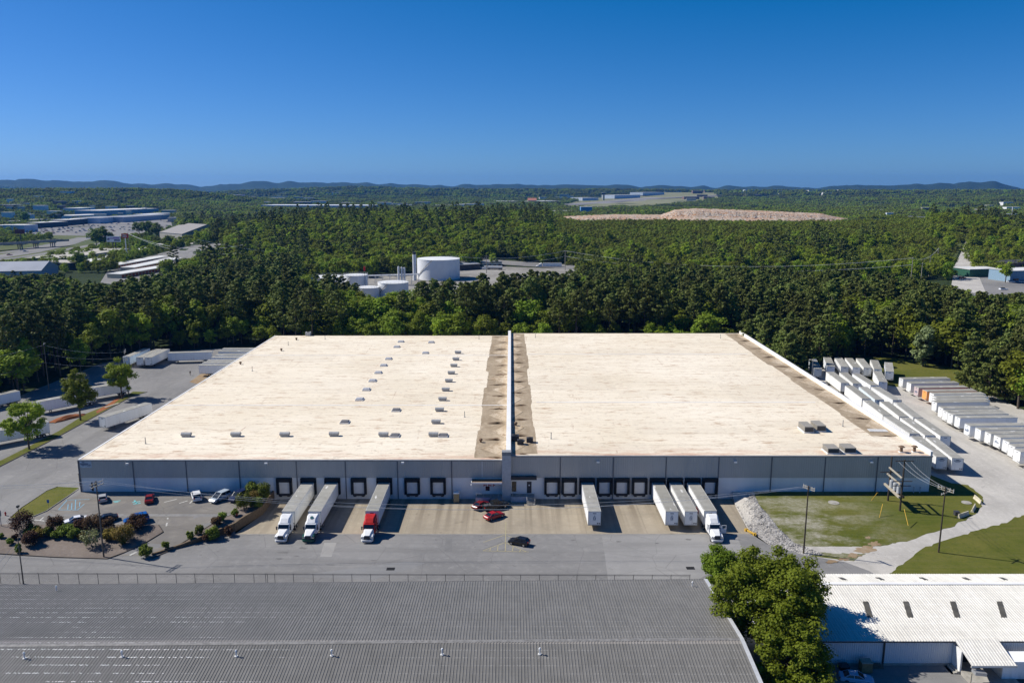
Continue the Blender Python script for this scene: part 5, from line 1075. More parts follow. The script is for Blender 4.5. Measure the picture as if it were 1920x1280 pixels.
# clay heap and lumber by the street trees
def heap(name, pts, h, m, label, cat, seed):
    P = ats(pts, 1.7); cx = sum(p[0] for p in P) / len(P); cy = sum(p[1] for p in P) / len(P); rs = random.Random(seed); secs = []
    for k in range(7):
        f = 1 - (k / 6) ** 1.6; zz = h * (k / 6) + (0 if k == 0 else rs.uniform(-.05, .05))
        ring = []
        for i in range(len(P)):
            for s in (0, .5):
                a = P[i]; b = P[(i + 1) % len(P)]; x = a[0] + (b[0] - a[0]) * s; y = a[1] + (b[1] - a[1]) * s; j = rs.uniform(.85, 1.1)
                ring.append((cx + (x - cx) * max(f, .05) * j, cy + (y - cy) * max(f, .05) * j, 1.7 + zz - (.2 if k == 0 else 0)))
        secs.append(ring)
    return tag(MB().loft(secs).build(name, m), label, cat)
heap('clay_heap', [(88, 793), (110, 784), (150, 776), (163, 776), (150, 782), (120, 789), (100, 794)], 1.1, M_CLAY, 'long heap of red clay beside the middle street tree', 'dirt heap', 1)
t = MB()
for k in range(5): t.box(-2.6, 2.6, -.5 + .22 * k, -.32 + .22 * k, .02, .12)
o = t.build('lumber_stack', M_WOODP); x, y = at(217, 758, 1.8); o.location = (x - .6, y - 1.2, 1.8); o.rotation_euler = (0, 0, rad(68)); tag(o, 'pale boards laid on the grass strip between the trees', 'lumber')
# bottom right corner: bins, crate, flood light, box truck body
x, y = at(1574, 1252, -.5); t = thing('waste_bin', 'dark wheeled bin against the pale blue wall', 'bin', (x, 103.6, -.5)); MB().loft([[(-.5, -.45, .12), (.5, -.45, .12), (.5, .45, .12), (-.5, .45, .12)], [(-.62, -.58, 1.35), (.62, -.58, 1.35), (.62, .58, 1.35), (-.62, .58, 1.35)]]).build('tub', M_BLACK, t); MB().box(-.66, .66, -.62, .62, 1.35, 1.45).build('lid', M_DARK, t)
for s in (-.4, .4): MB().cyl((s - .06, .45, .13), (s + .06, .45, .13), .13, n=10).build('wheel', M_BLACK, t)
x, y = at(1614, 1252, -.5); t = thing('wooden_crate', 'tall wooden crate against the pale blue wall', 'crate', (x, 103.6, -.5)); M_PLY = plain('plywood', (0.3, 0.2, 0.1), 0.8, .15, 3)
MB().box(-.75, .75, -.6, .6, .15, 2.0).build('case', M_PLY, t); MB().box(-.8, .8, -.65, .65, 2.0, 2.1).build('lid', M_WOODP, t); MB().box(-.75, .75, -.6, -.4, 0, .15).box(-.75, .75, .4, .6, 0, .15).build('skid', M_WOOD, t)
x, y = at(1636, 1252, -.5)
for k in range(2):
    mb = MB()
    for j in range(7): mb.box(-1.0 + .3 * j, -.8 + .3 * j, -.02, .02, 0, 1.2)
    for zz in (.05, .55, 1.05): mb.box(-1.0, 1.0, .02, .1, zz, zz + .1)
    o = mb.build('wooden_pallet', M_WOOD); o.location = (x - .2 + .35 * k, 104.25 - .3 * k, -.5); o.rotation_euler = (rad(-12), 0, 0); tag(o, 'grey pallet leaning on the wall beside the crate, ' + ('inner one' if k == 0 else 'outer one'), 'pallet', 'pallets leaning on the wall')
x, y = at(1807, 1280, -.5); t = thing('flood_light', 'tilted floodlight head on a post in front of the loading platform', 'floodlight', (x, y - 1.5, -.5)); MB().cyl((0, 0, 0), (0, 0, 2.6), .09, n=8).build('post', M_WOODP, t)
MB().box(-.1, 1.5, -.5, .5, 2.55, 3.0, M=Matrix.Rotation(.12, 4, 'Y')).build('lamp_housing', M_GALV, t)
t = thing('box_truck', 'white box truck body parked at the loading platform', 'truck', (at(1878, 1272, .55)[0], at(1878, 1272, .55)[1] + 1.3, -.5))
MB().box(0, 8.5, -1.3, 1.3, 1.05, 3.7).build('cargo_box', M_TRLR, t); MB().box(-.04, -.004, -1.25, 1.25, 1.1, 3.65).build('rear_door', M_OFFW, t); MB().box(0, 8.4, -.5, .5, .75, 1.05).build('chassis', M_DARK, t)
for s in (-1, 1): wheel_bm(1.8, s * .95, .45, .5).build('wheel', [M_BLACK, M_GALV], t)
MB().box(.05, .2, -1.28, 1.28, .6, 1.04).build('rear_guard', M_RUST, t)
# person in the far left yard
def person(x, y, z):
    me = bpy.data.meshes.new('person')
    V = [(0, 0, .95), (0, 0, 1.15), (0, 0, 1.42), (0, 0, 1.52), (0, 0, 1.68), (.11, 0, .9), (.12, .03, .48), (.12, -.02, .06), (.12, -.16, .03), (-.11, 0, .9), (-.12, .03, .48), (-.12, -.02, .06), (-.12, -.16, .03), (.2, 0, 1.4), (.25, .03, 1.12), (.24, -.06, .86), (-.2, 0, 1.4), (-.25, .03, 1.12), (-.24, -.06, .86)]
    E_ = [(0, 1), (1, 2), (2, 3), (3, 4), (0, 5), (5, 6), (6, 7), (7, 8), (0, 9), (9, 10), (10, 11), (11, 12), (2, 13), (13, 14), (14, 15), (2, 16), (16, 17), (17, 18)]
    me.from_pydata(V, E_, []); o = link(bpy.data.objects.new('person', me)); md = o.modifiers.new('skin', 'SKIN')
    Rr = [.15, .14, .16, .06, .105, .09, .065, .05, .035, .09, .065, .05, .035, .065, .045, .035, .065, .045, .035]
    for k, r in enumerate(Rr): me.skin_vertices[0].data[k].radius = (r, r * .85)
    me.skin_vertices[0].data[0].use_root = True; o.modifiers.new('sub', 'SUBSURF').levels = 1
    me.materials.append(plain('dark_clothes', (0.05, 0.03, 0.03), 0.9)); o.location = (x, y, z); o.rotation_euler = (0, 0, .5); return o
x, y = at(357, 703.5, 1.7); tag(person(x, y, 1.72), 'person in dark clothes standing in the empty part of the yard', 'person')
# ---------------------------------------------------------------- foliage
def leaf_quads(puffs, per, size, seed, up=.45, jit=.7, flat=1.0):
    """many small leaf-sized quads spread through a cloud of puffs: (centre, radii)"""
    rs = np.random.RandomState(seed); N = len(puffs)
    c = np.array([p[0] for p in puffs]).repeat(per, 0); r = np.array([p[1] for p in puffs]).repeat(per, 0)
    d = rs.normal(size=(N * per, 3)); d /= np.linalg.norm(d, axis=1)[:, None]
    P = c + d * r * (rs.uniform(.15, 1.0, (N * per, 1)) ** .6) + rs.normal(size=d.shape) * r * .14
    n = d * .7 + np.array([0, 0, up]) + rs.normal(size=d.shape) * jit * .6; n /= np.linalg.norm(n, axis=1)[:, None]
    a = np.cross(n, rs.normal(size=d.shape)); a /= np.linalg.norm(a, axis=1)[:, None] + 1e-9; b = np.cross(n, a)
    s = size * rs.uniform(.55, 1.25, (N * per, 1)); l = s * rs.uniform(.9, 1.5, (N * per, 1))
    v = np.stack([P - a * s - b * l * .3, P - b * l, P + a * s - b * l * .1, P + b * l * .8], 1).reshape(-1, 3)
    return v, np.arange(len(v)).reshape(-1, 4)
def limb(mb, pts, r0, r1, n=6):
    for k in range(len(pts) - 1):
        f0 = k / (len(pts) - 1); f1 = (k + 1) / (len(pts) - 1); mb.cyl(pts[k], pts[k + 1], r0 + (r1 - r0) * f0, r0 + (r1 - r0) * f1, n, cap=False)
def pine_shape(H, seed, lo=.42, spread=4.4, lev=15):
    rs = random.Random(seed); puffs = []; mb = MB(); bend = [(rs.uniform(-.4, .4), rs.uniform(-.4, .4)) for _ in range(3)]
    def ax(z): t = z / H; return (bend[0][0] * math.sin(t * 3) + bend[1][0] * t, bend[0][1] * math.sin(t * 3) + bend[1][1] * t)
    limb(mb, [(*ax(H * k / 7), H * k / 7 - (.5 if k == 0 else 0)) for k in range(8)], .3, .05, 7)
    for k in range(lev):
        t = k / (lev - 1); z = H * (lo + (1 - lo) * t * .97); L0 = spread * (min(1, .45 + 2.2 * t) * (1 - t) ** .62 * 1.25 + .14)
        nb = rs.choice((2, 3, 3, 4)); a0 = rs.uniform(0, 6.28)
        for j in range(nb):
            a = a0 + j * 6.283 / nb + rs.uniform(-.5, .5); L = L0 * rs.uniform(.6, 1.15); o = ax(z); zz = z + rs.uniform(-.5, .5)
            tip = (o[0] + math.cos(a) * L, o[1] + math.sin(a) * L, zz + L * rs.uniform(-.02, .28)); limb(mb, [(*o, zz), tip], .07, .03, 4)
            for f in (.55, 1.0):
                if L < 1.2 and f < 1: continue
                r = rs.uniform(.75, 1.25) * (.8 + .35 * (1 - t)); puffs.append(((o[0] + (tip[0] - o[0]) * f, o[1] + (tip[1] - o[1]) * f, zz + (tip[2] - zz) * f + .15), (r * 1.1, r * 1.1, r * .62)))
    puffs.append(((*ax(H), H - .3), (.8, .8, .9))); return puffs, mb
def leafy_shape(H, seed, wd=.3, lo=.3, n=34, pr=(1.1, 2.0), zc=.64):
    rs = random.Random(seed); puffs = []; mb = MB(); top = H
    limb(mb, [(0, 0, -.4), (rs.uniform(-.1, .1), rs.uniform(-.1, .1), H * .2), (rs.uniform(-.3, .3), rs.uniform(-.3, .3), H * .45), (0, 0, H * .75)], H * .017 + .05, .06, 8)
    R_ = H * wd; zm = H * zc; rz = H * (1 - zc)
    for k in range(n):
        u = rs.uniform(-1, 1); a = k * 2.39996 + rs.uniform(-.4, .4); s = math.sqrt(max(0, 1 - u * u)); q = rs.uniform(.5, .95) * (1 + .18 * math.sin(3 * a + seed))
        h = rz if u > 0 else zm - H * lo
        p = (R_ * s * q * math.cos(a), R_ * s * q * math.sin(a), zm + h * u * q); r = rs.uniform(*pr); puffs.append((p, (r * 1.1, r * 1.1, r * .85)))
        if k % 3 == 0: limb(mb, [(0, 0, max(H * .18, p[2] * .55)), (p[0] * .5, p[1] * .5, p[2] * .82), p], .1 * H / 14 + .02, .03, 5)
    return puffs, mb
def tree_meshes(kind, H, seed, per, size, m, bark=None, **kw):
    puffs, mb = (pine_shape if kind == 'pine' else leafy_shape)(H, seed, **kw)
    v, q = leaf_quads(puffs, per, size, seed, up=.5 if kind != 'pine' else .35, jit=.45)
    crown = quads_mesh('crown', v, q, m)
    t = bpy.data.meshes.new('trunk'); t.from_pydata(mb.v, [], mb.f); t.materials.append(bark or M_BARK); t.polygons.foreach_set('use_smooth', [True] * len(mb.f))
    return crown, t
def tree(name, label, group, meshes, loc, rz=0, sc=1.0, color=(1, 1, 1, 1), cat='tree', parts=('crown', 'trunk')):
    r = thing(name, label, cat, loc, rz, group); r.scale = (sc if hasattr(sc, '__len__') else (sc, sc, sc))
    for nm, me in zip(parts, meshes):
        o = link(bpy.data.objects.new(nm, me)); o.parent = r; o.color = color
    return r
PINE_HI = [tree_meshes('pine', 25, 20 + k, 20, .42, M_PINE, spread=s, lo=l) for k, (s, l) in enumerate(((4.2, .42), (5.0, .5), (3.8, .36), (4.6, .58)))]
PINE_FULL = [tree_meshes('pine', 20, 40 + k, 26, .42, M_PINE, spread=4.6, lo=.1, lev=19) for k in range(2)]
LEAF_HI = [tree_meshes('leafy', 15, 60 + k, 62, .36, M_LEAF, wd=w_, n=34) for k, w_ in enumerate((.3, .36, .27))]
LEAF_BR = [tree_meshes('leafy', 13, 70 + k, 62, .33, M_LEAFB, wd=w_, n=30, pr=(.9, 1.7)) for k, w_ in enumerate((.3, .24))]
# street trees of the yard, and the big tree between the sheds
for i, (px, py, H, sd_, w_) in enumerate(((55, 842, 13.2, 3, .40), (151, 788, 14.2, 5, .33), (229, 748, 12.6, 8, .36))):
    x, y = at(px, py, 1.7); m = tree_meshes('leafy', H, sd_, 190, .19, M_LEAFB, wd=w_, lo=.27, n=64, pr=(.65, 1.4))
    tree('street_tree', ['round leafy street tree in the grass strip nearest the camera, over a white trailer', 'taller street tree beside the red clay heap', 'rounded street tree farthest along the grass strip'][i], None, m, (x, y, 1.7))
m = tree_meshes('leafy', 16.3, 12, 300, .165, M_LEAFB, wd=.49, lo=.06, n=250, pr=(.7, 1.75), zc=.6)
tree('broadleaf_tree', 'very large leafy tree between the grey roof and the white roof', None, m, (*at(1447, 1225, 0), -.3), sc=(1.0, 1.05, 1.0), color=(.8, .82, .8, 1))
m = tree_meshes('leafy', 7.6, 14, 240, .15, M_LEAF, wd=.45, lo=.1, n=80, pr=(.55, 1.15))
tree('broadleaf_tree', 'smaller dark leafy tree at the corner of the grey roof', None, m, (*at(1350, 1105, 0), -.2), color=(.75, .85, .75, 1))
m = tree_meshes('leafy', 10.5, 17, 260, .16, M_LEAF, wd=.5, lo=.05, n=110, pr=(.6, 1.25), zc=.5)
tree('broadleaf_tree', 'low leafy thicket below the big tree at the picture edge', None, m, (*at(1490, 1300, 0), -.5), color=(.9, .95, .8, 1))
# planter shrubs: centre px, foot py, width px, height px, kind
SH = [(43, 996, 40, 38, 'R', 'large round red leaved shrub at the driveway mouth'), (61, 1000, 28, 17, 'G', 'dark green mound tucked behind the large red shrub'), (71, 1007, 26, 17, 'Y', 'yellow green shrub beside the low red one'), (91, 1003, 20, 16, 'G', 'clipped green ball beside the yellow green shrub'),
      (57.5, 1021, 28, 24, 'R', 'low dark red shrub in front of the yellow green one'), (2, 1008, 9, 8, 'G', 'tiny shrub at the left picture edge of the planter'), (28, 1010, 11, 9, 'R', 'tiny reddish shrub near the driveway end'), (18.5, 1020, 12, 11, 'G', 'small light green shrub near the driveway end'),
      (35, 1036, 11, 17, 'G', 'small standard shrub by the kerb'), (106, 995, 31, 29, 'R', 'red leaved multi stem shrub in front of the white sedan'), (104, 1008, 17, 13, 'G', 'clipped green ball at the front of the ball group'), (125, 1003, 30, 20, 'G', 'broad green mound in the middle of the ball group'),
      (139, 1008, 23, 18, 'G', 'clipped green ball nearest the blossoming shrub'), (151, 993, 24, 20, 'R', 'reddish shrub between white sedan and utility pole'), (175, 995, 36, 28, 'R', 'broad red shrub behind the blossoming shrub'), (203, 993, 24, 22, 'R', 'red shrub just past the utility pole'),
      (153, 1010, 15, 13, 'Y', 'small yellow green shrub left of the blossoming one'), (171, 1024, 34, 34, 'W', 'pale blossoming shrub with open branches beside the pole'), (206, 1010, 24, 18, 'Y', 'yellow green shrub between pole and golden shrub'), (233, 1016, 42, 32, 'Y', 'large golden yellow shrub in front of the blue SUV'),
      (255, 990, 38, 24, 'R', 'red shrub half hiding the blue SUV'), (229, 1020, 15, 15, 'G', 'small dark shrub at the foot of the golden one'), (273, 1043, 23, 21, 'G', 'boxy green shrub at the tip of the retaining wall'), (310.6, 1028, 15, 14, 'G', 'feathery green tuft second from the wall tip'),
      (357, 1010, 14, 14, 'G', 'feathery green tuft third from the wall tip'), (374, 1001, 18, 17, 'G', 'dark shrub at the near end of the mid planter cluster'), (385.6, 1004, 15, 14, 'R', 'red brown shrub in front of the mid planter cluster'), (398, 999, 27, 22, 'G', 'biggest green shrub of the mid planter cluster'),
      (406.7, 984, 20, 16, 'R', 'reddish topped shrub at the back of the mid planter cluster'), (417.7, 989, 17, 16, 'G', 'green shrub between the biggest and the brown one'), (428, 990, 17, 17, 'R', 'brown round shrub at the far end of the mid planter cluster'), (440, 966, 14, 13, 'G', 'low shrub beside the tree like shrub above the hydrant'),
      (458, 968, 28, 30, 'G', 'dense tree like shrub above the hydrant'), (474, 963, 13, 14, 'G', 'small shrub on the wall side of the tree like shrub'), (475, 928, 27, 24, 'G', 'tall shrub at the warehouse wall beside the navy SUV'), (476, 943, 25, 22, 'Y', 'light green shrub in the middle of the tall clump'), (496, 938, 23, 33, 'G', 'tallest shrub of the clump by the first dock door'), (483, 950, 21, 17, 'G', 'low front shrub of the tall clump by the dock yard')]
shm = {'R': M_SHRUBR, 'G': M_SHRUBG, 'Y': M_SHRUBY, 'W': M_SHRUBW}
for i, (px, py, wp, hp, k, lab) in enumerate(SH):
    z = 1.0
    for _ in range(5): x, y = at(px, py, z); z = gz(x, y) + .08
    s = 1493 / (y * cp_ + (CAMZ - z) * sp_); W_ = wp / s / 2; H_ = max(hp / s * 1.05, .8); rs = random.Random(100 + i); puffs = []
    n = 22 if W_ > 1 else 12
    for j in range(n):
        a = j * 2.4; u = rs.uniform(-.55, .8); q = math.sqrt(max(0, 1 - u * u * .8)) * rs.uniform(.45, .8)
        puffs.append(((W_ * q * math.cos(a), W_ * q * math.sin(a), H_ * (.52 + .38 * u)), (W_ * .42, W_ * .42, H_ * .26)))
    v, q_ = leaf_quads(puffs, 110 if k != 'W' else 26, .12 if k != 'W' else .17, 300 + i, jit=.9)
    t = thing('shrub', lab, 'shrub', (x, y, z), 0, 'planter shrubs'); quads_obj('foliage', v, q_, shm[k], t)
    mb = MB()
    for j in range(4): limb(mb, [(rs.uniform(-.1, .1), rs.uniform(-.1, .1), -.1), (W_ * .5 * math.cos(j * 1.7), W_ * .5 * math.sin(j * 1.7), H_ * .6)], .05, .02, 5)
    mb.build('stem', M_BARKG if k in 'RW' else M_BARK, t)

# ---------------------------------------------------------------- woods
YARD_R = [(93, 262), (100, 270), (108, 283), (117, 295), (126, 302), (150, 308), (166, 288), (157, 262), (152, 262), (152, 184), (160, 160), (400, 160), (175, 121), (93, 121)]
INDUS = ats([(575, 545), (585, 530), (640, 524), (700, 520), (765, 514), (862, 506), (905, 501), (1075, 506), (1085, 514), (1080, 535), (1000, 575), (880, 596), (800, 596), (740, 575), (640, 580)], 0)
ROADT = ats([(880, 493), (935, 494), (1070, 500), (1110, 505), (1110, 512), (1070, 508), (930, 501), (880, 500)], 0)
STOR = ats([(188, 530), (203, 506), (240, 493), (360, 471), (418, 474), (436, 486), (330, 516), (230, 536)], 0)
URBL = ats([(-60, 540), (-60, 408), (20, 404), (150, 399), (330, 400), (335, 432), (392, 452), (380, 470), (240, 495), (170, 535), (100, 540)], 0)
URBR = ats([(1804, 546), (1816, 520), (1872, 514), (1890, 505), (1990, 500), (1990, 555), (1880, 556), (1812, 554)], 0)
ROADR = ats([(1768, 500), (1790, 480), (1800, 462), (1812, 462), (1810, 485), (1850, 530), (1850, 552), (1800, 552)], 0)
AIRP = ats([(1030, 388), (1090, 377), (1240, 372.5), (1340, 372.5), (1350, 378), (1200, 388), (1120, 393)], 0)
def clear(x, y):
    if y < 318 and -96 < x < 93.5: return False
    if y < 326 and -97 < x < 94: return False
    if inpoly(x, y, YARD_L): return False
    if inpoly(x, y, YARD_R): return False
    for P in (INDUS, STOR, URBL, URBR, ROADR, ROADT, AIRP, FORE): 
        if inpoly(x, y, P): return False
    return True
FORE = [(-400, -50), (-400, 170), (-178, 236), (-150, 141), (160, 141), (400, 160), (400, -50)]
SKYL = [(-200, 505), (0, 508), (130, 512), (150, 528), (200, 524), (230, 520), (300, 510), (360, 502), (420, 494), (480, 478), (560, 470), (1080, 508), (1090, 500), (1300, 498), (1500, 503), (1700, 512), (1760, 526), (1800, 538), (1850, 545), (2100, 541)]
TSKL = [(540, 496), (575, 510), (630, 516), (648, 522), (672, 538), (700, 548), (722, 546), (745, 532), (770, 530), (790, 545), (938, 556)]; TSKP = [(540, 496), (580, 508), (640, 519), (668, 523), (750, 527), (800, 522), (850, 502), (900, 500), (938, 502)]
def cap(x, y, ze, H):
    px = CX + F * x / y; zt = wallpt(px, np.interp(px, [q[0] for q in SKYL], [q[1] for q in SKYL]) + rs.uniform(-4, 14), y)[1]
    if 560 < px < 938 and y < 590: zt = wallpt(px, np.interp(px, [q[0] for q in (TSKP if H > 18 else TSKL)], [q[1] for q in (TSKP if H > 18 else TSKL)]) + (rs.uniform(-4, 8) if H > 18 else rs.uniform(-3, 16)), y)[1]
    return (zt - ze) / H
out_of_view = lambda x, y: abs(x) > .66 * y + 8
rs = random.Random(21); pines = []; leafs = []
def visible(x, y, mar=12): return abs(x) < .655 * y + mar
y = 231.0
while y < 600:
    st = 7.0 if y < 420 else 8.5; x = -.72 * y - 30
    while x < .72 * y + 30:
        X = x + rs.uniform(-.42, .42) * st; Y = y + rs.uniform(-.42, .42) * st; x += st
        if not clear(X, Y) : continue
        ze = 1.3 if Y < 450 else 0
        right = X > 96 and Y < 330
        hpx = CX + F * X / Y
        edge = not clear(X, Y - 7) or not clear(X, Y - 13)
        tank = 560 < hpx < 935 and Y < 640
        if 94 < X < 120 and 258 < Y < 345: pines.append((X, Y, 1.6, rs.uniform(.62, .85), 'full', 'behind the back corner of the white parapet')); continue
        if edge and rs.random() < (.75 if not right else .25) and not (X < -140 and rs.random() < .55):
            leafs.append((X, Y, ze, rs.uniform(.45, .9) if not tank else rs.uniform(.7, 1.05), 'b' if rs.random() < .22 else 'd', 'edge')); continue
        if tank:
            if 560 < hpx < 668 and rs.random() < .5 and Y < 430: pines.append((X, Y, ze, rs.uniform(.85, 1.1), 'hi', 'tank'))
            elif 750 < hpx < 935 and rs.random() < .6 and Y < 385: pines.append((X, Y, ze, rs.uniform(.8, 1.06), 'hi', 'tank'))
            elif Y < 420 or rs.random() < .8: leafs.append((X, Y, ze, rs.uniform(.8, 1.5), 'b' if rs.random() < .2 else 'd', 'tank'))
            continue
        hfac = 1.0
        if Y > 400 and 660 < hpx < 760: continue
        pf = .66 if hpx > 400 else .45
        if rs.random() < pf: pines.append((X, Y, ze, rs.uniform(.82, 1.1) * hfac * (.95 if right else 1), 'full' if right and rs.random() < .6 else 'hi', 'right' if X > 100 and Y < 330 else ('left' if X < -96 and Y < 330 else 'belt')))
        else: leafs.append((X, Y, ze, rs.uniform(.95, 1.45), 'b' if rs.random() < .1 else 'd', 'right' if right else ('left' if X < -96 and Y < 330 else 'belt')))
    y += st
pines = [(x, y, z, min(s, cap(x, y, z, 25 if k == 'hi' else 20)), k, zn) for x, y, z, s, k, zn in pines]; leafs = [(x, y, z, min(s, cap(x, y, z, 15)), k, zn) for x, y, z, s, k, zn in leafs]
pines = [p for p in pines if p[3] > .42]; leafs = [p for p in leafs if p[3] > .3]
pines.sort(key=lambda t: math.hypot(t[0], t[1])); leafs.sort(key=lambda t: math.hypot(t[0], t[1]))
LABP = {'tank': 'dark pine with open crown standing against the white tank yard', 'right': 'dense dark pine in the woods beside the angled trailer row', 'left': 'tall dark pine on the shaded edge of the yard with street trees', 'belt': 'tall dark pine in the wooded belt behind the warehouse roof', 'behind the back corner of the white parapet': 'bushy mid height pine behind the back corner of the white parapet'}
LABL = {'tank': 'rounded leafy tree in front of the white tanks', 'right': 'leafy tree among the pines beside the angled trailer row', 'left': 'leafy tree in the shaded woods along the yard with street trees', 'belt': 'leafy tree among the pines of the belt behind the warehouse', 'edge': 'low leafy tree along the front edge of the woods'}
mass = [(p[0], p[1], p[2], p[3], 0) for p in pines if out_of_view(p[0], p[1])] + [(p[0], p[1], p[2], p[3], 1) for p in leafs if out_of_view(p[0], p[1])]
pines = [p for p in pines if not out_of_view(p[0], p[1])]; leafs = [p for p in leafs if not out_of_view(p[0], p[1])]
def where(x, y):
    px = CX + F * x / y
    for lim, t in ((140, 'by the left picture edge'), (330, 'left of the warehouse, above the yard'), (520, 'behind the left corner of the roof'), (700, 'behind the left roof half, toward the tanks'), (950, 'behind the left roof half, below the largest tank'), (1120, 'just right of the fire wall line'), (1280, 'behind the middle of the right roof half'), (1420, 'behind the parapet end of the right roof'), (1600, 'behind the ranks of trailers by the parapet'), (1760, 'behind the grass past the trailers')):
        if px < lim: return t
    return 'by the right picture edge'
def depth(x, y): return 'front row' if not clear(x, y - 14) or y < 345 else ('middle rows' if y < 372 else ('back rows' if y < 420 else 'far rows'))
PN = ['open crowned', 'broad', 'narrow', 'high crowned', 'bushy', 'dense full']
for i, (x, y, z, s, k, zn) in enumerate(pines):
    pk_ = rs.choice((4, 5)) if k == 'full' else rs.choice((0, 1, 2, 3))
    if i < 300: lb = ('%s %s pine, %s, %s' % ('tall' if s > .98 else ('short' if s < .75 else 'medium'), PN[pk_], depth(x, y), where(x, y))); tree('pine_tree', lb, lb, (PINE_HI + PINE_FULL)[pk_], (x, y, z), rs.uniform(0, 6.28), (s * rs.uniform(.9, 1.12), s * rs.uniform(.9, 1.12), s))
    else: mass.append((x, y, z, s, 0))
for i, (x, y, z, s, k, zn) in enumerate(leafs):
    lk = rs.choice((0, 1)) if k == 'b' else rs.choice((0, 1, 2)); lb = '%s %s tree, %s, %s' % ('big' if s > 1.1 else ('low' if s < .7 else 'mid sized'), ('bright leafy', 'slim bright')[lk] if k == 'b' else ('round leafy', 'wide leafy', 'slender leafy')[lk], depth(x, y), where(x, y))
    if i < 280: tree('leafy_tree', lb, lb, (LEAF_BR if k == 'b' else LEAF_HI)[lk], (x, y, z), rs.uniform(0, 6.28), (s * rs.uniform(.9, 1.2), s * rs.uniform(.9, 1.2), s))
    else: mass.append((x, y, z, s, 1))
# singled-out trees
x, y = at(1735, 690, 1.5); tree('pale_tree', 'pale green birch like tree standing out in front of the dark pines by the grass', None, tree_meshes('leafy', 17, 81, 110, .3, leaf_mat('pale_leaves', (0.2, 0.26, 0.1), (0.3, 0.36, 0.17), .3, .01), wd=.22, lo=.05, n=44, pr=(.9, 1.5), zc=.5), (x, y + 2, 1.4))
def bare_tree(px, py, H, seed, label):
    rs = random.Random(seed); mb = MB(); x, y = at(px, py, 1.5)
    def grow(p, d, L, r, dep):
        q = tuple(p[i] + d[i] * L for i in range(3)); mb.cyl(p, q, r, r * .65, 5, cap=False)
        if dep == 0: return
        for _ in range(3 if dep > 1 else 2):
            a = rs.uniform(0, 6.28); sp = rs.uniform(.35, .75); n = Vector((d[0] + math.cos(a) * sp, d[1] + math.sin(a) * sp, d[2] + .25)).normalized(); grow(q, n, L * rs.uniform(.55, .8), r * .6, dep - 1)
    grow((0, 0, -.3), (0, 0, 1), H * .36, .2, 4); o = mb.build('bare_tree', M_BARKG, fix=False); o.location = (x, y, 1.5); tag(o, label, 'tree', None)
bare_tree(1548, 668, 15, 1, 'leafless pale grey tree at the woods edge, nearest the warehouse'); bare_tree(1572, 668, 14, 2, 'leafless pale grey tree next to another bare one at the woods edge'); bare_tree(1706, 672, 17, 3, 'leafless grey tree beside the pale green tree')
x, y = at(1712, 640, 1.5); MBt = MB(); limb(MBt, [(0, 0, -.3), (.2, 0, 9), (.1, .1, 22)], .32, .1, 7)
for k in range(7): MBt.cyl((.15, .05, 9 + k * 1.8), (1.5 * math.cos(k * 2.1), 1.5 * math.sin(k * 2.1), 9.6 + k * 1.8), .06, .02, 4, cap=False)
o = MBt.build('dead_trunk', M_BARKG, fix=False); o.location = (134, 330, 1.4); tag(o, 'bare dead pine trunk rising above the trees at right', 'tree')

# far woods: one mass of small trees (instances)
LOWC = bpy.data.collections.new('woodland_kinds')
def low_tree(nm, puffs, per, size, seed, m, trunkH):
    v, q = leaf_quads(puffs, per, size, seed, up=.6, jit=.4); me = quads_mesh(nm, v, q, m); o = bpy.data.objects.new(nm, me); LOWC.objects.link(o); return o
p_, _ = pine_shape(23, 91, spread=4.6, lo=.3, lev=9); low_tree('a_pine', p_, 26, .48, 1, M_PINE, 0)
for k, (nm, m, s) in enumerate((('b_leafy', M_LEAF, 3), ('c_leafy', M_LEAF, 4), ('d_bright', M_LEAFB, 5))):
    p_, _ = leafy_shape(14, s, wd=.38, n=26, pr=(1.3, 2.4), lo=.1, zc=.55); low_tree(nm, p_, 55, .42, s, m, 0)
M_VINE = leaf_mat('vine_leaves', (0.1, 0.13, 0.012), (0.19, 0.215, 0.025), .25, .02)
rs2 = random.Random(8); pf = [((rs2.uniform(-5, 5), rs2.uniform(-5, 5), rs2.uniform(.6, 6.0)), (2.0, 2.0, 1.1)) for _ in range(18)]; low_tree('e_vine', pf, 60, .38, 9, M_VINE, 0)
pf = []
for t in range(9):
    cx, cy, h = rs2.uniform(-16, 16), rs2.uniform(-16, 16), rs2.uniform(7, 13)
    for k in range(5): pf.append(((cx + rs2.uniform(-2.5, 2.5), cy + rs2.uniform(-2.5, 2.5), h * rs2.uniform(.45, .9)), (3.2, 3.2, 2.4)))
low_tree('f_clump', pf, 30, .95, 10, M_LEAF, 0)
pf = []
for t in range(9):
    cx, cy, h = rs2.uniform(-16, 16), rs2.uniform(-16, 16), rs2.uniform(7, 14)
    for k in range(5): pf.append(((cx + rs2.uniform(-2.5, 2.5), cy + rs2.uniform(-2.5, 2.5), h * rs2.uniform(.45, .9)), (3.0, 3.0, 2.6)))
low_tree('g_clump', pf, 30, .95, 12, M_PINE, 0)
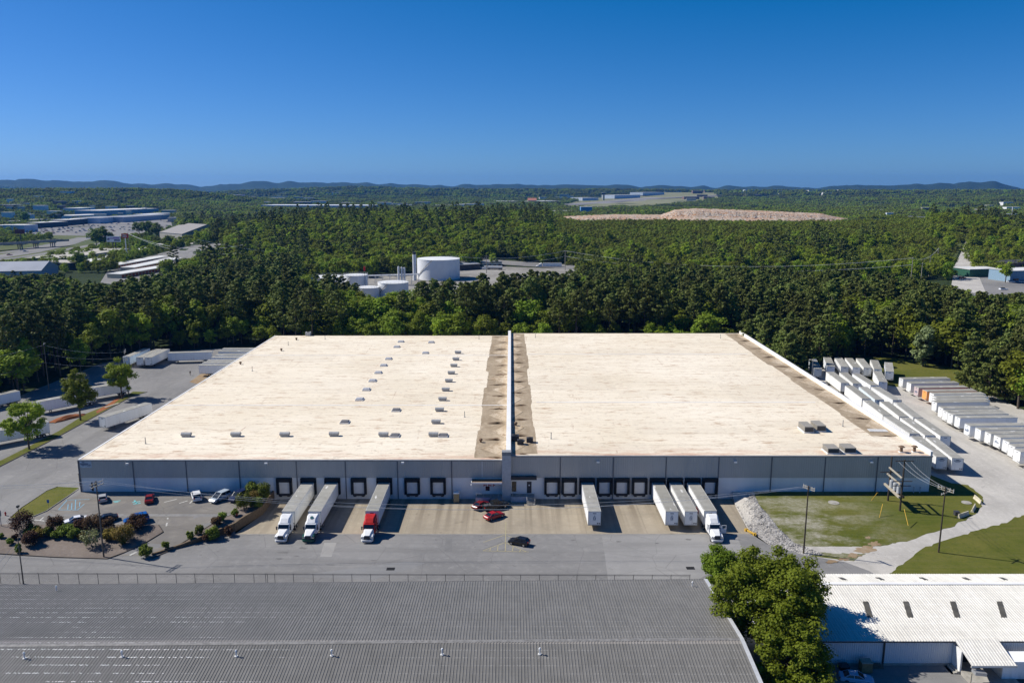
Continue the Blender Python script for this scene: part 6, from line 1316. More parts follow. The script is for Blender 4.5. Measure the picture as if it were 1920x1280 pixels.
def scatter(name, pts, label):
    me = bpy.data.meshes.new(name); me.from_pydata([(p[0], p[1], p[2]) for p in pts], [], [])
    for nm, ty, dat in (('sc', 'FLOAT', [p[3] for p in pts]), ('id', 'INT', [p[4] for p in pts]), ('rz', 'FLOAT', [random.uniform(0, 6.28) for _ in pts])):
        a = me.attributes.new(nm, ty, 'POINT'); a.data.foreach_set('value', dat)
    o = link(bpy.data.objects.new(name, me)); o['kind'] = 'stuff'; o['label'] = label
    ng = bpy.data.node_groups.new(name + '_scatter', 'GeometryNodeTree'); ng.interface.new_socket('Geometry', in_out='INPUT', socket_type='NodeSocketGeometry'); ng.interface.new_socket('Geometry', in_out='OUTPUT', socket_type='NodeSocketGeometry')
    N = ng.nodes.new; L = ng.links.new; gi = N('NodeGroupInput'); go = N('NodeGroupOutput'); ip = N('GeometryNodeInstanceOnPoints'); ci = N('GeometryNodeCollectionInfo')
    ci.inputs['Collection'].default_value = LOWC; ci.inputs['Separate Children'].default_value = True; ci.inputs['Reset Children'].default_value = True
    def attr(nm, ty): a = N('GeometryNodeInputNamedAttribute'); a.data_type = ty; a.inputs['Name'].default_value = nm; return a.outputs[0]
    cx = N('ShaderNodeCombineXYZ'); L(attr('rz', 'FLOAT'), cx.inputs[2]); er = N('FunctionNodeEulerToRotation'); L(cx.outputs[0], er.inputs[0])
    L(gi.outputs[0], ip.inputs['Points']); L(ci.outputs[0], ip.inputs['Instance']); ip.inputs['Pick Instance'].default_value = True
    L(attr('id', 'INT'), ip.inputs['Instance Index']); L(er.outputs[0], ip.inputs['Rotation']); L(attr('sc', 'FLOAT'), ip.inputs['Scale']); L(ip.outputs[0], go.inputs[0])
    md = o.modifiers.new('scatter', 'NODES'); md.node_group = ng; return o
MOUND = ats([(1030, 428), (1050, 405), (1240, 396), (1400, 394), (1560, 402), (1640, 424), (1700, 430), (1400, 432)], 24)
near = []
for (x, y, z, s, k) in mass: near.append((x, y, z, s * (1.05 if k == 0 else .95), 0 if k == 0 else rs.choice((1, 2, 2, 3))))
SHOPS = [((-10, 432), (18, 432), 30), ((47, 436), (72, 434), 34), ((76, 428), (128, 425), 30), ((128, 424), (165, 421), 30), ((188, 421), (235, 417), 50), ((232, 419), (320, 413), 60), ((135, 412), (200, 409), 50), ((190, 408), (298, 402.5), 70), ((282, 410), (326, 407), 40), ((15, 420), (36, 420), 18), ((56, 419), (84, 418), 18), ((150, 404), (180, 402), 40), ((355, 418), (380, 414), 40), ((300, 448), (342, 452), 70), ((285, 468), (362, 466), 20), ((125, 497), (248, 477), 38)]
URBX = [ats([(-60, 505), (-60, 464), (60, 458), (110, 446), (165, 436), (225, 432), (225, 458), (125, 482), (60, 496)], 0), ats([(40, 446), (30, 437), (60, 430), (130, 424), (190, 419), (330, 413), (335, 430), (250, 448), (180, 450), (130, 448)], 0)]
for a, b, dp in SHOPS:
    (ax, ay), (bx, by) = at(*a), at(*b); URBX.append([(ax - 8, ay - 45), (bx + 8, by - 45), (bx + 8, by + dp), (ax - 8, ay + dp)])
def fill(y0, y1, step, out, kinds, sc, grow=0.0):
    y = y0
    while y < y1:
        x = -.72 * y - 40; st = step
        while x < .72 * y + 40:
            X = x + rs.uniform(-.45, .45) * st; Y = y + rs.uniform(-.45, .45) * st; x += st
            if MX0 < X < MX1 and MY0 < Y < MY1: continue
            if inpoly(X, Y, URBL):
                if rs.random() < .6 and Y > 640 and not any(inpoly(X, Y, P) for P in URBX): out.append((X, Y, 0, rs.uniform(.45, .8) * (1 if step < 15 else .8), rs.choice((1, 2, 3)) if step < 15 else 5))
                continue
            if not clear(X, Y): continue
            k = kinds(X, Y)
            if k is None: continue
            out.append((X, Y, 0, rs.uniform(*sc), k))
        y += st
MX0, MX1, MY0, MY1 = 80, 560, 1040, 1330
def k1(x, y):
    px = CX + F * x / y
    if y > 820 and 1030 < px < 1730: return 4 if y < 1060 else (4 if rs.random() < .5 else None)
    if 620 < y < 1050 and -20 < x < 520 and float(N1(np.array([x / 90]), np.array([y / 90]))[0]) + (0.0007 * (x - 100)) > .42: return 4 if rs.random() < .9 else 3
    if y > 600 and px < 1100: return rs.choice((1, 2, 1, 3, 3, 1, 2, 3, 3, 1, 2, 0))
    return rs.choice((1, 1, 2, 2, 3, 3, 0)) if px > 400 else rs.choice((0, 1, 2))
fill(600, 1060, 8.5, near, k1, (.75, 1.15)); fill(1060, 1500, 11, near, k1, (.8, 1.2))
far = []
fill(1500, 2600, 24, far, lambda x, y: rs.choice((5, 5, 6)) if rs.random() < .88 else None, (.75, 1.1)); fill(2600, 4200, 40, far, lambda x, y: rs.choice((5, 5, 6)) if rs.random() < .92 else None, (.85, 1.2)); fill(4200, 7600, 85, far, lambda x, y: rs.choice((5, 6)), (1.3, 1.9))
def settle(L): 
    a = np.array([(p[0], p[1]) for p in L]); z = T(a[:, 0], a[:, 1]); return [(p[0], p[1], float(zz) - .2, p[3], p[4]) for p, zz in zip(L, z)]
scatter('woodland', settle(near), 'dense green woods covering the hill between the tank yard and the rubble mound'); scatter('distant_forest', settle(far), 'far off forest running to the horizon')
# urban greenery inside the left built-up area and beside the right road: single round trees
ut = [(150, 506, 1.15, 'dark round tree in front of the low grey roofed warehouse'), (198, 466, 1.9, 'tall dark tree clump behind the white billboard, outer one'), (182, 466, 1.8, 'tall dark tree clump left of the white billboard'), (262, 445, 1.7, 'big dark tree above the red sign, outer one'), (280, 446, 1.8, 'big dark tree above the red sign, middle one'), (294, 447, 1.6, 'big dark tree beside the long grey roof'), (270, 471, 1.0, 'small round dark tree beyond the storage rows'), (316, 473, 1.35, 'conical dark tree beyond the storage rows'), (338, 473, .9, 'small dark tree at the end of the storage rows'), (47, 422, 1.9, 'dark round tree among the shops far left'), (100, 418, 1.5, 'green tree among the shops far left'), (112, 415, 1.6, 'lighter green tree among the shops far left'), (350, 446, 1.9, 'dark tree at the side of the long grey roof'), (365, 440, 1.8, 'leafy tree at the edge of the big woods'), (1772, 522, 1.5, 'bright yellow green tree beside the far road'), (1885, 530, 1.35, 'bright round tree in front of the blue fronted shops'), (1860, 480, 1.6, 'dark tree above the blue fronted shops'), (1828, 482, 1.5, 'dark tree beside the far gravel road'), (1900, 475, 1.6, 'leafy tree below the red roofed building')]
for px, py, s, lab in ut:
    x, y = at(px, py, 0); br = 'bright' in lab
    tree('round_tree', lab, None, rs.choice(LEAF_BR if br else LEAF_HI), (x, y, 0), rs.uniform(0, 6), (s * 1.1, s * 1.1, s * .9), color=(1, 1, 1, 1) if br else (.6, .7, .6, 1))
hedge = []
for k in range(26):
    px = 172 + k * 6.2; x, y = at(px, 505 - k * 1.35, 0); hedge.append((x, y))
for i, (x, y) in enumerate(hedge[::2]): tree('hedge_bush', 'dark bush in the hedge row behind the storage units', 'hedge row behind the storage units', rs.choice(LEAF_HI), (x, y, -.8), rs.uniform(0, 6), (.62, .62, .45), color=(.7, .8, .7, 1), cat='bush')

# ---------------------------------------------------------------- rubble mound
MP = [(1020, 424), (1050, 411), (1100, 408), (1160, 406), (1235, 407), (1262, 396.5), (1300, 394), (1380, 397), (1450, 400), (1530, 404), (1560, 411), (1610, 421), (1660, 427), (1700, 430)]
def mound():
    g = G('rubble', 0.95, 0.1); p = g.pos(); a = g.noise(g.scale(p, (.02, .05, .35)), 1.0, 5, .65); b = g.noise(p, .35, 4, .8); z = g.sep(p)[2]
    col = g.mix(g.ramp(a, .42, .58), (.42, .23, .115), (.42, .34, .25)); col = g.mix(g.ramp(b, .5, .62), col, (.55, .52, .48)); col = g.mix(g.ramp(b, .44, .36), col, (.14, .1, .07)); g.color(col)
    nx, ny = 240, 34; V = []
    for j in range(ny):
        for i in range(nx):
            px = 1015 + i * 690 / (nx - 1); d = 1080 + j * 7.5; x = (px - CX) / F * d; top = CAMZ - 1150 * (np.interp(px, [q[0] for q in MP], [q[1] for q in MP]) - 351) / F
            t = j / (ny - 1); prof = float(sm(0, .12, t)) * .55 + float(sm(.18, .3, t)) * .45; prof *= 1 - float(sm(.8, 1, t)); base = 19
            z = base - 4 + (top - base + 4) * prof + (random.random() - .5) * 1.5 * prof; V.append((x, d + random.uniform(-2, 2), z))
    q = [(j * nx + i, j * nx + i + 1, (j + 1) * nx + i + 1, (j + 1) * nx + i) for j in range(ny - 1) for i in range(nx - 1)]
    return quads_obj('rubble_hill', V, q, g.mat)
structure(mound())
mb = MB(); rs = random.Random(5)
for _ in range(1500):
    px = rs.uniform(1100, 1640); d = rs.choice((1088, 1092, 1098, 1136, 1142, 1150, 1160)) + rs.uniform(-3, 3); top = CAMZ - 1150 * (np.interp(px, [q[0] for q in MP], [q[1] for q in MP]) - 351) / F
    z = 15 + (top - 15) * ((float(sm(0, .12, (d - 1080) / 247)) * .55 + float(sm(.18, .3, (d - 1080) / 247)) * .45)); r = rs.uniform(.35, 1.1)
    mb.add([tuple(c * rs.uniform(.7, 1.2) for c in p) for p in oct_], of, 0, Matrix.Translation(((px - CX) / F * d, d, z + .3)) @ Matrix.Diagonal((r, r, r * .8, 1)))
o = mb.build('rubble_boulders', plain('boulder', (.5, .47, .43), .9, .2, .3, world=True, c2=(.3, .22, .16)), fix=False); o['kind'] = 'stuff'; o['label'] = 'pale boulders strewn over the orange rubble mound'
# ---------------------------------------------------------------- tank yard behind the pines
T0 = lambda x, y: float(T(np.array([x]), np.array([y]))[0])
patch('tank_yard', INDUS, .25, M_WHITELOT, T_=T0, step=30)
patch('far_road', ats([(905, 492), (935, 494), (1070, 500), (1130, 506), (1130, 510), (1070, 506), (930, 499), (905, 498)], 0), .35, M_FARROAD, T_=T0, step=30)
M_TANK = plain('tank_white', (.78, .79, .80), .45, .04, .2); M_TANKT = plain('tank_top', (.8, .8, .78), .5, .05, .2)
def tank(px, wpx, ytop, Y, label, rail=True, ztop=None):
    x, zt = wallpt(px, ytop, Y); s = F / (Y * cp_ + (CAMZ - zt) * sp_); r = wpx / s / 2; t = thing('storage_tank', label, 'tank', (x, Y + 0, 0), 0, 'white storage tanks')
    zb = T0(x, Y) - .3; MB().cyl((0, 0, zb), (0, 0, zt), r, n=48, cap=False).build('shell', M_TANK, t, smooth=True)
    mb = MB(); mb.loft([[(rr * math.cos(a), rr * math.sin(a), z) for a in np.linspace(0, 2 * math.pi, 41)[:-1]] for rr, z in ((r + .12, zt - .15), (r + .12, zt + .03), (r * .5, zt + r * .04), (.3, zt + r * .055))]); mb.build('roof', M_TANKT, t)
    if rail:
        mb = MB()
        for a in np.linspace(0, 6.283, 25)[:-1]: mb.cyl((r * math.cos(a), r * math.sin(a), zt), (r * math.cos(a), r * math.sin(a), zt + 1.1), .05, n=4)
        for h in (.55, 1.1): mb.tube([(r * math.cos(a), r * math.sin(a), zt + h) for a in np.linspace(0, 6.283, 33)], .045, 4)
        mb.build('guard_rail', M_LGREY, t)
    mb = MB(); mb.tube([((r + .3) * math.cos(a), (r + .3) * math.sin(a), zt * (.15 + .85 * (k / 14))) for k, a in enumerate(np.linspace(3.6, 4.5, 15))], .22, 5); mb.build('stair', M_GREY, t); return t
tank(822, 80, 484.5, 605, 'largest white storage tank, with a narrow stack beside it', rail=False)
tank(737, 57, 528.5, 500, 'white storage tank in front of the pipe rack, nearest the pines'); tank(690, 42, 538, 492, 'low white storage tank left of the nearest one'); tank(667, 44, 515, 545, 'white storage tank with brown walkway behind the low one'); tank(614, 64, 518.5, 560, 'wide white tank half hidden by trees, farthest left'); tank(596, 22, 560, 470, 'small bluish tank glimpsed between the trees')
x, zt = wallpt(776.5, 472, 590); t = thing('chimney_stack', 'slim white stack with dark tip beside the largest tank', 'stack', (x, 590, 0)); MB().cyl((0, 0, -.3), (0, 0, zt - 2), 1.35, n=16).build('shaft', M_TANK, t); MB().cyl((0, 0, zt - 2), (0, 0, zt), 1.25, n=16).build('tip', M_DARK, t)
x, zt = wallpt(683.5, 499.5, 540); t = thing('vent_mast', 'red capped mast above the walkway tank', 'mast', (x, 540, 0)); MB().cyl((0, 0, 0), (0, 0, zt - 3), .15, n=6).build('mast', M_DARK, t); MB().cyl((0, 0, zt - 3), (0, 0, zt), .6, n=10).build('cap', M_RED, t)
t = thing('pipe_rack', 'long white pipe rack running between the tanks', 'pipe rack'); mb = MB(); A = Vector((*at(690, 520, 6), 0)); B = Vector((*at(785, 517, 6), 0))
for k in range(8):
    p = A.lerp(B, k / 7)
    for dy in (-2, 2): mb.cyl((p.x, p.y + dy, -.3), (p.x, p.y + dy, 7.5), .15, n=5)
    mb.box(p.x - .12, p.x + .12, p.y - 2.2, p.y + 2.2, 6.6, 6.85)
mb.build('frame', M_LGREY, t); mb = MB()
for dy, z in ((-1.6, 7.1), (-.8, 7.1), (0, 7.15), (.9, 7.1), (1.7, 7.4)): mb.tube([(A.x, A.y + dy, z), (B.x, B.y + dy, z)], .2, 6)
mb.build('pipe', M_WHITE, t)
for k, (px, lab) in enumerate(((747, 'first'), (753, 'second'), (758, 'third'))): 
    x, zt = wallpt(px, 500 + k, 560); tag(MB().cyl((x, 560, -.3), (x, 560, zt), .7, n=12).cyl((x, 560, zt), (x, 560, zt + .4), .3, n=8).build('process_vessel', M_TANK), 'slim white vessel at the pipe rack, %s from the low tanks' % lab, 'vessel', 'slim process vessels')
def block(name, label, p0, p1, depth, h, wm, rm, z=0.0, roof='flat', group=None, cat='building', door=None, win=None):
    p0 = Vector(p0); p1 = Vector(p1); d = p1 - p0; z = z if p0.y < 1300 else max(z, T0(p0.x, p0.y), T0(p1.x, p1.y)); L = d.length; a = math.atan2(d.y, d.x); t = thing(name, label, cat, (p0.x, p0.y, z), a, group)
    MB().box(0, L, 0, depth, -2, h).build('wall', wm, t)
    mb = MB(); e = .4
    if roof == 'flat': mb.box(-e, L + e, -e, depth + e, h, h + .35)
    elif roof == 'gable': r = depth * .16; mb.add([(-e, -e, h), (L + e, -e, h), (L + e, depth / 2, h + r), (-e, depth / 2, h + r), (L + e, depth + e, h), (-e, depth + e, h)], [(0, 1, 2, 3), (3, 2, 4, 5), (0, 3, 5), (1, 4, 2)])
    else: mb.add([(-e, -e, h), (L + e, -e, h), (L + e, depth + e, h + 1.2), (-e, depth + e, h + 1.2), (-e, -e, h + .2), (L + e, -e, h + .2), (L + e, depth + e, h + 1.4), (-e, depth + e, h + 1.4)], [(4, 5, 6, 7), (0, 1, 5, 4), (1, 2, 6, 5), (2, 3, 7, 6), (3, 0, 4, 7)])
    mb.build('roof', rm, t)
    if door:
        n = int(L / door[0])
        n = min(n, 60)
        for k in range(n): x = L * (k + .5) / n; MB().box(x - door[0] * .38, x + door[0] * .38, -.08, -.01, .05, min(door[1], h - .3)).build('roll_door', door[2], t)
    if win:
        n = max(1, int(L / win))
        for k in range(n): x = L * (k + .5) / n; MB().box(x - win * .3, x + win * .3, -.06, -.01, .9, min(2.6, h - .5)).build('window', M_GLASS, t)
    return t
M_WR = plain('pale_roof', (.72, .71, .67), .6, .1, .1); M_GR = plain('grey_roof', (.33, .34, .36), .6, .1, .1); M_BW = plain('blue_white_wall_far', (.55, .62, .72), .6, .08, .1); M_TAN = plain('tan_gravel_roof', (.47, .44, .38), .8, .1, .1); M_ORD = plain('orange_door', (.55, .12, .05), .6); M_BRW = plain('brown_wall', (.2, .13, .1), .8); M_GREENW = plain('green_wall', (.03, .11, .07), .6); M_BLW = plain('sky_blue_wall', (.25, .37, .48), .6); M_DROOF = plain('dark_roof', (.07, .07, .085), .7)
block('open_shed', 'grey roofed open shed behind the largest tank', at(863, 508), at(900, 506), 16, 5, M_DARK, M_GR, roof='shed', cat='shed'); block('site_office', 'small flat cream building at the end of the tank yard', at(905, 502), at(941, 501), 10, 4.5, M_CREAM, M_GR, win=4)
# storage rows with orange doors
STP = [((217, 505), (358, 479)), ((253, 509), (388, 480.5)), ((322, 508), (415, 483.5)), ((228, 522), (408, 491))]
for i, (a, b) in enumerate(STP): block('storage_row', 'long white roofed storage row with orange doors, %s from the hedge' % ORD[i], at(*a), at(*b), 12, 3.1, M_CREAM, M_WR, door=(4.2, 2.5, M_ORD), group='storage unit rows', cat='storage units')
patch('storage_yard', STOR, .12, M_FARROAD, T_=T0, step=40)
block('storage_office', 'small white garage row with dark roof at the end of the storage rows', at(358, 474), at(390, 475), 14, 4.5, M_WHITE, M_DROOF, roof='gable', door=(4, 3, M_GREY))
# highway area at the left
patch('verge', ats([(-60, 545), (-60, 440), (60, 437), (200, 434), (250, 440), (250, 470), (120, 500), (40, 530)], 0), .06, M_VERGE, T_=T0, step=40)
def ribbon(name, pts, wd, m, off, z=None):
    V = []; Q = []; P = [Vector((*at(*p), 0)) for p in pts]
    for k, p in enumerate(P):
        d = (P[min(k + 1, len(P) - 1)] - P[max(k - 1, 0)]).normalized(); n = Vector((-d.y, d.x, 0)) * wd / 2
        for q in (p - n, p + n): V.append((q.x, q.y, (T0(q.x, q.y) if z is None else z) + off))
        if k: Q.append((2 * k - 2, 2 * k - 1, 2 * k + 1, 2 * k))
    return structure(quads_obj(name, V, Q, m, flip=False))
ribbon('far_road', [(-40, 492), (0, 487), (40, 482), (75, 477), (125, 468), (175, 459), (215, 452)], 12, M_FARROAD, .12)
ribbon('highway', [(-50, 490), (0, 481), (47, 474), (87, 465), (119, 458), (140, 451), (165, 445)], 26, M_FARROAD, .16); ribbon('highway', [(-50, 477), (5, 474), (40, 469), (70, 463.5), (110, 456), (125, 452)], 14, M_FARROAD, .14)
ribbon('far_road', [(110, 455), (135, 451), (165, 447), (185, 445), (215, 440)], 12, M_FARROAD, .1); ribbon('far_road', [(240, 475), (290, 468), (340, 461), (395, 455)], 14, M_FARROAD, .12)
t = thing('overpass', 'concrete road overpass on piers crossing the highway', 'bridge'); A = Vector((*at(-40, 472, 0), 7)); B = Vector((*at(125, 461, 0), 7)); d = (B - A).normalized(); n = Vector((-d.y, d.x, 0))
MB().loft([[p - n * 6 + Vector((0, 0, -1.2)), p + n * 6 + Vector((0, 0, -1.2)), p + n * 6 + Vector((0, 0, 1)), p + n * 5.6 + Vector((0, 0, 1)), p + n * 5.6, p - n * 5.6, p - n * 5.6 + Vector((0, 0, 1)), p - n * 6 + Vector((0, 0, 1))] for p in (A, B)]).build('deck', M_CONCW, t)
for f in (.18, .45, .63, .83):
    p = A.lerp(B, f); mb = MB(); mb.box(-.9, .9, -6, 6, 4.6, 5.78, M=Matrix.Translation((p.x, p.y, 0)) @ Matrix.Rotation(math.atan2(d.y, d.x), 4, 'Z'))
    for s in (-4, 0, 4): q = p + n * s; mb.cyl((q.x, q.y, -1), (q.x, q.y, 4.6), .6, n=8)
    mb.build('pier', M_CONCW, t)
block('low_warehouse', 'very long low warehouse with tan gravel roof below the highway', at(125, 497), at(248, 477), 38, 6, M_GREY, M_TAN, cat='warehouse')
block('low_warehouse', 'narrow pale flat roofed warehouse just in front of the tan roofed one', at(172, 502), at(293, 473), 12, 5, M_BLUEGREY, M_WR, cat='warehouse'); block('low_warehouse', 'dark fronted flat building beside the dark round tree', at(64, 505), at(132, 507), 22, 6, M_DROOF, M_TAN, cat='warehouse'); block('low_warehouse', 'pale blue grey gabled warehouse at the left picture edge', at(-30, 524), at(78, 522), 36, 6, M_BLUEGREY, plain('blue_grey_roof', (.36, .38, .42), .5, .06, .1), roof='gable', cat='warehouse')
block('gable_hall', 'long grey gabled hall left of the big woods', at(300, 448), at(342, 452), 70, 9, M_TAN, plain('hall_roof', (.3, .28, .26), .7), roof='gable'); block('strip_building', 'low tan roofed strip beyond the storage rows', at(285, 468), at(362, 466), 20, 5, M_GREY, M_TAN)
patch('parking_lot', ats([(40, 432), (170, 421), (320, 414), (325, 430), (240, 446), (150, 442), (50, 440)], 0), .09, M_FARROAD, T_=T0, step=60)
shops = [((-10, 432), (18, 432), 30, 8, M_BW, M_WR, 'white fronted shop with banner at the far left'), ((47, 436), (72, 434), 34, 11, M_BW, M_WR, 'white two storey dealership beside the red billboard'), ((76, 428), (128, 425), 30, 8, M_DROOF, M_WR, 'long dark fronted shop row with pale roof'), ((128, 424), (165, 421), 30, 9, M_DROOF, M_WR, 'shop block with white roof in front of the far blue hall'), ((188, 421), (235, 417), 50, 9, M_BW, M_GR, 'long blue grey hall nearest the tall dark clump'), ((232, 419), (320, 413), 60, 9, M_BLUEGREY, M_GR, 'broad blue grey roofed hall above the red sign'), ((135, 412), (200, 409), 50, 8, M_BW, M_WR, 'white roofed hall behind the dark shop row'), ((190, 408), (298, 402.5), 70, 10, M_BLW, M_WR, 'very long pale hall at the back of the shopping area'), ((282, 410), (326, 407), 40, 8, M_BW, M_WR, 'white hall at the end of the shopping area'), ((15, 420), (36, 420), 18, 5, M_WHITE, M_WR, 'small bright roofed building far left'), ((56, 419), (84, 418), 18, 5, M_BRW, M_WR, 'brown fronted building with bright roof far left'), ((150, 404), (180, 402), 40, 8, M_BW, M_WR, 'pale hall behind the tallest tree clump'), ((355, 418), (380, 414), 40, 7, M_TAN, M_GR, 'grey roof between the dark tree and the woods'), ((440, 385), (460, 384), 30, 12, plain('violet_wall', (.3, .25, .6), .6), M_WR, 'small violet fronted building far beyond the woods'), ((490, 397), (690, 398), 90, 13, M_BLUEGREY, plain('bright_roof', (.85, .86, .88), .4, .05, .1), 'very long bright roofed depot beyond the woods')]
for a, b, dp, h, wm, rm, lab in shops: block('commercial_building', lab, at(*a), at(*b), dp, h, wm, rm, roof='flat', win=8 if b[0] - a[0] < 30 else None)
# far scattered buildings seen as pale flecks
rs = random.Random(33)
zones = [((10, 330), (398, 436), 40, 'small pale roofed shop among trees and lots beyond the highway'), ((930, 1350), (366, 380), 14, 'tiny pale building strung along the far airfield'), ((380, 640), (372, 392), 16, 'small pale building among the trees beyond the left woods'), ((640, 930), (386, 394), 16, 'pale flat building in the valley behind the wooded hill'), ((1640, 1900), (388, 420), 16, 'small pale roofed building among the trees at right'), ((0, 330), (392, 404), 14, 'small pale roof among the trees beyond the shops'), ((500, 900), (358, 368), 8, 'tiny pale building on the distant wooded plain'), ((1350, 1900), (360, 376), 10, 'tiny pale building in the distant forest at right')]
for (xa, xb), (ya, yb), n, lab in zones:
    for k in range(n):
        px = rs.uniform(xa, xb); py = rs.uniform(ya, yb); x, y = at(px, py, 0); s = y / 1493; L = rs.uniform(10, 32) * s * (.75 if px < 335 else 1); zz = T0(x, y)
        if y > 5200 or any(inpoly(x, y, P) for P in URBX): continue
        t = thing('distant_building', lab, 'building', (x, y, zz), rs.uniform(-.2, .2), lab.replace('building', 'buildings').replace('roof ', 'roofs ')); h = rs.uniform(6, 11) * (1 + min(y, 4000) / 5000)
        MB().box(-L / 2, L / 2, 0, L * .5, -3, h).build('wall', rs.choice((M_BW, M_WHITE, M_TAN, M_BRW, M_OFFW)), t); MB().box(-L / 2 - .5, L / 2 + .5, -.5, L * .5 + .5, h, h + .6).build('roof', rs.choice((M_WR, M_WR, M_GR, M_WHITE)), t)
# airfield far behind the mound
patch('airfield', AIRP, 1.2, ground_mat('airfield_grass', (.2, .2, .09), (.26, .25, .14), (.15, .17, .06), .004, .03), T_=T0, step=200); ribbon('apron', [(1035, 386), (1090, 382.5), (1150, 379.5), (1240, 376)], 150, M_WHITELOT, 1.6); ribbon('runway', [(1060, 385), (1120, 381), (1200, 377.5), (1350, 374.5)], 60, M_FARROAD, 2.0); ribbon('runway', [(1110, 389), (1180, 385), (1260, 381.5)], 30, M_FARROAD, 2.0)
block('airport_terminal', 'airport building with orange roof far beyond the mound', at(990, 383), at(1006, 383), 60, 15, M_CREAM, plain('orange_roof', (.42, .17, .1), .7), roof='gable')
for a, b, h, lab, m in (((1012, 383), (1050, 382), 12, 'tan terminal wing beside the orange roof', M_CREAM), ((1092, 378.5), (1122, 378), 14, 'white hangar at the runway', M_BW), ((1152, 377), (1200, 376), 16, 'long white hangar right of the control tower', M_BW), ((1205, 375), (1245, 374), 14, 'hangar at the far end of the runway', M_BW), ((925, 382), (970, 382), 10, 'dark roofed block left of the orange roof', M_BRW)): block('hangar', lab, at(*a), at(*b), 80, h, m, M_WR)
x, y = at(1131.5, 378, 0); t = thing('control_tower', 'slim control tower beside the runway', 'tower', (x, y, 0)); MB().box(-5, 5, -5, 5, -2, 34).build('shaft', M_CREAM, t); MB().box(-8, 8, -8, 8, 34, 42).build('cab', M_GLASS, t); MB().box(-8.5, 8.5, -8.5, 8.5, 42, 43.5).build('roof', M_WHITE, t)
block('flat_shed', 'long pale shed just behind the rubble mound', at(1016, 402), at(1090, 401), 30, 8, M_OFFW, M_WR, cat='shed'); block('blue_hall', 'blue ribbed hall behind the rubble mound', at(1089, 402), at(1110, 402), 30, 19, plain('blue_panel', (.12, .3, .55), .6), M_WR)
for px, w_, lab in ((1651, 7, 'pale concrete silo rising from the trees, wider one'), (1671, 4, 'pale concrete silo rising from the trees, slimmer one')):
    Y = 1500; x, zt = wallpt(px, 402 if w_ > 5 else 403, Y); mb = MB().cyl((x, Y, -2), (x, Y, zt - 3), w_ / 2, n=16).cyl((x, Y, zt - 3), (x, Y, zt), w_ / 2, w_ * .15, n=16); tag(mb.build('silo', M_CREAM), lab, 'silo')
x, y = at(1897, 425, 0); x, zt = wallpt(1899, 388, 1350); t = thing('radio_mast', 'tall slim radio mast above the trees at right', 'mast', (x, 1350, 0)); MB().cyl((0, 0, 0), (0, 0, zt), 1.1, .35, n=6).build('mast', M_LGREY, t); MB().cyl((0, 0, zt - 6), (0, 0, zt), .8, n=6).build('antenna', M_WHITE, t)
# right edge: gravel road, shops with green and blue fronts
patch('gravel_road', ats([(1782, 545), (1790, 500), (1806, 478), (1812, 462), (1818, 466), (1815, 486), (1836, 520), (1850, 552)], 0), .16, M_GRAVEL, T_=T0, step=40); patch('verge', ats([(1766, 492), (1778, 462), (1806, 460), (1800, 480), (1785, 500)], 0), .12, M_VERGE, T_=T0, step=40); patch('shop_yard', URBR, .1, M_FARROAD, T_=T0, step=40)
block('roadside_shop', 'green fronted low shop with pale roof edge', at(1817, 520), at(1852, 519), 18, 6, M_GREENW, M_WR); block('roadside_shop', 'sky blue fronted shop next to the green one', at(1852.5, 519), at(1872, 519), 18, 6, M_BLW, M_WR); block('roadside_shop', 'long sky blue fronted shop behind the bright round tree', at(1893, 529), at(1960, 527), 20, 8, M_BLW, M_WR, win=8); block('roadside_shop', 'building with dark hipped roof above the blue shop', at(1893, 505), at(1950, 502), 14, 5, M_BRW, M_DROOF, roof='gable'); block('roadside_shop', 'red roofed building at the right picture edge', at(1902, 478), at(1960, 474), 26, 6, M_OFFW, plain('red_roof', (.5, .09, .05), .6), roof='shed'); block('roadside_shop', 'small orange shed roof beside white rubble', at(1778, 462), at(1795, 457), 18, 4, M_CREAM, plain('orange_shed_roof', (.55, .22, .08), .6), roof='shed')
block('depot', 'pale flat depot among the trees at right', at(1755, 425), at(1795, 424), 30, 7, M_BW, M_WR); block('depot', 'grey roofed depot among the trees at far right', at(1818, 438), at(1850, 436), 36, 7, M_CREAM, M_GR)
# billboards and pole sign
def sign(px, w_, y0, y1, base, Y, col, label, legs, strokes, name='billboard'):
    xa, z1 = wallpt(px - w_ / 2, y0, Y); xb, z0 = wallpt(px + w_ / 2, y1, Y); t = thing(name, label, 'billboard' if name == 'billboard' else 'sign', ((xa + xb) / 2, Y, 0)); W_ = xb - xa
    MB().box(-W_ / 2, W_ / 2, -.4, .4, z0, z1).build('panel', col, t); mb = MB()
    for l in legs: mb.cyl((l * W_, .3, -.5), (l * W_, .3, z0), .5, n=8)
    mb.build('post', M_WHITE if name != 'billboard' else M_DARK, t); H_ = z1 - z0
    for a, b, c, d, m in strokes:
        mb = MB(); n = max(1, int((b - a) / .07))
        for k in range(n): mb.box(-W_ / 2 + W_ * (a + (b - a) * k / n), -W_ / 2 + W_ * (a + (b - a) * (k + .75) / n), -.46, -.41, z0 + H_ * c, z0 + H_ * d)
        mb.build('lettering', m, t)
    return t
MV = plain('violet_print', (.2, .1, .4), .6)
sign(213, 27, 443, 453.5, 470, 820, M_SIGNB, 'white billboard with blue and violet lettering on dark posts', (-.1, .1), [(.06, .22, .3, .6, M_NAVY), (.12, .5, .55, .72, MV), (.5, .95, .55, .85, MV), (.55, .97, .15, .45, M_NAVY)])
sign(234, 13, 438, 446, 480, 745, M_RED, 'red sign with pale lettering on a tall white pole', (0,), [(.15, .8, .55, .8, M_OFFW), (.15, .85, .2, .45, M_OFFW)], name='pole_sign')
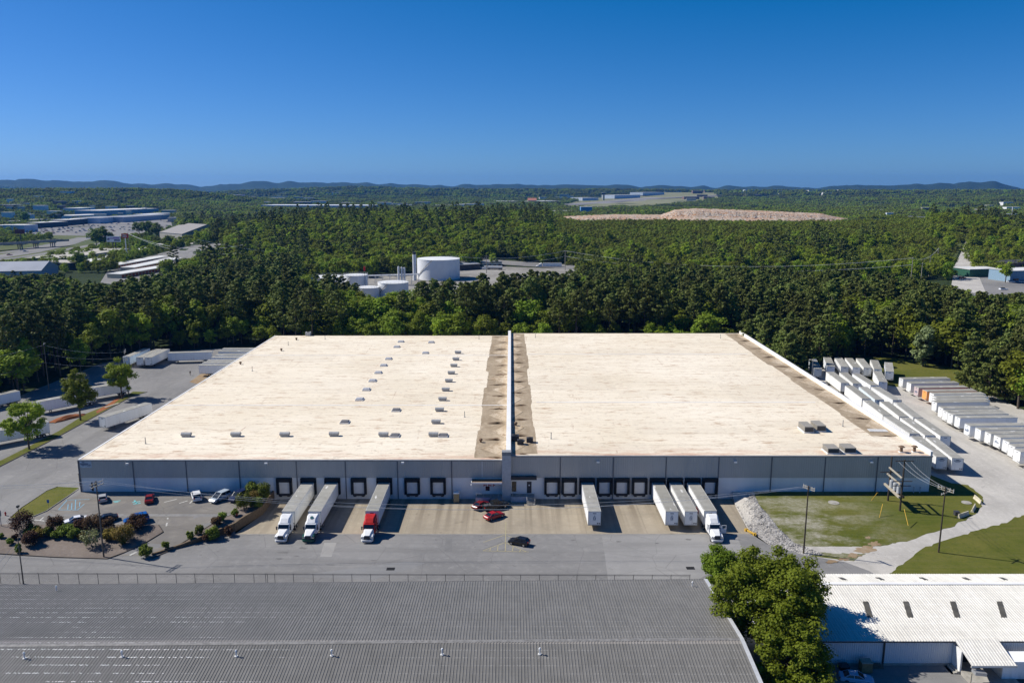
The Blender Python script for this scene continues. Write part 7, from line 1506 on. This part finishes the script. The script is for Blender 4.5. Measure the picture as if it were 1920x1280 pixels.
sign(37, 19, 430, 438.5, 455, 930, plain('maroon_board', (.16, .04, .045), .6), 'dark red billboard near the dealership', (0,), [])
# vehicles far off
m_sm = {}
def tiny(label, px, py, ang, color, kind='car', group='far off cars'):
    x, y = at(px, py, 0); z = T0(x, y) + .2
    if not m_sm: 
        mb = MB(); mb.loft([[(x_, -.9, .3), (x_, .9, .3), (x_, .9, h), (x_, -.9, h)] for x_, h in ((-2.3, .85), (-2.2, .95), (2.1, .85), (2.3, .6))]); mb.loft([[(-1.7, -.8, .9), (-1.7, .8, .9), (1.0, .8, .9), (1.0, -.8, .9)], [(-1.1, -.65, 1.45), (-1.1, .65, 1.45), (.2, .65, 1.45), (.2, -.65, 1.45)]], 1)
        o = mb.build('parked_car', [M_PAINT, M_GLASS]); m_sm['o'] = o
    else: o = link(m_sm['o'].copy())
    o.location = (x, y, z); o.rotation_euler = (0, 0, ang); o.color = (*color, 1); o.scale = (1.15, 1.15, 1.15); tag(o, label, 'car', group)
CC = [(.75, .75, .75), (.75, .75, .75), (.4, .42, .45), (.03, .03, .04), (.35, .02, .02), (.05, .1, .3), (.6, .6, .55)]
for k in range(110):
    px = rs.uniform(60, 320); py = rs.uniform(424, 441) - (px - 60) * .04; tiny('tiny car in the shop car parks beyond the highway', px, py, rs.choice((0, 1.57)) + .2, rs.choice(CC), group='cars in the far car parks')
for px, py, c, lab in ((18, 479, (.35, .03, .04), 'red car on the highway at far left'), (48, 472.5, (.7, .7, .72), 'silver car on the highway before the overpass'), (41, 470, (.7, .7, .7), 'white car near the overpass pier'), (165, 447, (.75, .75, .75), 'white van on the far ramp'), (1804, 523, (.3, .02, .03), 'dark red car by the gravel road'), (1881, 544, (.75, .77, .8), 'white van in front of the blue shops'), (1895, 530, (.7, .7, .7), 'white car at the blue shop front'), (1918, 530, (.7, .7, .7), 'white car at the right picture edge by the blue shop')): tiny(lab, px, py, rad(35) if px < 400 else .1, c, group=None)
o = copy_thing(trl0, (*at(1053, 502.5, 0), .4), rad(178), 'white trailer of the semi driving on the road behind the tank yard', 'semi on the far road', color=(1, 1, 1, 1))
q = make_tractor('white tractor of the semi on the road behind the tank yard', True); q['group'] = 'semi on the far road'; v = Vector((math.cos(rad(178)), math.sin(rad(178)), 0)); q.location = o.location + v * (TL + .75); q.rotation_euler = (0, 0, rad(178))
t = thing('tanker_truck', 'silver tanker truck in the tank yard', 'truck', (*at(942, 507, 0), .3), rad(172)); MB().cyl((0, 0, 2.3), (12, 0, 2.3), 1.15, n=16).build('barrel', M_LGREY, t); MB().box(0, 12.5, -.5, .5, .7, 1.15).build('chassis', M_DARK, t); MB().box(12.6, 15.5, -1.2, 1.2, .7, 3.2).box(15.5, 17.2, -1, 1, .7, 2).build('cab', M_WHITE, t)
for x in (1.2, 2.5, 11.5, 16):
    for s in (-1, 1): wheel_bm(x, s * .95).build('wheel', [M_BLACK, M_GALV], t)
# transmission and street poles far off, wires
def fpole(px, py, ytop, Y, label, arms=True):
    x, zt = wallpt(px, ytop, Y); t = thing('utility_pole', label, 'utility pole', (x, Y, 0), 0, 'far utility poles'); MB().cyl((0, 0, -1), (0, 0, zt), .3, .2, n=6).build('pole', M_WOODP, t)
    if arms: MB().box(-2, 2, -.1, .1, zt - 1.2, zt - .95).build('crossarm', M_WOODP, t)
    return (x, Y, zt)
pa = fpole(845, 520, 478, 640, 'pole rising beside the largest tank'); pb = fpole(1060, 505, 469, 660, 'pole behind the far semi'); pc = fpole(1712, 520, 482, 520, 'tall pole in front of the woods at right'); pd = fpole(1760, 480, 464, 700, 'pole beside the far gravel road'); pe_ = fpole(1730, 500, 492, 560, 'short pole right of the tall one'); fpole(1745, 500, 482, 620, 'pole between the tall one and the gravel road'); fpole(912, 505, 478, 640, 'thin pole at the tank yard office')
def fw(lab, p, q, dz, sag): wire(lab, (p[0], p[1], p[2] + dz), (q[0], q[1], q[2] + dz), sag, r=.09, m=M_WHITE)
pl = (*at(370, 452, 22), 22); fw('far power line over the woods to the pole by the tank, upper', (pl[0], pl[1], 24), pa, -.6, 8); fw('far power line over the woods to the pole by the tank, lower', (pl[0], pl[1], 18), pa, -4, 7)
fw('far power line between the tank and the semi, upper', pa, pb, -.5, 4); fw('far power line between the tank and the semi, lower', pa, pb, -5, 4); fw('far power line from the semi to the tall right pole, upper', pb, pc, -.5, 9); fw('far power line from the semi to the tall right pole, middle', pb, pc, -5, 8); fw('far power line from the tall pole to the gravel road', pc, pd, -.8, 4)
pr = fpole(240, 480, 436, 760, 'pole beside the red sign', False); fw('pale wire from the red sign over the storage rows, upper', pr, (pl[0] + 60, pl[1] - 60, 24), -1, 8); fw('pale wire from the red sign over the storage rows, lower', pr, (pl[0] + 60, pl[1] - 60, 18), -1, 8)
Q1 = pole('utility_pole', 'plain pole at the dark woods edge behind the clay heap', *at(92, 733, 1.7), 1.7, 16.5, [(16, .8, .2)], r=.15, group='poles along the left yard'); Q2 = pole('utility_pole', 'pole with two transformers behind the rear street tree', *at(241, 742, 1.7), 1.7, 15.5, [(15, 1.6, .3), (14.4, 1.6, .3)], r=.16, group='poles along the left yard')
for s in (-.6, .6): 
    tr = MB().cyl((.1, s, 11.6), (.1, s, 13.2), .42, n=12).build('transformer', M_LGREY, Q2)
for dz in (-.2, -3, -6): wire('wire along the dark woods from the transformer pole', (Q1.location.x, Q1.location.y, 17.5 + dz), (Q2.location.x, Q2.location.y, 16.4 + dz * .6), 1.2); wire('wire along the dark woods to the left picture edge', (Q1.location.x, Q1.location.y, 17.5 + dz), (-190, 215, 15 + dz), 1.5)
for px, py, zt, lab in ((1521, 700, 9, 'light pole behind the parapet near the shaded trailers'), (1424, 640, 9, 'light pole behind the parapet near the pines')):
    x, y = at(px, py + 22, 1.8); t = thing('light_pole', lab, 'street lamp', (x, y, 1.7)); MB().cyl((0, 0, 0), (0, 0, zt), .09, n=6).build('pole', M_GREY, t); MB().box(-.1, 1.0, -.15, .15, zt, zt + .15).box(.6, 1.1, -.2, .2, zt - .15, zt).build('lamp_head', M_WHITE, t)

# ---------------------------------------------------------------- haze
HZ = MB().box(-12500, 12500, -200, 13200, -26, 240).build('haze', [bpy.data.materials.new('haze_air')]); HZ['kind'] = 'stuff'; HZ['label'] = 'thin blue summer haze over the plain'
hm = HZ.data.materials[0]; hm.use_nodes = True; t = hm.node_tree; t.nodes.clear(); out = t.nodes.new('ShaderNodeOutputMaterial'); pv = t.nodes.new('ShaderNodeVolumePrincipled')
pv.inputs['Color'].default_value = (.07, .36, 1, 1); pv.inputs['Density'].default_value = 4e-5; pv.inputs['Anisotropy'].default_value = 0.2; t.links.new(pv.outputs[0], out.inputs['Volume'])
